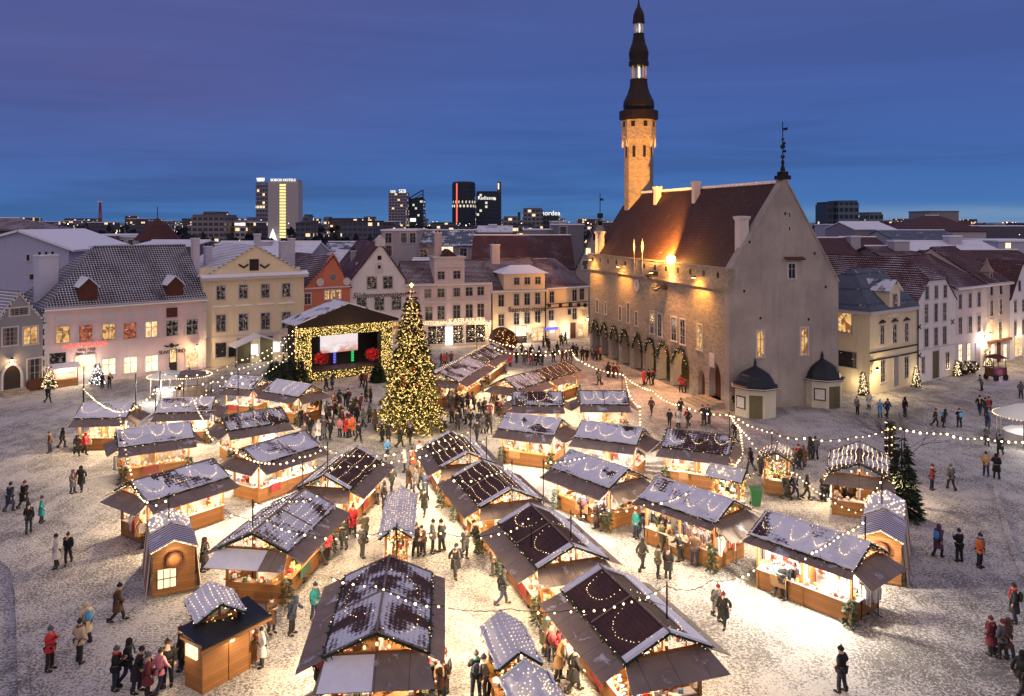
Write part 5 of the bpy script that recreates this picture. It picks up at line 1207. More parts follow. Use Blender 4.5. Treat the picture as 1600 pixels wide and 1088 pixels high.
r, a, L = tower('slim block with a column of lit yellow windows between two dark towers', 733, 743, 314, 720, 14, (.25, .24, .20), 'far_flats')
for k in range(8): m = MB(); z = a[2] - 3 - k * 2.5; m.bb(L * .35, L * .85, -.2, -.02, z, z + 1.4); m.build('lit_window', 'lit_stairs', r)
Yd = 740; r, a, L = tower('dark broad glass office tower with white lettering and a raised corner fin', 744, 783, 301, Yd, 26, (.03, .05, .08))
p = PT(777, 284, Yd); m = MB(); m.bb(p[0] - a[0], L, -.1, 6, a[2], p[2]); m.build('corner_fin', 'painted', r, col=(.10, .08, .09)); m = MB(); m.bb(p[0] - a[0] + .6, p[0] - a[0] + 1.7, -.4, -.12, a[2] + 3, p[2] - 1.4); m.build('fin_light', 'warm_sign', r)
text(r, 'Radisson', 4.6, (L * .42, -.4, a[2] - 6.5), 'white_sign', .3, 'lit_lettering')
r, a, L = tower('grey concrete slab block left of the dark office with a white sign', 817, 848, 328, 560, 18, (.20, .19, .21), 'far_flats'); 
r, a, L = tower('low dark office with a white rooftop sign above the long red roof', 848, 873, 337, 600, 18, (.05, .06, .08)); text(r, 'nordea', 5, (L * .5, -.3, a[2] + .2), 'white_sign', .3, 'rooftop_sign')
r, a, L = tower('glass office tower right of the town hall with scattered lit rooms', 1310, 1342, 317, 420, 16, (.10, .14, .19));  # brighter blue in the wall colour stands in for reflected sky
r, a, L = tower('dark narrow flank of the right glass tower', 1292, 1310, 319, 423, 16, (.05, .07, .10))
tower('small pale blue office block beside the right glass tower', 1358, 1380, 335, 460, 16, (.14, .17, .22)); tower('low block at the foot of the right glass tower', 1341, 1352, 343, 440, 14, (.10, .10, .13), 'far_flats')
tower('pale brown apartment block with balconies left of the white hotel tower', 299, 350, 339, 430, 22, (.24, .20, .20), 'far_flats'); tower('grey upper block behind the pale brown apartment block', 316, 340, 334, 470, 20, (.14, .14, .15), 'far_flats')
r, a, L = tower('white store with lit upper windows just left of the hotel tower', 366, 384, 347, 440, 20, (.42, .40, .40), 'far_flats'); m = MB(); m.bb(.3, L - .3, -.3, -.02, a[2] - 1.9, a[2] - .6); m.build('lit_fascia', 'white_sign', r)
tower('grey department store against the hotel tower', 384, 399, 343, 450, 20, (.20, .19, .21), 'far_flats')
tower('long dark apartment block with many lit rooms in the middle skyline', 510, 564, 343, 720, 30, (.10, .09, .10), 'far_flats'); tower('pale stair block at the left end of the long dark apartment block', 505, 513, 341, 715, 18, (.22, .21, .24), 'far_flats')
tower('grey block right of the hotel tower with a rooftop box', 467, 486, 349, 500, 18, (.15, .15, .17), 'far_flats'); tower('rooftop box block right of the hotel tower', 474, 482, 338, 520, 14, (.13, .13, .15), 'far_flats')
tower('grey office with lit attic storey right of the dark broad office tower', 786, 812, 341, 520, 18, (.20, .19, .2), 'far_flats')
r = thing('radio_mast', 'thin red and white lattice mast on the left horizon', 'mast', (PT(156.5, 340, 900)[0], 900, 0)); m = MB(); h = PT(0, 315, 900)[2]
for k in range(3): an = k * 2.1; m.tube([(3.2 * cos(an), 3.2 * sin(an), 0), (.6 * cos(an), .6 * sin(an), h)], .55, 4)
for k in range(10): m.bb(-2 + k * .15, 2 - k * .15, -.4, .4, h * (k + 1) / 11, h * (k + 1) / 11 + .7)
m.build('lattice', 'painted', r, col=(.30, .06, .08)); m = MB(); m.bb(-3, 3, -1, 1, h - 1, h + .6); m.build('antenna_head', 'painted', r, col=(.75, .55, .65))
r = thing('factory_chimney', 'slim dark chimney standing in the city right of the dark office tower', 'chimney', (PT(811, 340, 600)[0], 600, 0)); m = MB(); m.lathe((0, 0, 0), [(1.4, 0), (1.0, PT(0, 332, 600)[2])], 8); m.build('shaft', 'painted', r, col=(.05, .05, .07)); m = MB(); m.lathe((0, 0, PT(0, 332, 600)[2]), [(1.2, -.6), (1.2, 0)], 8); m.build('rim', 'dark_metal', r)
# the low city to the horizon: each block its own object
R2 = random.Random(21)
protos = {}
for i in range(210):
    Y = 430 + 1900 * R2.random() ** 1.4; x = R2.uniform(-30, 1640)
    if 960 < x < 1300: continue
    top = CAMZ - (R2.gauss(350 if Y < 700 else 345.5, 3.4) - HOR) * Y / F; top = max(6, min(top, CAMZ + 8 + Y * .004)); L = R2.uniform(8, 24) * (.6 + Y / 1300)
    c = R2.choice([(.08, .085, .12), (.10, .10, .14), (.15, .14, .18), (.13, .085, .09), (.22, .22, .28)])  # dusk haze is mixed into these wall colours as lighter blue
    o = thing('city_block', 'low flat city block with a few lit windows in the distant skyline', 'building', ((x - 800) * Y / F, Y, 0), R2.uniform(-.3, .3), 'distant city blocks')
    m = MB(); m.bb(-L / 2, L / 2, 0, 16, -1, top); m.build('wall', 'far_flats', o, col=c)
    m = MB(); m.bb(-L / 2 - .3, L / 2 + .3, -.3, 16.3, top, top + .5); m.build('roof', 'snow' if R2.random() < .5 else 'painted', o, col=(.06, .06, .08))
# dark belts of trees between the blocks
m = MB()
for i in range(5200):
    Y = R2.uniform(300, 1300); x = R2.uniform(-40, 1640); p = PT(x, 0, Y); h = R2.uniform(0, 15) * (1.0 if Y > 500 else .8)
    m.leaf((p[0] + R2.gauss(0, 8), Y, h * .7), (R2.gauss(0, .6), 0, 1), R2.uniform(3, 7), R2.uniform(1.5, 3.5))
tag(m.build('far_woods', 'dark_wood'), 'dark belts of trees among the far city blocks', 'woods', kind='stuff')
m = MB()
for i in range(420):
    Y = R2.uniform(300, 1500); x = R2.uniform(-20, 1620)
    if 930 < x < 1290: continue
    p = PT(x, 0, Y); s_ = .00026 * Y * R2.choice([1, 1, 1, 1.5, 2.4]); m.ball((p[0], Y - 20, R2.uniform(9, 17)), s_, 6, 4)
tag(m.build('street_lights', 'city_light'), 'scattered small lights of the distant streets', 'lights', kind='stuff')
# ------------------------------------------------------------------ the concert stage
SA, SB = G(466, 601), G(612, 583); SF = Fac(SA, SB); SL = SF.L
st = thing('concert_stage', 'open air concert stage with black gabled roof, glowing light-covered frame and video screen', 'stage', (SA[0], SA[1], 0), SF.rz)
SH = SF.px(540, 505)[1]; SE = SF.px(464, 508)[1]; zap = SF.px(541, 474)[1]; SD = 3.6
m = MB(); m.bb(.2, SL - .2, 1.2, SD, -.1, 1.15); m.build('platform', 'stage_floor', st)
m = MB(); m.bb(.3, SL - .3, SD - .15, SD, 1.15, SE); m.bb(.1, .25, .9, SD, 0, SE); m.bb(SL - .25, SL - .1, .9, SD, 0, SE); m.bb(.3, SL - .3, .9, SD, SE - .12, SE); m.build('backcloth', 'stage_black', st)
o = .7; mid = SL / 2
m = MB(); m.prism([(-o, -.5, SE - .35), (SL + o, -.5, SE - .35), (SL + o, -.5, SE + .1), (mid, -.5, zap), (-o, -.5, SE + .1)], (0, .25, 0)); m.build('roof_gable', 'sign_dark', st)
m = MB(); m.slab((-o, -.6, SE + .1), (mid, -.6, zap + .15), (mid, SD + .1, zap + .15), (-o, SD + .1, SE + .1), .15); m.slab((mid, -.6, zap + .15), (SL + o, -.6, SE + .1), (SL + o, SD + .1, SE + .1), (mid, SD + .1, zap + .15), .15); m.build('roof', 'sheet_metal', st, snow=.62)
fr = MB(); fw = 1.5
fr.bb(0, fw, -.1, .9, 0, SE - .3); fr.bb(SL - fw, SL, -.1, .9, 0, SE - .3); fr.bb(fw, SL - fw, -.05, .85, SE - 1.5, SE - .35); fr.bb(fw, SL - fw, .7, 1.19, 0, 1.0)
fo = fr.build('light_frame', 'fir_green', st)
m = MB()
def scat(n, x0, x1, z0, z1, y):
    for _ in range(n): m.octa((R.uniform(x0, x1), y + R.uniform(-.06, .02), R.uniform(z0, z1)), R.choice((.03, .038, .05)))
scat(620, 0, fw, .1, SE - .3, -.16); scat(560, SL - fw, SL, .1, SE - .3, -.16); scat(560, fw, SL - fw, SE - 1.5, SE - .35, -.12); scat(330, fw, SL - fw, .05, 1.0, .64)
for _ in range(260): m.octa((-.06 + R.uniform(-.02, .02), R.uniform(-.1, .9), R.uniform(.1, SE - .3)), .04)
m.build('fairy_lights', 'tree_bulb', fo, kind='stuff')
(s0, z1), (s1, z0) = SF.px(501, 525, 2.6), SF.px(559, 547, 2.6)
m = MB(); m.bb(-(s1 - s0) / 2, (s1 - s0) / 2, 0, .15, -(z1 - z0) / 2, (z1 - z0) / 2); so = m.build('video_screen', 'video_screen', st, ((s0 + s1) / 2, 2.6, (z0 + z1) / 2))
lamp(st, ((s0 + s1) / 2, 1.9, (z0 + z1) / 2), 130, (1.0, .75, .75), .6)
for x, mn in ((523, 'blue_neon'), (551, 'green_neon')):
    s, _ = SF.px(x, 560, 3.0); m = MB()
    for k in range(9): m.bb(s - .16, s + .16, 3.0, 3.06, 1.4 + k * .19, 1.4 + k * .19 + .1)
    m.build('light_bar', mn, st)
for x, y, lab in ((501, 561, 'red flower ball glowing at the left side of the stage opening'), (581, 554, 'red flower ball glowing at the right side of the stage opening')):
    s, z = SF.px(x, y, -.2); p = SF.A + SF.d * s - SF.inw * .2 ; t = thing('flower_ball', lab, 'decoration', (p[0], p[1], 0), 0, 'red flower balls on the stage'); m = MB(); m.tube([(0, .3, 0), (0, .3, z)], .05, 5); m.build('stand', 'dark_metal', t)
    m = MB()
    for k in range(420):
        a, b = R.uniform(0, 2 * pi), R.uniform(-1, 1); d = (cos(a) * sqrt(1 - b * b), sin(a) * sqrt(1 - b * b), b); m.leaf((d[0] * .35, .3 + d[1] * .3, z + d[2] * .22), (d[0] + R.gauss(0, .4), d[1] + R.gauss(0, .4), d[2] + R.gauss(0, .5)), R.uniform(.25, .7), .12)
    m.build('petals', 'red_bloom', t); lamp(t, (0, -.9, z + .3), 30, (1.0, .16, .12), .2)
lamp(st, (SL - 2.5, -.6, .9), 60, (1.0, .12, .08), .2)
lamp(st, (SL * .5, -1.2, SE - 1.2), 120, (1.0, .72, .3), .8); lamp(st, (1, -1.2, 3), 60, (1.0, .72, .3), .8); lamp(st, (SL - 1, -1.2, 3), 60, (1.0, .72, .3), .8)

# ------------------------------------------------------------------ conifers
BRANCH = {}
def conifer(t, h, r0, n, leafm, L=.45, wd=.05, seed=3, tiers=12, dens=1.0):
    """trunk, then whorls of drooping boughs each carrying its own sprays of needles"""
    rr = random.Random(seed); m = MB(); m.tube([(0, 0, 0), (0, 0, h * .97)], [r0 * .075 + .05, .02], 7); m.build('trunk', 'bark', t); c = MB(); tips = []
    levels = tiers * 2; area = sum((1 - i / levels) for i in range(levels))
    for i in range(levels):
        q = (i + rr.uniform(.1, .9)) / levels * .98; R0 = r0 * (1 - q) ** .9 + .05; nb = max(4, int(5 + 9 * (1 - q))); ph = rr.random() * 6
        for k in range(nb):
            a = ph + 2 * pi * (k + rr.uniform(-.25, .25)) / nb; Lb = R0 * rr.uniform(.74, 1.12); z0 = h * (.05 + .94 * q); drop = Lb * rr.uniform(.10, .30); up = Lb * .08
            tips.append((a, z0, Lb, drop))
            ns = max(3, int(n * (1 - q) / area / nb * 1.0))
            for j in range(ns):
                u = rr.random() ** .62; r_ = Lb * u; z = z0 + up * sin(u * pi) - drop * u * u; side = rr.gauss(0, .16 * Lb * (1.05 - u) + .06)
                x, y = r_ * cos(a) - side * sin(a), r_ * sin(a) + side * cos(a); sp_ = 1 if side > 0 else -1
                d = (cos(a) - sp_ * sin(a) * .7, sin(a) + sp_ * cos(a) * .7, -.25 + rr.gauss(0, .28)); c.leaf((x, y, z + rr.gauss(0, .04)), d, L * rr.uniform(.55, 1.2), wd * rr.uniform(.7, 1.4))
    BRANCH[t.name] = tips
    return c.build('crown', leafm, t)
YT = 71.0; XT = (643 - 800) * YT / F; HT = CAMZ - (449 - HOR) * YT / F; RT = 3.05
tr = thing('christmas_tree', 'giant Christmas tree covered in warm lights in the middle of the square', 'christmas tree', (XT, YT, 0))
conifer(tr, HT, RT, 30000, 'spruce_needles', .40, .05, 5, 15)
m = MB(); cnt = 0
def tree_r(q, a): return RT * (1 - q) ** .92 * (1.0 - .18 * ((q * 15) % 1.0)) * (1 + .10 * sin(a * 5 + q * 23) + .07 * sin(a * 9 - q * 51))
zq = .03; row = 0
for a, z0, Lb, drop in BRANCH[tr.name]:      # lights hang along the boughs and swag from bough to bough
    for j in range(int(3 + Lb * 9)):
        u = 1 - .55 * R.random() ** 1.6; side = R.gauss(0, .13 * Lb * (1.15 - u) + .10); r_ = Lb * u
        m.octa((r_ * cos(a) - side * sin(a), r_ * sin(a) + side * cos(a), z0 + Lb * .08 * sin(u * pi) - drop * u * u + R.gauss(.03, .06)), R.choice((.026, .032, .038, .052)))
    if R.random() < .75:
        wd_ = R.uniform(.5, 1.1) / max(.5, Lb); 
        for j in range(int(9 * min(1.2, Lb))):
            v = j / max(1, int(9 * min(1.2, Lb)) - 1); b_ = a + wd_ * v; m.octa((Lb * .96 * cos(b_), Lb * .96 * sin(b_), z0 - drop - .28 * sin(pi * v) + .04), R.choice((.028, .036, .046)))
m.build('fairy_lights', 'tree_bulb', tr, kind='stuff')
m = MB(); m.ball((0, 0, HT + .05), .10, 8, 5); m.octa((0, 0, HT + .2), .2); m.build('star', 'tree_bulb', tr)
bm_ = MB(); bm_.ball((0, 0, 0), .13, 8, 6); bm_ = bm_.mesh('bauble', 'red_bloom')
for k in range(22):
    q = 1 - sqrt(R.random()) * .95; a = R.uniform(0, 6.28); r_ = tree_r(q, a) * 1.0; link('bauble', bm_, tr, (r_ * cos(a), r_ * sin(a), HT * (.04 + .95 * q) - r_ * .12))
for a in (-2.3, -1.57, -.8): lamp(tr, (cos(a) * 4.0, sin(a) * 4.0, 2.0), 130, (1.0, .75, .35), .5)  # added lamps around the tree, standing in for its bulbs' glow
lamp(tr, (0, -3.2, 6.0), 170, (1.0, .75, .35), .5); lamp(tr, (2.6, -1.6, 4.0), 120, (1.0, .75, .35), .5); lamp(tr, (-2.6, -1.6, 4.0), 120, (1.0, .75, .35), .5)  # more added lamps to warm the needles from outside
m = MB(); m.lathe((0, 0, 0), [(1.3, 0), (1.3, .5), (1.1, .55)], 12); m.build('tree_stand', 'brown_wood', tr)
for px_, py_, h, r0, lab in ((430, 604, 3.0, 1.9, 'short broad dark fir beside the stage, farthest left of its firs'), (447, 607, 3.6, 1.7, 'dark fir left of the stage between two other firs'), (466, 609, 3.6, 1.6, 'dark fir standing right against the glowing left stage frame'),
                            (1409, 808, 5.1, 1.15, 'tall dark fir behind the dotted brown roof hut on the right'), (590, 597, 2.2, .9, 'small dark fir at the right foot of the stage')):
    x, y, _ = G(px_, py_); t = thing('fir_tree', lab, 'tree', (x, y, 0), R.uniform(0, 6), 'dark firs around the square'); conifer(t, h, r0, 2600, 'fir_green', .45, .06, px_, 7)
x, y, _ = G(1414, 790); t = thing('bare_tree', 'thin leafless tree beside the tall dark fir on the right', 'tree', (x, y, 0)); bare_tree(t, 6.8, .07, 5, 8)
def lit_tree(px_, py_, h, r0, lab, bulb='fairy_bulb', n=150):
    x, y, _ = G(px_, py_); t = thing('small_lit_tree', lab, 'christmas tree', (x, y, 0), R.uniform(0, 6), 'small lit trees by the house doors'); conifer(t, h, r0, 700, 'fir_green', .28, .045, px_, 6); m = MB()
    for k in range(n):
        q = 1 - sqrt(R.random()) * .97; a = R.uniform(0, 6.28); r_ = r0 * (1 - q) * 1.02; m.octa((r_ * cos(a), r_ * sin(a), h * (.05 + .93 * q)), .055)
    m.build('fairy_lights', bulb, t, kind='stuff')
    return t
lit_tree(77, 608, 2.6, .8, 'lit potted tree left of the wooden shop booth'); lit_tree(152, 602, 2.5, .85, 'blue white lit tree right of the bright souvenir shop door', 'cold_bulb', 90)
for i, (a, b, h, lab) in enumerate(((1349, 618, 2.6, 'slender brightly lit tree at the corner of the yellow metal roofed house'), (1432, 605, 2.4, 'brightly lit tree between the yellow and the white clipped gable house'), (1496, 588, 2.0, 'lit tree between the white and the lilac house'), (1543, 574, 2.4, 'lit column tree at the narrow beige house'))):
    t = lit_tree(a, b, h, .42, lab, 'fairy_bulb', 120); lamp(t, (-.6, -1.0, 1.2), 60, (1, .8, .5), .3)
for a, b, s_, lab in ((1508, 585, 1.0, 'round green wreath shrub before the lilac house windows'), (1520, 583, .9, 'lit potted shrub before the lilac house door'), (822, 535, 1.2, 'dark shrub with lights before the cream corner house')):
    x, y, _ = G(a, b); t = thing('potted_shrub', lab, 'shrub', (x, y, 0)); m = MB(); m.lathe((0, 0, 0), [(.28, 0), (.36, .45)], 8); m.build('pot', 'brown_timber', t); m = MB()
    for k in range(500):
        u, v = R.uniform(0, 6.28), R.uniform(-1, 1); q = sqrt(1 - v * v); m.leaf((q * cos(u) * .6 * s_, q * sin(u) * .6 * s_, .9 * s_ + v * .5 * s_), (q * cos(u), q * sin(u), v), .25, .05)
    m.build('foliage', 'fir_green', t); m = MB()
    for k in range(40): u, v = R.uniform(0, 6.28), R.uniform(-1, 1); q = sqrt(1 - v * v); m.octa((q * cos(u) * .8 * s_, q * sin(u) * .8 * s_, .9 * s_ + v * .65 * s_), .05)
    m.build('fairy_lights', 'fairy_bulb', t, kind='stuff')
# big round barrel booth and the big illuminated arch in front of the cream corner house
x, y, _ = G(786, 551); t = thing('barrel_booth', 'round barrel shaped booth with a light net before the cream corner house', 'booth', (x, y, 0), .25)
m = MB(); rb = 1.75; pts = [(rb * cos(a * pi / 12), -1.2, 1.7 + rb * sin(a * pi / 12)) for a in range(24)]; m.prism(pts, (0, 2.4, 0)); m.build('barrel', 'brown_timber', t)
m = MB()
for k in range(60): a = R.uniform(0, 6.28); q = rb * sqrt(R.random()); m.octa((q * cos(a), -1.26, 1.7 + q * sin(a)), .05)
m.build('fairy_lights', 'tree_bulb', t, kind='stuff'); m = MB(); m.bb(-1.2, -.9, -1, 1, 0, .3); m.bb(.9, 1.2, -1, 1, 0, .3); m.build('foot', 'brown_wood', t)
# ------------------------------------------------------------------ market stalls
WARM, COOL = (1.0, .76, .45), (1.0, .93, .82)
def fairy_on_slope(m, L, W2, ze, zr, sgn, mode, n, br):
    """rows of tiny bulbs lying on one roof slope"""
    def put(x, v, lift=.035): m.octa((x + R.gauss(0, .015), sgn * (W2 * (1 - v)), ze + (zr - ze) * v + lift + .06), br)
    if mode == 'swag':
        for k in range(n):
            c0 = -L / 2 + L * (k + .5) / n + R.uniform(-.12, .12) * L / n; wd = L / n * R.uniform(.26, .42); dp = R.uniform(.5, .72)
            for i in range(19):
                t = i / 18; a = t * pi
                x = c0 + wd * cos(a) + .06 * sin(9 * t + k); v = .88 - dp * sin(a) ** R.choice((.6, .7)); put(x, min(.95, max(.05, v + R.gauss(0, .012))), .06)
    elif mode == 'lines':
        for k in range(n):
            x0 = -L / 2 + L * (k + .5) / n
            for i in range(10): v = .06 + .88 * i / 9; put(x0 + .14 * sin(v * 7 + k), v)
    elif mode == 'rows':
        for k in range(n):
            v = .12 + .76 * k / max(1, n - 1)
            for i in range(int(L / .27)): put(-L / 2 + .1 + i * .27, v + .02 * sin(i * .7 + k))
    elif mode == 'dense':
        for i in range(int(L / .32)):
            for k in range(n):
                if R.random() < .8: put(-L / 2 + .13 + i * .32 + R.uniform(-.05, .05), .08 + .84 * k / (n - 1) + R.uniform(-.03, .03))
    elif mode == 'cluster':
        for k in range(n * 14): put(R.gauss(0, L * .22), min(.95, max(.05, R.gauss(.5, .25))))
def snow_cover(t, L, W2, ze, zr, snow):
    """lying snow with real depth: rounded edges, melted holes and a ragged lower lip"""
    rr = random.Random(int(L * 1000)); k = [(rr.uniform(.6, 1.9), rr.uniform(.8, 2.6), rr.uniform(0, 6)) for _ in range(5)]; SLp = hypot(W2, zr - ze)
    for sg in (-1, 1):
        nx, nv = int(L / .15), max(6, int(SLp / .13)); m = MB(); H = {}; nz = W2 / SLp; ny = sg * (zr - ze) / SLp
        for i in range(nx + 1):
            for j in range(nv + 1):
                x, v = -L / 2 + .05 + (L - .1) * i / nx, j / nv; s_ = v * SLp
                q = sum(sin(a * x + b * s_ * 1.3 + c + sg) for a, b, c in k) / 5 + .10 * sin(9 * x + 3 * s_) * sin(7 * s_ + 2 * x) + rr.gauss(0, .05)
                mid_ = min(1, abs(x) / .16) ; edge = min(1, (L / 2 - abs(x)) / .2, s_ / .14 + .3, (SLp - s_) / .12 + .2)
                H[i, j] = (q + 1.5 * (snow - .76)) * .18 * max(.12, edge) * (.35 + .65 * mid_) - .012
        P = lambda i, j, h: (-L / 2 + .05 + (L - .1) * i / nx, sg * W2 * (1 - j / nv) + ny * h, ze + (zr - ze) * j / nv + nz * h + .012)
        idx = {}
        for i in range(nx):
            for j in range(nv):
                c4 = [(i, j), (i + 1, j), (i + 1, j + 1), (i, j + 1)]
                if max(H[c] for c in c4) <= 0: continue
                f = []
                for c in c4:
                    if c not in idx: idx[c] = len(m.v); m.v.append(P(c[0], c[1], max(-.01, min(.085, H[c]))))
                    f.append(idx[c])
                m.f.append(tuple(f if sg < 0 else f[::-1])); m.mi.append(0)
        if m.f:
            me = m.mesh('snow_cover', 'snow'); me.polygons.foreach_set('use_smooth', [True] * len(me.polygons)); link('snow_cover', me, t)
PATHS = []; STALLS = []
GOODS_LABELS = []
def stall(short, label, R1, R2, E1, E2, snow=.7, pat='swag', npat=3, power=150, col=WARM, flaps=(.95, .85, .95, .95), hut=False, zr=None, ze=None, roofm='stall_roofing', goods=1.0, closed=(), br=None, edge_snow=False):
    zr = zr or (2.95 if hut else 3.5); ze = ze or (2.4 if hut else 2.7)
    a, b = np.array(G(*R1, zr)[:2]), np.array(G(*R2, zr)[:2]); e = (np.array(G(*E1, ze)[:2]) + np.array(G(*E2, ze)[:2])) / 2
    d = (b - a) / np.linalg.norm(b - a); rt = np.array((d[1], -d[0]))
    if np.dot(e - a, rt) < 0: a, b = b, a; d = -d; rt = -rt
    L = float(np.linalg.norm(b - a)); W2 = float(np.dot(e - a, rt)); lo, hi = (.75, 1.7) if hut else (1.55, 2.35); W2 = min(max(W2, lo), hi)
    c = (a + b) / 2; rz = atan2(d[1], d[0]); dist = float(np.linalg.norm(c)); br = (br or (.026 + .00030 * dist)) * .56
    t = thing('market_stall', label, 'market stall', (c[0], c[1], 0), rz, 'stalls of the Christmas market'); STALLS.append((short, c, t, L, W2))
    # roof
    m = MB(); o = 0
    for sg in (-1, 1): m.slab((-L / 2, sg * W2, ze), (L / 2, sg * W2, ze), (L / 2, 0, zr), (-L / 2, 0, zr), .07)
    m.build('roof', roofm, t, snow=min(snow, .56) if roofm == 'stall_roofing' and not hut else snow)
    if snow >= .7 and not hut: snow_cover(t, L, W2, ze, zr, snow)
    m = MB(); m.tube([(-L / 2, 0, zr + .04), (L / 2, 0, zr + .04)], .05, 5)
    for x in ([-L / 2 + .05, 0, L / 2 - .05] if not hut else [-L / 2 + .05, L / 2 - .05]):
        for sg in (-1, 1): m.tube([(x, 0, zr + .03), (x, sg * W2, ze + .03)], .04, 4)
    m.build('roof_batten', 'awning_board' if snow < .75 else 'snow', t)
    # frame
    ix, iy = L / 2 - .3, W2 - .3
    pm = MB(); pm.bb(-.06, .06, -.06, .06, 0, ze + .05); pm = pm.mesh('post', 'orange_wood')
    for x, y in ([(-ix, -iy), (ix, -iy), (-ix, iy), (ix, iy)] + ([(0, -iy), (0, iy)] if L > 4 else [])): link('post', pm, t, (x, y, 0))
    m = MB()
    for x in (-ix, ix):
        m.bb(x - .05, x + .05, -iy + .06, iy - .06, ze - .14, ze - .02); m.bb(x - .045, x + .045, -.05, .05, ze - .02, zr - .09)
        for sg in (-1, 1): m.tube([(x, sg * iy, ze + .02), (x, 0, zr - .12)], .04, 4)
    for y in (-iy, iy): m.bb(-ix + .06, ix - .06, y - .05, y + .05, ze - .13, ze - .03)
    m.build('roof_frame', 'orange_wood', t)
    # counters
    ch = 1.0
    def counter(x0, x1, y, horiz=True, h=ch, full=False):
        m = MB(); hh = h if not full else ze - .15
        if horiz: m.bb(x0, x1, y - .03, y + .03, .12, hh)
        else: m.bb(y - .03, y + .03, x0, x1, .12, hh)
        q = m.build('counter', 'orange_wood', t)
        if not full:
            m = MB()
            if horiz: m.bb(x0 - .04, x1 + .04, y - .22, y + .22, hh, hh + .05)
            else: m.bb(y - .22, y + .22, x0 + .2, x1 - .2, hh + .002, hh + .052)
            m.build('counter_top', 'white_trim' if (len(STALLS) % 3) else 'orange_wood', q)
    gap = .0
    counter(-ix + .07, ix - .07, -iy); counter(-ix + .07, ix - .07, iy)
    counter(-iy + .07, iy - .07, -ix, False, full='left' in closed); counter(-iy + .07, iy - .07, ix, False, full='right' in closed)
    if not hut: m = MB(); m.bb(-ix + .25, ix - .25, -.05, .05, .3, 2.0); m.build('bounce_panel', 'white_trim', t)  # added pale panel that catches lamp light and whitens the interior
    if L > 3.5 and not hut: m = MB(); m.bb(-.03, .03, -iy * .55, -.06, .1, 2.05); m.build('partition', 'orange_wood', t)
    m = MB(); m.bb(-ix, ix, -iy, iy, 0, .11); m.build('floor', 'brown_wood', t)
    # hinged awning boards held out on all sides
    F1, F2, F3, F4 = flaps; drop = .46; zt_ = ze - .06
    def flap(p, th=.03):
        m = MB(); m.slab(*p, th); m.build('awning_flap', 'awning_board', t)
    if F1: flap([(-L / 2 - .1, -W2 - F1, zt_ - drop * F1), (L / 2 + .1, -W2 - F1, zt_ - drop * F1), (L / 2, -W2 + .06, zt_), (-L / 2, -W2 + .06, zt_)])
    if F2: flap([(-L / 2 - .1, W2 + F2, zt_ - drop * F2), (L / 2 + .1, W2 + F2, zt_ - drop * F2), (L / 2, W2 - .06, zt_), (-L / 2, W2 - .06, zt_)])
    if F3: flap([(-ix - .1 - F3, -W2 - .25, zt_ - drop * F3 - .04), (-ix - .1 - F3, W2 + .25, zt_ - drop * F3 - .04), (-ix - .07, W2 - .05, zt_ - .04), (-ix - .07, -W2 + .05, zt_ - .04)])
    if F4: flap([(ix + .1 + F4, -W2 - .25, zt_ - drop * F4 - .04), (ix + .1 + F4, W2 + .25, zt_ - drop * F4 - .04), (ix + .07, W2 - .05, zt_ - .04), (ix + .07, -W2 + .05, zt_ - .04)])
    # garland and fairy lights along the eaves and gables
    g = MB(); fl = MB()
    def edge(p, q, n):
        g.tube([p, q], .05, 5)
        for i in range(n):
            k = (i + R.random()) / n; v = [p[j] + (q[j] - p[j]) * k for j in range(3)]
            for _ in range(2): g.leaf(v, (R.gauss(0, 1), R.gauss(0, 1), R.gauss(-.4, .8)), .2, .03)
            if R.random() < .8: fl.octa((v[0] + R.gauss(0, .04), v[1] + R.gauss(0, .04), v[2] + R.uniform(-.10, .08)), br)
    ne = int(L / .17)
    for sg in (-1, 1):
        edge((-L / 2, sg * (W2 + .03), ze - .03), (L / 2, sg * (W2 + .03), ze - .03), ne)
        for x in (-L / 2 - .03, L / 2 + .03): edge((x, sg * W2, ze - .03), (x, 0, zr - .03), int(W2 / .17))
    g.build('eaves_garland', 'fir_green', t)
    for sg in (-1, 1): fairy_on_slope(fl, L * .96, W2, ze, zr, sg, pat, npat, br)
    fl.build('fairy_lights', 'fairy_bulb', t, kind='stuff')
    # what makes each stall its own: snow lip, gable hearts, sign board, counter cloth, fir boughs by the posts
    rs = random.Random(len(STALLS) * 17 + 3)
    if snow > .6:
        m = MB()
        for sg in (-1, 1):
            nn = int(L / .22); P = [(-L / 2 + L * i / nn, sg * (W2 + .03 + rs.uniform(-.01, .03)), ze + .035 + rs.uniform(-.02, .015)) for i in range(nn + 1)]; m.tube(P, [max(.012, rs.gauss(.05, .022)) for _ in P], 6)
        m.build('snow_lip', 'snow', t)
    if not hut:
        hm = MB()
        for sx in (-1, 1):
            for q in (-.45, 0, .45): hm.ball((sx * (ix + .08), q, ze + .28 - abs(q) * .25), .07, 6, 4, 0, (.4, 1, 1.2))
        hm.build('gable_ornament', 'warm_sign', t, kind='stuff')
        m = MB(); xs = rs.uniform(-.25, .25) * L; w_ = rs.uniform(.7, 1.3); m.box((xs, -iy - .12, ze - .34), (w_, .05, .26)); m.build('sign_board', rs.choice(('white_trim', 'brown_timber', 'sign_dark', 'grey_green_paint')), t)
        m = MB(); x0 = rs.uniform(-ix + .1, 0); x1 = min(x0 + rs.uniform(.6, 1.2), ix - .1); m.bb(x0, x1, -iy - .27, -iy - .235, .55, 1.07); m.build('counter_cloth', 'cloth', t, col=rs.choice(((.24, .03, .03), (.06, .12, .07), (.55, .5, .42), (.2, .05, .05), (.35, .2, .1))))
        m = MB()
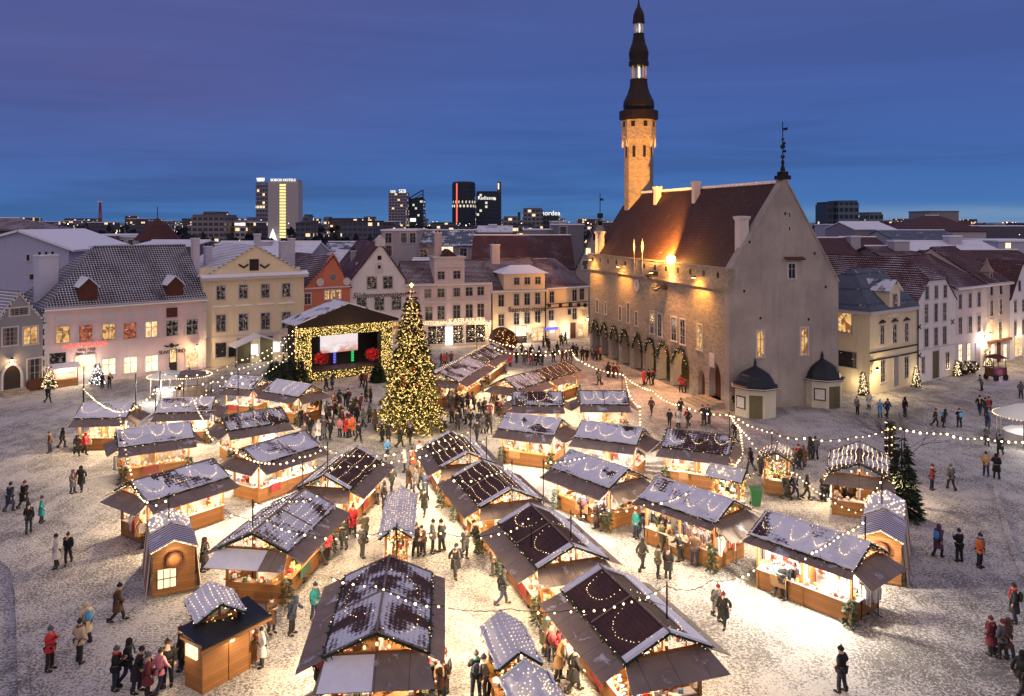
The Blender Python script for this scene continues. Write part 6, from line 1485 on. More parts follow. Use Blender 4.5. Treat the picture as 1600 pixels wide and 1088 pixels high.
        for x, y in ((-ix, -iy), (ix, -iy)):
            if rs.random() < .55:
                for _ in range(160): a_ = rs.uniform(0, 6.28); z_ = rs.uniform(.05, 1.3); q = .32 * (1 - z_ / 1.5); m.leaf((x + q * cos(a_) * rs.random(), y - .2 + q * sin(a_) * rs.random(), z_), (cos(a_), sin(a_), -.2), .3, .04)
        if m.v: m.build('fir_bough', 'fir_green', t, kind='stuff')
    # lamps
    lb = MB(); lb.bb(-.5, .5, -.05, .05, -.03, .03); lb = lb.mesh('lamp', 'lamp_glow')
    spots = ((0, 0),) if hut else ((-L * .25, -W2 + .02), (L * .25, -W2 + .02), (0, W2 - .02)) if L > 4.0 else ((0, -W2 + .02), (0, W2 - .02))
    for x, y in spots:
        link('lamp', lb, t, (x, y, ze - .2)); lamp(t, (x, y, ze - .34), power * (3.6 if hut else 4.9), col, .14)
    if hut and zr > 2.8:
        m = MB()
        for sx in (-1, 1):
            for _ in range(70): m.octa((sx * (ix + .1), rs.uniform(-iy, iy), rs.uniform(1.1, ze + .05)), rs.uniform(.02, .035))
        m.build('golden_lights', 'tree_bulb', t, kind='stuff')
    if edge_snow:
        m = MB(); w_ = .34
        for sg in (-1, 1):
            for x0, x1 in ((-L / 2 - .02, -L / 2 + w_), (L / 2 - w_, L / 2 + .02)):
                k = (zr - ze) / W2; m.slab((x0, sg * (W2 + .02), ze + .055), (x1, sg * (W2 + .02), ze + .055), (x1, sg * .05, zr + .045), (x0, sg * .05, zr + .045), .05)
        k = .82; m.slab((-L / 2 + w_, W2 + .02, ze + .055), (L / 2 - w_, W2 + .02, ze + .055), (L / 2 - w_, W2 * .6, ze + (zr - ze) * .4 + .05), (-L / 2 + w_, W2 * .6, ze + (zr - ze) * .4 + .05), .05)
        m.build('snow_edge', 'snow', t)
    # goods on the counters
    if goods > 0:
        m = MB()
        for _ in range(int(goods * L * 17)):
            x = R.uniform(-ix + .1, ix - .1); sg = R.choice((-1, -1, 1)); y = sg * (iy - R.uniform(-.12, .45)); s_ = R.uniform(.05, .14)
            if R.random() < .6: m.box((x, y, ch + .06 + s_ * .6), (s_ * R.uniform(.7, 1.8), s_ * 1.4, s_ * 1.2), (0, 0, R.uniform(0, 3)))
            else: m.ball((x, y, ch + .06 + s_ * .7), s_ * .75, 6, 4)
        for _ in range(int(goods * L * 7)):
            x = R.uniform(-ix + .3, ix - .3); sg = R.choice((-1, 1)); m.box((x, sg * R.uniform(.08, .2), R.uniform(1.15, 1.95)), (R.uniform(.08, .3), .08, R.uniform(.1, .3)))
            x = R.uniform(-ix + .1, ix - .1); sg = R.choice((-1, 1)); m.box((x, sg * (iy - .1), R.uniform(1.9, 2.25)), (R.uniform(.05, .16), .06, R.uniform(.1, .3)), (0, 0, R.uniform(-.4, .4)))
        for _ in range(int(goods * W2 * 14)):
            x = R.choice((-1, 1)) * (ix - R.uniform(-.1, .4)); y = R.uniform(-iy + .1, iy - .1); s_ = R.uniform(.06, .14); m.box((x, y, ch + .06 + s_ * .6), (s_ * 1.2, s_ * 1.3, s_ * 1.2), (0, 0, R.uniform(0, 3)))
        tag(m.build('market_goods', 'goods_colours', None, (c[0], c[1], 0), rz), 'small wares laid out and hung in the ' + short, 'goods', 'wares on the stalls', 'stuff')
    return t, L, W2
# (short name, label, ridge ends, eave ends of the visible slope, ...)
stall('leftmost stall', 'snowy stall at the far left edge of the market with an open lit counter', (129.5, 631), (209, 629.5), (101, 653.5), (195.5, 650), .80, 'swag', 2, 150)
stall('stall behind the round white tent', 'fully snow covered stall just in front of the glowing round white tent', (251, 623.5), (336, 621), (233, 644.5), (320, 643), .88, 'swag', 3, 170)
stall('snowy stall with flower display', 'snowy stall in the left cluster with a lit flower display in front', (182, 673), (297, 659), (177.5, 698.5), (297, 682), .82, 'swag', 3, 170)
stall('half brown stall', 'stall with left half of its roof brown and the right half snow blue', (346, 650), (440, 636.5), (340.5, 673.5), (441, 660), .55, 'lines', 5, 150)
stall('stall left of the stage firs', 'snowy stall with a white lit toy counter near the firs beside the stage', (362, 587), (411, 590), (340.5, 601), (385.5, 609), .82, 'lines', 4, 230, COOL)
stall('snowy stall before the stage', 'fully snowy stall with a tent like roof nearest the concert stage', (432, 593), (487, 601.5), (411, 610.5), (466.5, 619.5), .95, 'lines', 5, 220)
stall('long stall with tall goods', 'long snowy stall with dark patches and racks of wares along its front', (379.5, 700.5), (477, 673), (393, 730.5), (492, 696), .74, 'swag', 2, 260, COOL)
stall('long stall beside the striped tent', 'long snowy stall behind the striped tent, its white counter toward the lane', (203, 753), (333.5, 717), (215, 791), (357.5, 742), .72, 'swag', 3, 260)
stall('wide snowy stall left of the lane', 'wide snowy double stall left of the middle lane with brown near slope', (394, 833), (477, 764), (453, 860), (525, 784.5), .64, 'rows', 4, 210, flaps=(.9, .8, 1.1, .5))
stall('brown roof stall left of the lane', 'stall with brown right slope and white left slope beside the middle lane', (506, 742), (560, 697.5), (551, 762), (600.5, 712.5), .36, 'rows', 3, 210, flaps=(.9, .8, 1.0, .5), edge_snow=True)
stall('first dark stall right of the lane', 'dark brown roof stall nearest the big Christmas tree, rows of tiny lights', (703, 673.5), (731.5, 707), (662.5, 693), (694, 730.5), .25, 'rows', 4, 190, flaps=(.9, .8, .4, .9), edge_snow=True)
stall('second dark stall right of the lane', 'dark brown roof stall with lit rows between two other dark stalls of the lane', (751, 718.5), (799, 764), (709, 744), (751, 794), .22, 'rows', 4, 210, flaps=(.95, .8, .4, .9), edge_snow=True)
stall('third dark stall right of the lane', 'dark maroon roof stall with two looped light strings and an open corner counter', (827, 786.5), (895.5, 853), (778, 817), (844, 891.5), .18, 'swag', 2, 240, flaps=(1.0, .8, .4, 1.0), edge_snow=True)
stall('large dark stall at the lower right', 'large dark maroon roof stall in front with snow on its far slope', (936, 883.5), (1046, 988.5), (879, 923.5), (987.5, 1046), .18, 'swag', 2, 300, flaps=(1.0, .8, .4, 1.1), edge_snow=True)
stall('large front stall', 'large stall in the middle foreground, snow between its roof ribs, blue snowy front flap', (588, 989), (608, 869), (670, 1003.5), (675, 886), .52, 'swag', 1, 300, flaps=(.6, 1.0, 1.3, .5))
stall('striped light stall by the town hall', 'small half snowy half brown stall, left of its twin by the town hall', (800.5, 612.5), (878.5, 612.5), (803.5, 633.5), (880, 630.5), .58, 'swag', 3, 190)
stall('stall with looped lights', 'small stall with looped lights on its roof, right of its twin near the arcade', (904, 611), (979, 611), (907.5, 632), (983.5, 630.5), .62, 'swag', 3, 200)
stall('blue roof stall behind the lane', 'snow blue roof stall with one dark patch behind the dark lane stalls', (791.5, 645.5), (878, 655), (781, 668), (869.5, 678.5), .84, 'swag', 3, 190)
stall('blue roof stall with wavy lights', 'snow blue roof stall with wavy light strings in the middle right', (910, 657.5), (1005, 669), (902.5, 682.5), (1000, 695), .88, 'swag', 3, 280, COOL)
stall('brown roof stall near the domed kiosks', 'stall with brown roof and a snowy left corner toward the domed entrances', (1042, 670), (1147, 682), (1039, 697), (1144.5, 711.5), .50, 'swag', 3, 150)
stall('long blue stall', 'long snow blue roof stall with a gable flap at its right end', (891, 703), (982, 733), (865.5, 730.5), (960, 765), .86, 'swag', 3, 260, COOL, flaps=(1.0, .7, .4, 1.2))
stall('longest blue stall', 'longest snow blue roof stall, crowd of customers before its racks', (1026.5, 745), (1146.5, 782), (1001, 775.5), (1128, 821), .90, 'swag', 4, 170, flaps=(.5, .7, .4, 1.3))
stall('rightmost long stall', 'long snowy stall at the right with a dazzling white lit end and wooden counter', (1198, 798), (1361, 849), (1183, 836), (1350, 897), .80, 'swag', 4, 330, (1.0, .90, .72), flaps=(.5, .6, .5, 1.1))
stall('first far stall', 'brown and white roof stall nearest the right side of the Christmas tree', (686, 582), (734, 556), (731, 587), (757, 571), .62, 'lines', 6, 170)
stall('second far stall', 'brown roof stall behind the first far one, toward the barrel booth', (737, 554), (772, 534.5), (763, 566), (790, 547), .48, 'lines', 6, 150)
stall('third far stall', 'half brown half white roof stall left of the yellow lit roof', (787, 592), (833.5, 579.5), (803.5, 606), (845.5, 589), .58, 'lines', 5, 170)
stall('fourth far stall', 'dark roof stall with yellow lit left panel nearest the arcade', (838, 578.5), (887.5, 564.5), (866, 590), (899.5, 575.5), .40, 'lines', 6, 190)
stall('dotted brown roof hut', 'brown gingerbread like hut with neat rows of lights on its roof at the right', (1342.5, 724), (1344, 690), (1395, 751), (1388, 707), .58, 'rows', 6, 150, flaps=(.0, .0, .9, .0), br=.05)
# small huts
stall('narrow hut in the lane', 'narrow snow dusted hut densely dotted with lights in the middle of the lane', (618.5, 824), (627.5, 760.5), (647, 827), (648.5, 768), .86, 'dense', 6, 70, hut=True, flaps=(0, 0, 0, 0), goods=.8, br=.04)
stall('small blue hut', 'small snow blue hut with big bulbs at the bottom edge', (782, 954.5), (813, 1018), (750, 974), (776, 1041.5), .99, 'rows', 4, 60, hut=True, flaps=(0, 0, 0, 0), br=.04)
stall('small blue hut annex', 'lower snow blue annex roof just in front of the small blue hut', (818, 1031), (856, 1100), (779, 1054), (812, 1125), .99, 'cluster', 3, 60, hut=True, flaps=(0, 0, 0, 0), zr=2.7, ze=2.15, br=.045)
stall('tiny booth with snowy roof', 'tiny booth with a dotted snowy roof beside the green bin', (1110, 725), (1165.5, 735.5), (1105.5, 736), (1162.5, 751), .96, 'cluster', 3, 60, hut=True, flaps=(0, 0, 0, 0), br=.05)
stall('hut roof behind the black roofed booth', 'snowy lavender hut roof right behind the black roofed wooden booth', (345.5, 944), (326, 909.5), (371, 938), (354, 909), .97, 'rows', 4, 60, hut=True, flaps=(0, 0, 0, 0), br=.045)
x, y, _ = G(1212, 738)
stall('golden gazebo', 'little dark gazebo with golden lights inside, left of the dotted brown roof hut', (1212, 707), (1216, 691), (1190, 706), (1196, 691), .55, 'dense', 5, 60, hut=True, flaps=(0, 0, 0, 0), br=.05)
# wooden booth with black lean-to roof in the lower left
def booth():
    A, B = G(316, 1086), G(392, 1044); f = Fac(A, B); L = f.L; D = 1.15
    t = thing('wooden_booth', 'plank booth with a slanting black roof in the lower left corner', 'booth', (A[0], A[1], 0), f.rz)
    m = MB(); m.bb(0, L, 0, .06, 0, 1.95); m.bb(0, .06, .06, D, 0, 1.95); m.prism([(0, .06, 1.95), (0, D, 2.0), (0, D, 2.25)], (.06, 0, 0)); m.build('wall', 'orange_wood', t)
    m = MB(); m.slab((-.2, -.25, 1.95), (L + .8, -.25, 1.95), (L + .8, D + .1, 2.36), (-.2, D + .1, 2.36), .08); m.build('roof', 'black_sheet', t)
    m = MB(); m.slab((-.25, -.3, 1.86), (L + .85, -.3, 1.86), (L + .85, -.22, 1.87), (-.25, -.22, 1.87), .14); m.bb(-.22, -.16, -.2, D, 1.95, 2.05); m.build('fascia', 'brown_wood', t)
    for x in (.04, L * .55, L - .04): m = MB(); m.bb(x - .05, x + .05, -.03, -.001, 0, 1.85); m.build('batten', 'orange_wood', t)
    m = MB(); m.bb(L, L + .5, .1, D, .1, .95); m.bb(L, L + .7, .0, D, .95, 1.0); m.build('counter', 'orange_wood', t)
    m = MB(); m.bb(-.10, -.02, .25, .95, 1.3, 1.75); m.build('lit_slot', 'bright_shop', t)
    lamp(t, (L + .2, .8, 1.75), 150, WARM, .12); lamp(t, (L * .55, -.25, 1.6), 14, WARM, .08); lamp(t, (-.5, 1, 1.5), 30, WARM, .1)
    m = MB(); m.ball((L * .55, -.16, 1.68), .09, 8, 5); m.build('lamp', 'lamp_glow', t)
    m = MB()
    for _ in range(90): m.ball((L + R.uniform(.0, .65), R.uniform(-.05, D - .1), R.uniform(1.05, 1.6)), R.uniform(.05, .12), 6, 4)
    p = f.A; tag(m.build('market_goods', 'goods_colours', None, (A[0], A[1], 0), f.rz), 'small wares heaped at the open end of the black roofed booth', 'goods', 'wares on the stalls', 'stuff')
booth()
# clothes and trinkets hung on racks at the ends of some stalls
def hung(px_, py_, px2, py2, label, h=1.75, n=26, pal='goods_colours'):
    a, b = np.array(G(px_, py_)[:2]), np.array(G(px2, py2)[:2]); d = b - a; L = float(np.linalg.norm(d)); t = thing('display_rack', label, 'rack', (a[0], a[1], 0), atan2(d[1], d[0]), 'display racks by the stalls')
    m = MB()
    for x in (0, L): m.tube([(x, 0, 0), (x, 0, h)], .025, 5); m.tube([(x, -.3, .03), (x, .3, .03)], .02, 4)
    m.tube([(0, 0, h), (L, 0, h)], .022, 5); m.build('rail', 'dark_metal', t)
    m = MB()
    for k in range(n):
        x = L * (k + .5) / n; w_ = R.uniform(.16, .26); q = R.uniform(.5, 1.05); a0 = R.uniform(-.3, .3)
        m.prism([(x, -w_ * .35, h - .03), (x, w_ * .35, h - .03), (x + .02, w_, h - .2), (x + .03, w_ * .9, h - q), (x + .03, -w_ * .9, h - q), (x + .02, -w_, h - .2)], (L / n * .6, 0, 0))
    m.build('hung_wares', pal, t, kind='stuff')
hung(1060, 862, 1112, 886, 'rack of dark clothes before the longest blue stall', 1.8, 22, 'dark_wares')
hung(1118, 892, 1150, 882, 'rack of pale clothes at the right end of the longest blue stall', 1.8, 14)
hung(392, 776, 444, 758, 'rack of small white wares before the long stall with tall goods', 1.7, 30, 'pale_wares')
hung(1346, 968, 1372, 962, 'rack of white hats at the dazzling end of the rightmost long stall', 1.6, 16, 'pale_wares')
hung(1352, 945, 1368, 938, 'second rack of white wares behind the dazzling end of the rightmost stall', 1.9, 10, 'pale_wares')
hung(1183, 885, 1200, 905, 'rack of white wares at the left end of the rightmost long stall', 1.7, 10, 'pale_wares')
hung(948, 812, 990, 800, 'rack of black and white hats right of the long blue stall', 1.5, 20, 'pale_wares')
hung(205, 840, 222, 858, 'rack of red wares beside the striped tent on the left', 1.5, 12)
hung(178, 735, 232, 722, 'low rack of potted flowers before the snowy stall with flower display', 1.0, 24)
# snow lying on two of the big awning boards
for i_, (x0, x1) in ((14, (-.5, -.02)), (8, (-.55, .2))):
    s_ = STALLS[i_]; t, L, W2 = s_[2], s_[3], s_[4]; ix = L / 2 - .3; F3 = 1.3 if i_ == 14 else 1.1; zt_ = 2.7 - .06; m = MB()
    y0, y1 = x0 * 2 * W2, x1 * 2 * W2
    m.slab((-ix - .1 - F3, -y0 * 1.05, zt_ - .46 * F3 - .02), (-ix - .1 - F3, -y1, zt_ - .46 * F3 - .02), (-ix - .1, -y1, zt_ - .02), (-ix - .1, -y0 * .97, zt_ - .02), .02); m.build('snow_patch', 'snow', t)
# striped canvas tents
def striped(label, near, far, el, er, zr, ze, hgt, front_rz=0.0):
    a, b = np.array(G(*near, zr)[:2]), np.array(G(*far, zr)[:2]); d = (b - a) / np.linalg.norm(b - a); L = float(np.linalg.norm(b - a)); W2 = .5 * float(np.linalg.norm(np.array(G(*el, ze)[:2]) - np.array(G(*er, ze)[:2]))); W2 = min(max(W2, 1.0), 1.5)
    t = thing('striped_tent', label, 'tent', (a[0], a[1], 0), atan2(d[1], d[0]), 'striped canvas tents')
    half = L * .52
    m = MB()
    for sg in (-1, 1): m.slab((-.15, sg * (W2 + .1), ze), (half, sg * (W2 + .1), ze), (half, 0, zr), (-.15, 0, zr), .04)
    m.build('awning', 'striped_awning', t)
    m = MB()
    for sg in (-1, 1): m.slab((half + .03, sg * W2, ze + .12), (L, sg * W2, ze + .12), (L, 0, zr + .12), (half + .03, 0, zr + .12), .06)
    m.build('roof', 'stall_roofing', t, snow=.9)
    m = MB(); nf = 16
    for sg in (-1, 1):      # curtains hang in folds
        for i in range(nf):
            x0, x1 = L * i / nf, L * (i + 1) / nf; y0, y1 = W2 + .06 * sin(i * 2.4), W2 + .06 * sin((i + 1) * 2.4); fl0, fl1 = W2 + .22 + .12 * sin(i * 2.4), W2 + .22 + .12 * sin((i + 1) * 2.4)
            m.poly([(x0, sg * fl0, .03), (x1, sg * fl1, .03), (x1, sg * y1, ze - .02), (x0, sg * y0, ze - .02)])
    m.poly([(L, -W2, 0), (L, W2, 0), (L, W2, ze), (L, 0, zr), (L, -W2, ze)])
    m.build('curtain', 'striped_canvas', t)
    m = MB(); m.bb(.0, .06, -W2 + .05, W2 - .05, .1, 2.0); m.prism([(.02, -W2 + .05, 2.0), (.02, W2 - .05, 2.0), (.02, W2, ze - .05), (.02, 0, zr - .1), (.02, -W2, ze - .05)], (.04, 0, 0)); fp = m.build('front_panel', 'orange_wood', t)
    m = MB(); m.bb(-.03, -.001, -W2 * .1, W2 * .75, .45, 1.35); w_ = m.build('window', 'warm_sign', fp)
    m = MB()
    for k in range(4): y_ = -W2 * .1 + W2 * .85 * k / 3; m.bb(-.06, -.031, y_ - .02, y_ + .02, .45, 1.35)
    m.bb(-.06, -.031, -W2 * .1, W2 * .75, .88, .92); m.build('window_bars', 'dark_metal', w_)
    wr = MB()
    for k in range(14): a_ = 2 * pi * k / 14; a2 = 2 * pi * (k + 1) / 14; wr.tube([(-.09, .34 * cos(a_), 1.75 + .34 * sin(a_)), (-.09, .34 * cos(a2), 1.75 + .34 * sin(a2))], .08, 5)
    wr.build('wreath', 'brown_timber', t)
    m = MB()
    for sg in (-1, 1):
        for k in range(40): v = R.random(); x = half + .05 + (L - half - .1) * R.random(); m.octa((x, sg * W2 * (1 - v), ze + .12 + (zr - ze) * v + .05), .04)
        for k in range(14): m.octa((-.16, sg * (W2 + .1) * k / 14, zr - (zr - ze) * k / 14), .035)
    m.build('fairy_lights', 'fairy_bulb', t, kind='stuff'); lamp(t, (-.45, 0, 2.0), 45, WARM, .1); lamp(t, (L * .5, 0, 2.2), 40, WARM, .2)
    STALLS.append((('striped tent on the left' if near[0] < 800 else 'striped tent on the right'), a, t, L, W2))
striped('brown striped canvas tent with a wreath and barred window left of the wide snowy stall', (272, 843), (263, 797), (246.5, 872), (305, 850), 2.75, 2.25, 0)
striped('striped canvas tent at the right behind the rightmost long stall', (1376, 828), (1385, 768), (1344, 826), (1408, 838), 2.75, 2.25, 0)
# round tents
def round_tent(px_, py_, rad, h, label, power, roofm='white_canvas'):
    x, y, _ = G(px_, py_); t = thing('round_tent', label, 'tent', (x, y, 0), 0)
    m = MB(); m.lathe((0, 0, 0), [(rad + .2, 2.3), (rad * .5, 2.3 + (h - 2.3) * .7), (.12, h), (.03, h + .3)], 14); m.build('canopy', roofm, t)
    pm = MB(); pm.tube([(0, 0, 0), (0, 0, 2.35)], .05, 5); pm = pm.mesh('post', 'awning_board')
    for k in range(8): a = k * pi / 4; link('post', pm, t, (rad * cos(a), rad * sin(a), 0))
    m = MB(); m.lathe((0, 0, 0), [(rad * .75, 0), (rad * .75, .9), (rad * .8, .95)], 14); m.build('counter', 'white_canvas' if power > 200 else 'awning_board', t)
    m = MB()
    for k in range(60): a = 2 * pi * k / 60; m.octa(((rad + .22) * cos(a), (rad + .22) * sin(a), 2.3), .06)
    m.build('fairy_lights', 'fairy_bulb', t, kind='stuff')
    if power: lamp(t, (0, -rad * .4, 2.1), power, COOL, .3); lamp(t, (0, -rad - .4, 1.6), power * .6, COOL, .3)
    return t
round_tent(264, 622, 1.9, 2.9, 'small dazzling white round tent behind the snow covered stalls on the left', 800)
round_tent(296, 620, 2.0, 2.8, 'dull grey round tent just right of the dazzling white one', 0, 'awning_board')
round_tent(1612, 692, 2.6, 3.3, 'glowing white tent cut by the right edge of the picture', 900)
# ------------------------------------------------------------------ strings of lights over the square
bulb_m = MB(); bulb_m.ball((0, 0, 0), 1.0, 6, 4); bulb_m = bulb_m.mesh('bulb', 'bulb')
pole_seen = []
def pole(p, label=None):
    for q in pole_seen:
        if hypot(q[0] - p[0], q[1] - p[1]) < 1.5: return
    pole_seen.append((p[0], p[1])); POLES.append(p)
POLES = []
def light_string(pts, label, n=None, sag=.5, br=.07, poles=()):
    """pts: (px, py, height above the square) of its hanging points"""
    P = [np.array(G(*q)) for q in pts]; path = []
    for i in range(len(P) - 1):
        k = 14
        for j in range(k + (1 if i == len(P) - 2 else 0)): t = j / k; v = P[i] * (1 - t) + P[i + 1] * t; v[2] -= sag * 4 * t * (1 - t) + R.uniform(-.03, .03); path.append(v)
    m = MB(); m.tube([tuple(v) for v in path], .016, 4, cap=False); o = m.build('light_string', 'dark_metal'); tag(o, label, 'string lights', 'strings of bulbs over the square')
    ln = [0.0]
    for a, b in zip(path, path[1:]): ln.append(ln[-1] + float(np.linalg.norm(b - a)))
    n = min(n or max(6, int(ln[-1] / .95)), 60); j = 0
    for i in range(n):
        s_ = ln[-1] * (i + .5) / n
        while ln[j + 1] < s_: j += 1
        t = (s_ - ln[j]) / (ln[j + 1] - ln[j]); v = path[j] * (1 - t) + path[j + 1] * t; b = link('bulb', bulb_m, o, (v[0], v[1], v[2] - .06)); r_ = br * R.uniform(.65, 1.1); b.scale = (r_, r_, r_)
    for i in poles: pole(tuple(P[i]))
light_string([(466, 508, 6.9), (372, 563, 5.2), (250, 583, 5)], 'string of bulbs from the stage roof to the pink house front, topmost of its fan', None, .7, .065, (2,))
light_string([(464, 516, 6.5), (372, 577, 5), (243, 606, 4.6)], 'string of bulbs from the stage roof, second of its fan from the top', None, .6, .065, (1, 2))
light_string([(466, 528, 6), (400, 575, 4.8), (330, 596, 4.6), (303, 622, 3.9)], 'string of bulbs from the stage frame to the snow covered stalls on the left', None, .4, .06, (2,))
light_string([(467, 540, 5.4), (409, 586, 4.5), (343, 602, 4), (268, 634, 3.6)], 'lowest string of bulbs of the stage fan', None, .3, .06)
light_string([(130, 606, 4.8), (187, 643, 4.3), (240, 613, 4.8), (287, 596, 4.8)], 'bright looped string of bulbs above the leftmost stall', 40, .35, .065, (0, 3))
light_string([(186, 640, 4.3), (196, 700, 4), (206, 742, 4)], 'string of bulbs dropping past the flower stall on the left', 18, .1, .06)
light_string([(206, 745, 4), (228, 782, 4), (264, 776, 4)], 'short string of bulbs across the long stall beside the striped tent', 12, .3, .06, (2,))
light_string([(303, 622, 3.9), (318, 655, 3.9), (330, 684, 3.9), (376, 703, 3.9)], 'string of bulbs down the left end of the half brown stall', 20, .2, .07)
light_string([(367, 704, 4.1), (425, 723, 4.2), (470, 712, 4.3), (512, 694, 4.5)], 'string of bulbs over the long stall with tall goods', 20, .2, .06, (3,))
light_string([(512, 701, 4.5), (562, 711, 4.6), (640, 703, 4.6), (680, 690, 4.6), (735, 672, 4.7)], 'string of bulbs spanning the middle lane below the Christmas tree', 22, .15, .06, (4,))
light_string([(473, 724, 4.4), (545, 727, 4.4), (618, 719, 4.4), (690, 701, 4.4), (760, 686, 4.6)], 'string of bulbs spanning the middle lane over the brown roof stall', 24, .15, .06, (0, 4))
light_string([(395, 785, 4.4), (440, 779, 4.4), (500, 772, 4.4)], 'string of bulbs across the wide snowy stall', 10, .2, .05, (0,))
light_string([(355, 800, 4.2), (410, 806, 4.2), (475, 833, 4.0), (552, 834, 4.2), (620, 823, 4.4)], 'string of bulbs from the wide snowy stall to the narrow hut', 18, .2, .05, (4,))
light_string([(620, 823, 4.4), (690, 831, 4.3), (775, 834, 4.4), (830, 805, 4.4)], 'string of bulbs from the narrow hut across the lane to the third dark stall', 16, .2, .05, (3,))
light_string([(515, 901, 4.0), (543, 909, 4.0), (590, 914, 3.9), (640, 938, 4), (694, 947, 4)], 'string of bulbs lying across the large front stall', 12, .05, .05)
light_string([(700, 951, 4.0), (800, 952, 4), (905, 953, 4)], 'sparse string of bulbs above the small blue hut', 8, .1, .04)
light_string([(904, 952, 4.2), (968, 943, 4.3), (1042, 915, 4.4)], 'string of bulbs across the large dark stall at the lower right', 10, .1, .055, (2,))
light_string([(1042, 915, 4.4), (1110, 907, 4.0), (1190, 880, 2.8)], 'string of bulbs from the large dark stall to the rightmost long stall', 13, .3, .055, ())
light_string([(849, 722, 4.4), (916, 713, 4.4)], 'short string of bulbs across the long blue stall', 9, .1, .055, (0,))
light_string([(892, 802, 4.4), (951, 795, 4.2), (1000, 787, 4.2), (1078, 767, 4.4)], 'string of bulbs between the dark lane stalls and the longest blue stall', 14, .2, .055, (0,))
light_string([(703, 748, 4.4), (760, 742, 4.4), (800, 722, 4.4)], 'string of bulbs over the second dark stall of the lane', 10, .2, .055, (2,))
light_string([(745, 520, 5.0), (815, 543, 4.6), (893, 546, 4.4), (905, 562, 4.2), (972, 584, 4.2)], 'string of bulbs from the barrel booth to the arcade corner', 40, .3, .08, (0, 2, 4))
light_string([(893, 546, 4.4), (820, 551, 4.4), (770, 541, 4.6)], 'string of bulbs behind the far stalls', 18, .4, .075, ())
light_string([(972, 584, 4.2), (1020, 610, 4.1), (1062, 632, 4.1), (1140, 647, 4.2)], 'long string of bulbs running parallel to the town hall arcade', 30, .25, .075, (3,))
light_string([(977, 587, 4.2), (984, 617, 4.0), (1000, 635, 4.0), (1000, 664, 3.6)], 'string of bulbs dropping beside the stall with looped lights', 20, .15, .07, ())
light_string([(1140, 647, 4.2), (1157, 672, 4.1), (1161, 705, 4.0), (1148, 728, 3.9)], 'curved string of bulbs around the brown roof stall near the kiosks', 20, .05, .07, ())
light_string([(1142, 648, 4.2), (1168, 680, 4.2), (1190, 708, 3.8)], 'string of bulbs from the kiosk pole to the golden gazebo', 12, .1, .065)
light_string([(1144, 648, 4.2), (1206, 675, 4.1), (1262, 684, 4.1), (1337, 682, 4.3), (1392, 666, 4.7)], 'string of bulbs from the kiosk pole to the garlanded pillar', 24, .2, .07, (1,))
light_string([(1392, 664, 4.7), (1477, 676, 4.4), (1537, 683, 4.3), (1625, 687, 4.3)], 'string of bulbs from the garlanded pillar to the right edge', 22, .2, .075, ())
light_string([(1205, 716, 3.4), (1245, 740, 3.2), (1290, 775, 3.0), (1340, 800, 2.6), (1362, 770, 3.6), (1378, 748, 4.2)], 'string of bulbs curving in front of the dotted brown roof hut', 26, .1, .055, (5,))
light_string([(1240, 881, 3.8), (1268, 862, 4.2), (1310, 836, 4.2), (1352, 812, 4.4)], 'string of bulbs across the rightmost long stall', 14, .1, .055, (3,))
for p in POLES:
    px_ = 800 + F * p[0] / p[1]
    lab = 'thin dark pole holding string lights ' + ('near the %s' % min(STALLS, key=lambda s: hypot(s[1][0] - p[0], s[1][1] - p[1]))[0])
    if any(o.get('label') == lab for o in COL.objects): lab += ', %s one' % ('more leftward' if px_ < 800 else 'more rightward')
    m = MB(); m.tube([(0, 0, 0), (0, 0, p[2] + .15)], .035, 6); m.lathe((0, 0, 0), [(.2, 0), (.2, .06)], 8); o = m.build('light_pole', 'dark_metal', None, (p[0], p[1], 0)); tag(o, lab, 'pole', 'poles of the string lights')
# garlanded pillar
x, y, _ = G(1391, 775, 0); t = thing('garland_pillar', 'pillar wound with fir garland and bulbs behind the dotted brown roof hut', 'pillar', (x, y, 0)); m = MB(); m.tube([(0, 0, 0), (0, 0, 4.9)], .12, 6); m.build('post', 'brown_timber', t); m = MB(); fl = MB()
for k in range(900): z = R.uniform(.5, 5); a = R.uniform(0, 6.28); m.leaf((.16 * cos(a), .16 * sin(a), z), (cos(a), sin(a), R.gauss(0, .5)), .28, .04)
for k in range(60): z = .5 + 4.5 * k / 60; a = k * .9; fl.octa((.3 * cos(a), .3 * sin(a), z), .06)
m.build('garland', 'fir_green', t); fl.build('fairy_lights', 'fairy_bulb', t, kind='stuff')
# street furniture
for px_, py_, lab in ((1181, 792, 'green wheeled bin in front of the longest blue stall'), (1213, 764, 'green wheeled bin below the golden gazebo')):
    x, y, _ = G(px_, py_); t = thing('wheeled_bin', lab, 'bin', (x, y, 0), R.uniform(-.4, .4), 'green bins'); m = MB(); m.lathe((0, 0, .12), [(.36, 0), (.48, 1.0)], 4, 0, pi / 4); m.build('body', 'bin_green', t); m = MB(); m.box((0, 0, 1.16), (.78, .82, .07), (.06, 0, 0)); m.build('lid', 'bin_green', t)
    wm = MB(); wm.tube([(-.04, 0, 0), (.04, 0, 0)], .12, 10); wm = wm.mesh('wheel', 'dark_metal')
    for q in (-.3, .3): link('wheel', wm, t, (q, .36, .12))
x, y, _ = G(212, 574); 
for px_, py_, h, lab in ((212, 638, 3.4, 'plain grey post standing behind the leftmost stall'), (131, 640, 4.2, 'thin plain post left of the leftmost stall roof')):
    x, y, _ = G(px_, py_); m = MB(); m.tube([(0, 0, 0), (0, 0, h)], .05, 6); m.lathe((0, 0, 0), [(.18, 0), (.18, .05)], 8); tag(m.build('post', 'dark_metal', None, (x, y, 0)), lab, 'post')
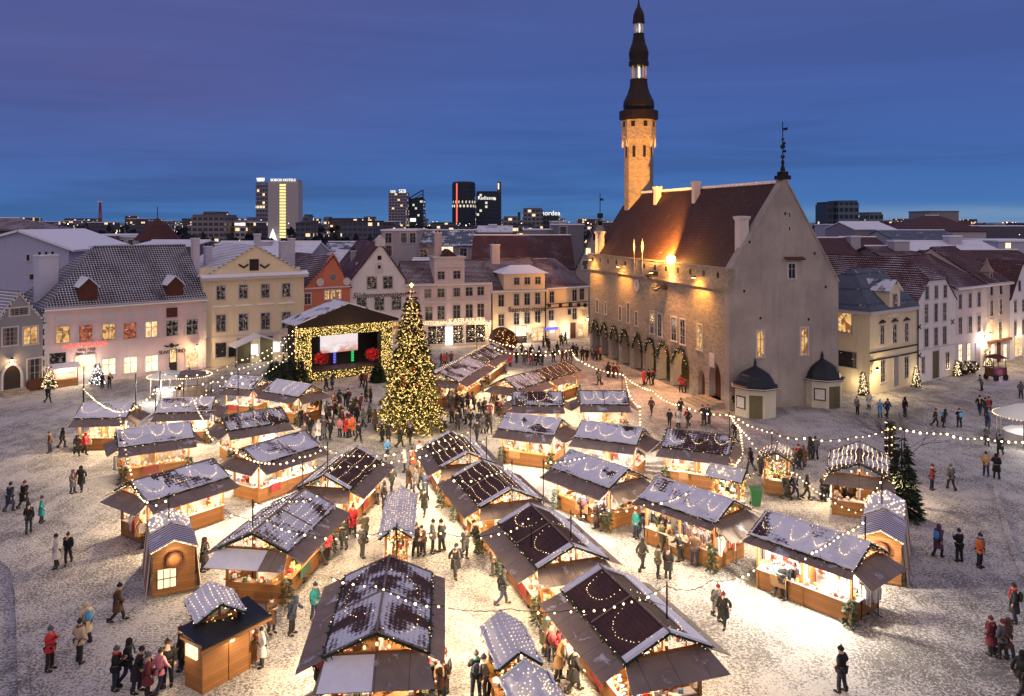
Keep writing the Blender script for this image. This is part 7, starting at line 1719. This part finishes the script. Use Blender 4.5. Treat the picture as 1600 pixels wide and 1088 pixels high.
x, y, _ = G(1556, 594); t = thing('parcel_cart', 'dark red market cart with a frame standing before the lilac house', 'cart', (x, y, 0), .3); m = MB(); m.bb(-1, 1, -.6, .6, .5, 1.5); m.build('body', 'brown_timber', t); m = MB()
for a in (-.9, .9):
    for b in (-.5, .5): m.tube([(a, b, 1.5), (a, b, 2.6)], .04, 5)
m.build('frame', 'dark_metal', t); wm = MB(); wm.tube([(0, -.05, 0), (0, .05, 0)], .38, 14); wm = wm.mesh('wheel', 'dark_metal')
for a in (-.7, .7):
    for b in (-.68, .68): link('wheel', wm, t, (a, b, .38))
lamp(t, (0, -1, 1), 25, (.6, .35, 1), .2)
m = MB(); m.lathe((0, 0, 2.6), [(1.3, 0), (.3, .4)], 4, 0, pi / 4); m.build('canopy', 'brown_timber', t)
x, y, _ = G(1262, 640); t = thing('litter_bin', 'small black litter bin at the foot of the town hall gable', 'bin', (x, y, 0)) if False else None
# ------------------------------------------------------------------ people
def skin_mesh(name, verts, edges, rad, root=0, sub=1, mname='skin', extra=None):
    me = bpy.data.meshes.new(name); me.from_pydata(verts, edges, []); o = bpy.data.objects.new(name, me); COL.objects.link(o)
    o.modifiers.new('skin', 'SKIN'); o.modifiers.new('sub', 'SUBSURF').levels = sub
    o.modifiers['sub'].render_levels = sub
    for i, v in enumerate(me.skin_vertices[0].data):
        r = rad[i]; v.radius = r if isinstance(r, tuple) else (r, r); v.use_root = (i == root)
    bpy.context.view_layer.update()
    dg = bpy.context.evaluated_depsgraph_get(); out = bpy.data.meshes.new_from_object(o.evaluated_get(dg)); bpy.data.objects.remove(o)
    out.name = name; out.materials.clear(); out.materials.append(MATS[mname])
    for p in out.polygons: p.use_smooth = True
    if extra is not None and extra.v:
        v = [tuple(q.co) for q in out.vertices]; f = [tuple(p.vertices) for p in out.polygons]; b = len(v); v += extra.v; f += [tuple(b + i for i in q) for q in extra.f]
        o2 = bpy.data.meshes.new(name); o2.from_pydata(v, [], f); o2.materials.append(MATS[mname])
        if any(extra.mi): o2.materials.append(MATS['boots']); o2.polygons.foreach_set('material_index', [0] * (len(f) - len(extra.f)) + extra.mi)
        for p in o2.polygons: p.use_smooth = True
        out = o2
    return out
def figure(kind):
    """joints of a standing adult of 1.74 m facing -y"""
    if kind == 'stand': hipL, hipR, kL, kR, aL, aR = (.09, 0, .90), (-.09, 0, .90), (.11, -.01, .48), (-.11, 0, .48), (.12, .02, .07), (-.12, .02, .07)
    if kind == 'walk': hipL, hipR, kL, kR, aL, aR = (.09, 0, .90), (-.09, 0, .90), (.10, -.16, .50), (-.10, .05, .48), (.10, -.24, .09), (-.10, .34, .13)
    if kind == 'stride': hipL, hipR, kL, kR, aL, aR = (.09, 0, .90), (-.09, 0, .90), (.10, .06, .48), (-.10, -.20, .52), (.10, .30, .12), (-.10, -.16, .08)
    if kind == 'phone': hipL, hipR, kL, kR, aL, aR = (.09, 0, .90), (-.09, 0, .90), (.12, -.03, .48), (-.11, .02, .48), (.15, .0, .07), (-.12, .04, .07)
    if kind in ('pocket', 'lean'): hipL, hipR, kL, kR, aL, aR = (.09, 0, .90), (-.09, 0, .90), (.10, -.05, .48), (-.12, .03, .48), (.13, -.04, .07), (-.15, .07, .07)
    lean = -.05 if kind in ('walk', 'stride') else -.16 if kind == 'lean' else 0.0
    pel, wa, ch, nk, hd = (0, 0, .95), (0, lean * .4, 1.10), (0, lean, 1.33), (0, lean - .01, 1.50), (0, lean - .035, 1.63)
    shL, shR = (.19, lean, 1.42), (-.19, lean, 1.42)
    if kind == 'phone': eL, eR, wL, wR = (.25, -.06, 1.18), (-.25, -.06, 1.18), (.10, -.30, 1.30), (-.10, -.30, 1.28)
    elif kind == 'pocket': eL, eR, wL, wR = (.31, .06, 1.17), (-.31, .06, 1.17), (.20, -.13, .99), (-.20, -.13, .99)
    elif kind == 'lean': eL, eR, wL, wR = (.24, -.26, 1.20), (-.25, -.05, 1.16), (.14, -.50, 1.10), (-.20, -.24, .98)
    elif kind == 'stand': eL, eR, wL, wR = (.25, .03, 1.15), (-.25, .03, 1.15), (.25, -.07, .92), (-.23, -.08, .92)
    elif kind == 'walk': eL, eR, wL, wR = (.25, .14, 1.17), (-.25, -.10, 1.17), (.26, .12, .93), (-.25, -.28, 1.0)
    else: eL, eR, wL, wR = (.25, -.10, 1.17), (-.25, .14, 1.17), (.25, -.28, 1.0), (-.26, .12, .93)
    return dict(locals())
def hand(m, w, e):
    """palm with four fingers and a thumb, slightly curled"""
    w = np.array(w); d = w - np.array(e); d /= np.linalg.norm(d); s_ = np.cross(d, (0, 1, 0.2)); s_ /= np.linalg.norm(s_); n_ = np.cross(s_, d)
    pc = w + d * .05; m.tube([tuple(w), tuple(pc), tuple(w + d * .09)], [.026, .042, .036], 6)
    for k, L in enumerate((.062, .075, .07, .055)):
        b = w + d * .085 + s_ * (k - 1.5) * .019; q = b + d * L * .55 + n_ * .008; m.tube([tuple(b), tuple(q), tuple(q + d * L * .4 + n_ * .022)], [.0095, .009, .007], 5)
    b = w + d * .03 + s_ * .034; m.tube([tuple(b), tuple(b + s_ * .03 + d * .03), tuple(b + s_ * .035 + d * .065 + n_ * .01)], [.012, .011, .008], 5)
PK_ = {}
for kind in ('stand', 'walk', 'stride', 'phone', 'pocket', 'lean'):
    J = figure(kind); g_ = lambda n: J[n]
    toe = lambda a: (a[0], a[1] - .17, max(.035, a[2] - .045))
    V = [g_('pel'), g_('wa'), g_('ch'), g_('nk'), g_('hd'), (g_('hd')[0], g_('hd')[1] - .005, 1.70), g_('shL'), g_('eL'), g_('wL'), g_('shR'), g_('eR'), g_('wR'), g_('hipL'), g_('kL'), g_('aL'), g_('hipR'), g_('kR'), g_('aR'), toe(g_('aL')), toe(g_('aR'))]
    E = [(0, 1), (1, 2), (2, 3), (3, 4), (4, 5), (2, 6), (6, 7), (7, 8), (2, 9), (9, 10), (10, 11), (0, 12), (12, 13), (13, 14), (0, 15), (15, 16), (16, 17), (14, 18), (17, 19)]
    RD = [(.15, .12), (.14, .11), (.17, .12), .065, (.085, .10), (.07, .085), .065, .048, .034, .065, .048, .034, .095, .065, .045, .095, .065, .045, .042, .042]
    ex = MB(); hd = g_('hd')
    ex.ball((hd[0], hd[1] - .105, hd[2] - .005), .018, 6, 4, 0, (.8, 1.1, 1.3))                       # nose
    for sg in (-1, 1): ex.ball((sg * .088, hd[1] + .005, hd[2]), .024, 6, 4, 0, (.4, .8, 1.2))          # ears
    ex.ball((hd[0], hd[1] - .094, hd[2] - .05), .022, 6, 3, 0, (1.1, .35, .3))                            # lips
    for sg in (-1, 1): ex.ball((sg * .033, hd[1] - .088, hd[2] + .022), .013, 6, 4, 0, (1, .5, .6))      # eyes
    hand(ex, g_('wL'), g_('eL')); hand(ex, g_('wR'), g_('eR'))
    ex.mi = [0] * len(ex.f)
    for a in (g_('aL'), g_('aR')): ex.tube([(a[0], a[1] + .03, a[2] + .16), (a[0], a[1] + .03, a[2] - .01), (a[0], a[1] - .05, a[2] - .025), (a[0], a[1] - .19, max(.035, a[2] - .04))], [.066, .064, .062, .04], 7, 1)
    body = skin_mesh('person', V, E, RD, 0, 1, 'skin', ex)
    # coat: short and long cut
    coats = []
    for hem in (.80, .52):
        cv = [(0, 0, .97), g_('wa'), g_('ch'), (0, g_('nk')[1] + .01, 1.50), g_('shL'), g_('eL'), tuple(np.array(g_('wL')) * .94 + np.array(g_('eL')) * .06), g_('shR'), g_('eR'), tuple(np.array(g_('wR')) * .94 + np.array(g_('eR')) * .06)]
        ce = [(0, 1), (1, 2), (2, 3), (2, 4), (4, 5), (5, 6), (2, 7), (7, 8), (8, 9)]
        cr = [(.195, .165), (.185, .155), (.205, .155), (.095, .095), .088, .075, .06, .088, .075, .06]
        sk = MB(); n = 14; ln = J['lean']
        for z0, z1, a0, a1 in ((1.02, .86, .20, .225), (.86, hem, .225, .235 if hem > .7 else .255)):
            for k in range(n):
                u, v = 2 * pi * k / n, 2 * pi * (k + 1) / n
                sk.poly([(a0 * cos(u), a0 * .82 * sin(u), z0), (a0 * cos(v), a0 * .82 * sin(v), z0), (a1 * cos(v), a1 * .85 * sin(v), z1), (a1 * cos(u), a1 * .85 * sin(u), z1)])
        coats.append(skin_mesh('coat', cv, ce, cr, 0, 1, 'cloth', sk))
    tv = [(0, 0, .93), g_('hipL'), g_('kL'), tuple(np.array(g_('aL')) + (0, 0, .02)), g_('hipR'), g_('kR'), tuple(np.array(g_('aR')) + (0, 0, .02))]
    trs = skin_mesh('trousers', tv, [(0, 1), (1, 2), (2, 3), (0, 4), (4, 5), (5, 6)], [(.17, .14), .115, .085, .068, .115, .085, .068], 0, 1, 'cloth')
    bt = MB(); c_ = g_('ch'); bt.ball((0, c_[1] + .22, 1.22), .19, 8, 6, 0, (.95, .55, 1.25)); bt = bt.mesh('backpack', 'cloth')
    sc_ = MB()
    for k in range(10): u, v = 2 * pi * k / 10, 2 * pi * (k + 1) / 10; sc_.tube([(.10 * cos(u), g_('nk')[1] + .11 * sin(u), 1.50), (.10 * cos(v), g_('nk')[1] + .11 * sin(v), 1.50)], .04, 5, 0, False)
    sc_.tube([(.05, g_('nk')[1] - .13, 1.48), (.07, g_('ch')[1] - .19, 1.3), (.07, g_('ch')[1] - .20, 1.12)], .035, 5); sc_ = sc_.mesh('scarf', 'cloth')
    hats = {}
    h = MB(); h.ball((hd[0], hd[1] + .008, hd[2] + .055), .112, 10, 6, 0, (.95, 1.08, .95)); h.ball((hd[0], hd[1] + .02, hd[2] + .18), .035, 6, 4); hats['hat'] = h.mesh('hat', 'cloth')
    h = MB(); h.ball((hd[0], hd[1] + .022, hd[2] + .04), .110, 10, 6, 0, (.95, 1.02, 1.05)); hats['hair'] = h.mesh('hair', 'cloth')
    h = MB(); h.ball((hd[0], hd[1] + .02, hd[2] + .02), .125, 10, 6, 0, (1, 1.05, 1.1)); h.tube([(0, hd[1] + .04, 1.55), (0, hd[1] + .03, 1.44)], [.12, .14], 8); hats['hood'] = h.mesh('hood', 'cloth')
    for q in list(coats) + [trs] + list(hats.values()):
        for p in q.polygons: p.use_smooth = True
        if not q.uv_layers: autouv(q)
    PK_[kind] = (body, coats, trs, (bt, sc_), hats)
COLS = {'black': (.012, .012, .014), 'dark': (.025, .022, .024), 'navy': (.02, .028, .06), 'grey': (.10, .10, .11), 'brown': (.085, .045, .03), 'olive': (.05, .05, .03), 'red': (.55, .03, .035), 'teal': (.02, .22, .24),
        'white': (.62, .58, .56), 'cream': (.55, .42, .28), 'orange': (.62, .13, .04), 'purple': (.10, .04, .10), 'blue': (.08, .28, .55), 'green': (.03, .09, .06), 'maroon': (.16, .03, .04), 'pink': (.65, .22, .25), 'yellow': (.70, .45, .10), 'tan': (.40, .25, .12)}
PEOPLE = []
def extra_(o, bt, py_):
    if R.random() < .22: link('backpack', bt[0], o, col=COLS[R.choice(('black', 'navy', 'maroon', 'grey', 'olive', 'blue'))])
    if R.random() < .3: link('scarf', bt[1], o, col=COLS[R.choice(('red', 'grey', 'cream', 'maroon', 'white', 'teal'))])
def person(px_, py_, coat='dark', kind=None, rz=None, long=None, head=None, headcol=None, legs=None, scale=1.0, label=None):
    x, y, _ = G(px_, py_); kind = kind or R.choice(('stand', 'pocket', 'walk', 'stride', 'phone', 'pocket', 'lean', 'walk')); body, coats, trs, bt, hats = PK_[kind]
    o = link('person', body, None, (x, y, 0), R.uniform(0, 2 * pi) if rz is None else rz); s_ = scale * R.uniform(.92, 1.05); o.scale = (s_ * R.uniform(.95, 1.12), s_ * R.uniform(.95, 1.12), s_)
    lg = R.random() < .45 if long is None else long; link('coat', coats[1 if lg else 0], o, col=COLS[coat]); lc = legs or R.choice(('black', 'dark', 'navy', 'dark')); link('trousers', trs, o, col=COLS[lc]); extra_(o, bt, py_)
    hk = head or R.choice(('hat', 'hat', 'hair', 'hood')); hc = headcol or (coat if hk == 'hood' else R.choice(('black', 'dark', 'grey', 'brown', 'navy', 'maroon'))); link(hk, hats[hk], o, col=COLS[hc])
    PEOPLE.append((o, x, y, px_, py_, coat, lg, hk, hc, kind, scale, label)); return o
D = R.choice
def mix(): return R.choice(('black', 'black', 'dark', 'dark', 'navy', 'grey', 'brown', 'olive', 'dark', 'black', 'maroon'))
def ppl(s, **k):
    """'x y colour' triples"""
    for q in s.split(';'):
        w_ = q.split()
        if len(w_) >= 2: person(float(w_[0]), float(w_[1]), w_[2] if len(w_) > 2 else mix(), **k)
ppl('75 630 black;160 607 black;171 607 black;78 708 brown;97 700 black;120 712 dark;133 710 red;15 800 navy;37 795 black;65 817 teal;45 834 black;114 771 grey;127 768 black;88 888 white;107 882 black;78 1048 red;124 1036 cream;134 1006 cream;184 972 brown;181 1078 black;199 1070 black;214 1082 dark;231 1088 maroon;262 1072 black;249 1084 pink;283 1046 black;424 990 brown;456 992 navy;492 968 teal;409 1042 white;300 905 green;319 893 dark')
ppl('468 914 dark;481 897 dark;502 884 grey;511 876 red;537 858 black;551 836 red;600 795 black;590 788 brown;605 716 blue;625 700 dark;641 694 black;632 738 white;645 733 orange;655 728 white;639 766 brown;651 772 grey;664 776 navy;663 806 black;692 783 black;566 872 dark;570 850 olive;641 866 dark;650 868 black;661 867 brown;676 864 grey;690 862 dark;712 903 black;727 871 grey;746 862 black;785 946 black;773 900 brown;612 768 dark;607 745 grey;655 752 brown;668 748 teal')
ppl('487 650;492 652;499 650;522 640;530 638;540 635;544 636;556 650;563 641;572 628;579 630;565 605;571 606;519 609;510 611;514 658;510 655;531 658;552 653;548 658;485 680;480 676;500 681;507 686;516 686 black;531 683 pink;540 683 red;546 684 orange;550 681 orange;560 692 black;577 661 grey;586 671 brown;597 690 black;607 690 dark;470 668;462 660 brown;476 690 grey;497 690 white;640 683;524 655;558 660;568 668;535 668;545 670 maroon')
ppl('697 606;704 633;714 638;718 660;706 661;728 663;695 670 white;750 651;757 650;765 656;755 678;765 678;748 671;770 631 dark;786 636;741 640;722 645;735 668;760 668;779 650;715 672;745 690;731 640;693 590')
ppl('694 573 red;690 573;698 572;705 570;765 591;788 585 brown;753 613;797 573 red;807 568;815 555;819 570;829 560;830 572;836 570;841 572;847 572;865 566;871 555;879 566;885 566;892 564;901 558;910 564;917 564;925 562;930 562;933 563;938 562 pink;849 543;855 543;877 540;883 538;951 590;958 590 maroon;937 602;771 630;786 635;776 630 orange;698 612;703 639 grey;895 557;822 566;858 548;843 560')
ppl('950 590;963 591 maroon;1006 602 red;1013 602 black;1020 602 black;1064 613 red;1071 614 maroon;936 601;1063 650;1075 668 black;1108 662 dark;1100 665;1146 641 black;1155 642 black;1018 648;1046 668 black;1060 668 white;1148 688 black;1173 736 black;1188 744 dark;1196 742')
ppl('1054 738 black;1071 741 dark;1118 764 brown;1132 762 dark;811 716 dark;825 712;832 720;837 723 white;844 722;950 720;995 730;1003 726;891 783 red;909 790 black;911 814 dark;931 826 brown;941 824 black;994 841 teal;1003 842 dark;1011 845 navy;1022 848 black;1032 850 black;1046 864 brown;1060 861 black;1036 860 olive;1075 866 grey;1003 893 dark;1028 903 olive;1044 905 dark;1063 878;1085 884 brown;1108 885 grey;1118 884 dark;1120 968 grey;1131 980 black;851 1024 olive;862 1040 brown;879 1042 red;893 1064 white;897 1082 black;873 1062 tan;770 1092 yellow;744 1090 black;757 1094 dark;672 1072 dark;683 1078 maroon;695 1084 grey;670 1090 black;690 1094;500 1080 dark')
ppl('1213 930 blue;1224 936 black;1240 936 black;1266 719 dark;1274 718 grey;1285 611;1375 652 blue;1386 653 navy;1414 651 black;1461 667 dark;1474 668 black;1499 668 black;1531 648 black;1539 650 dark;1546 647 red;1544 676 navy;1542 697 grey;1563 712 dark;1541 744 tan;1557 748 black;1456 766 maroon;1486 766 grey;1595 623 grey;1340 648 grey;1228 781 dark;1232 780 black;1242 780 navy;1260 781 black;1286 783 black;1291 780 dark;1305 793 brown;1320 793 dark;1331 796 brown;1240 735 dark;1248 733 black;1256 733 brown;1195 741 black;1534 611 grey;1358 640 white;1466 871 purple;1499 878 black;1531 887 orange;1315 1082 black;1549 1024 maroon;1567 1030 grey;1573 1028 brown;1585 974 dark;1596 1090 black')
# labels that single each of them out
near_stall = lambda x, y: min(STALLS, key=lambda s: hypot(s[1][0] - x, s[1][1] - y))
def zone(px_, py_, x, y):
    s = near_stall(x, y); d = hypot(s[1][0] - x, s[1][1] - y)
    if hypot(x - XT, y - YT) < 7: return 'beside the Christmas tree'
    if 470 < px_ < 615 and py_ < 625: return 'in front of the stage'
    if py_ < 572 and 800 < px_ < 925: return 'before the cream corner house'
    if d < 4.6: return 'at the ' + s[0]
    if px_ < 300 and py_ < 720: return 'on the snow before the pink house'
    if px_ < 330: return 'on the open snow at the left'
    if px_ > 1150 and py_ < 760: return 'on the open snow by the right houses'
    if px_ > 1100 and py_ > 760: return 'on the open snow at the lower right'
    if 930 < px_ < 1170 and py_ < 690: return 'on the paving by the arcade'
    return 'near the ' + s[0]
ACT = {'stand': 'standing', 'walk': 'walking', 'stride': 'striding', 'phone': 'with raised hands', 'pocket': 'hands in pockets', 'lean': 'leaning forward'}
base = {}
for P_ in PEOPLE:
    o, x, y, px_, py_, coat, lg, hk, hc, kind, sc_, lab = P_
    b = 'person in %s %s, %s' % (coat, 'long coat' if lg else 'jacket', zone(px_, py_, x, y)); base.setdefault(b, []).append(P_)
ORD = ['first', 'second', 'third', 'fourth', 'fifth', 'sixth', 'seventh', 'eighth', 'ninth', 'tenth']
for b, L_ in base.items():
    used = {}
    if len(L_) > 1:
        L_.sort(key=lambda P_: P_[3])
    for i, P_ in enumerate(L_):
        o = P_[0]; lab = b
        if len(L_) > 1:
            same = [q for q in L_ if (q[9], q[7]) == (P_[9], P_[7])]
            hd_ = {'hat': 'hat', 'hair': 'bare head', 'hood': 'hood'}[P_[7]]
            lab = b.replace(', ', ', %s, %s, ' % (hd_, ACT[P_[9]]), 1) if len(same) == 1 else b.replace('person', '%s from left, person' % ORD[min(i, 9)], 1)
        tag(o, ' '.join(lab.split()[:16]), 'person', 'people at the market')

for o in COL.objects:
    if o.parent is None and o.get('label') and len(o['label'].split()) > 16: o['label'] = ' '.join(o['label'].split()[:16]).rstrip(',')

print('PEOPLE', len(PEOPLE))
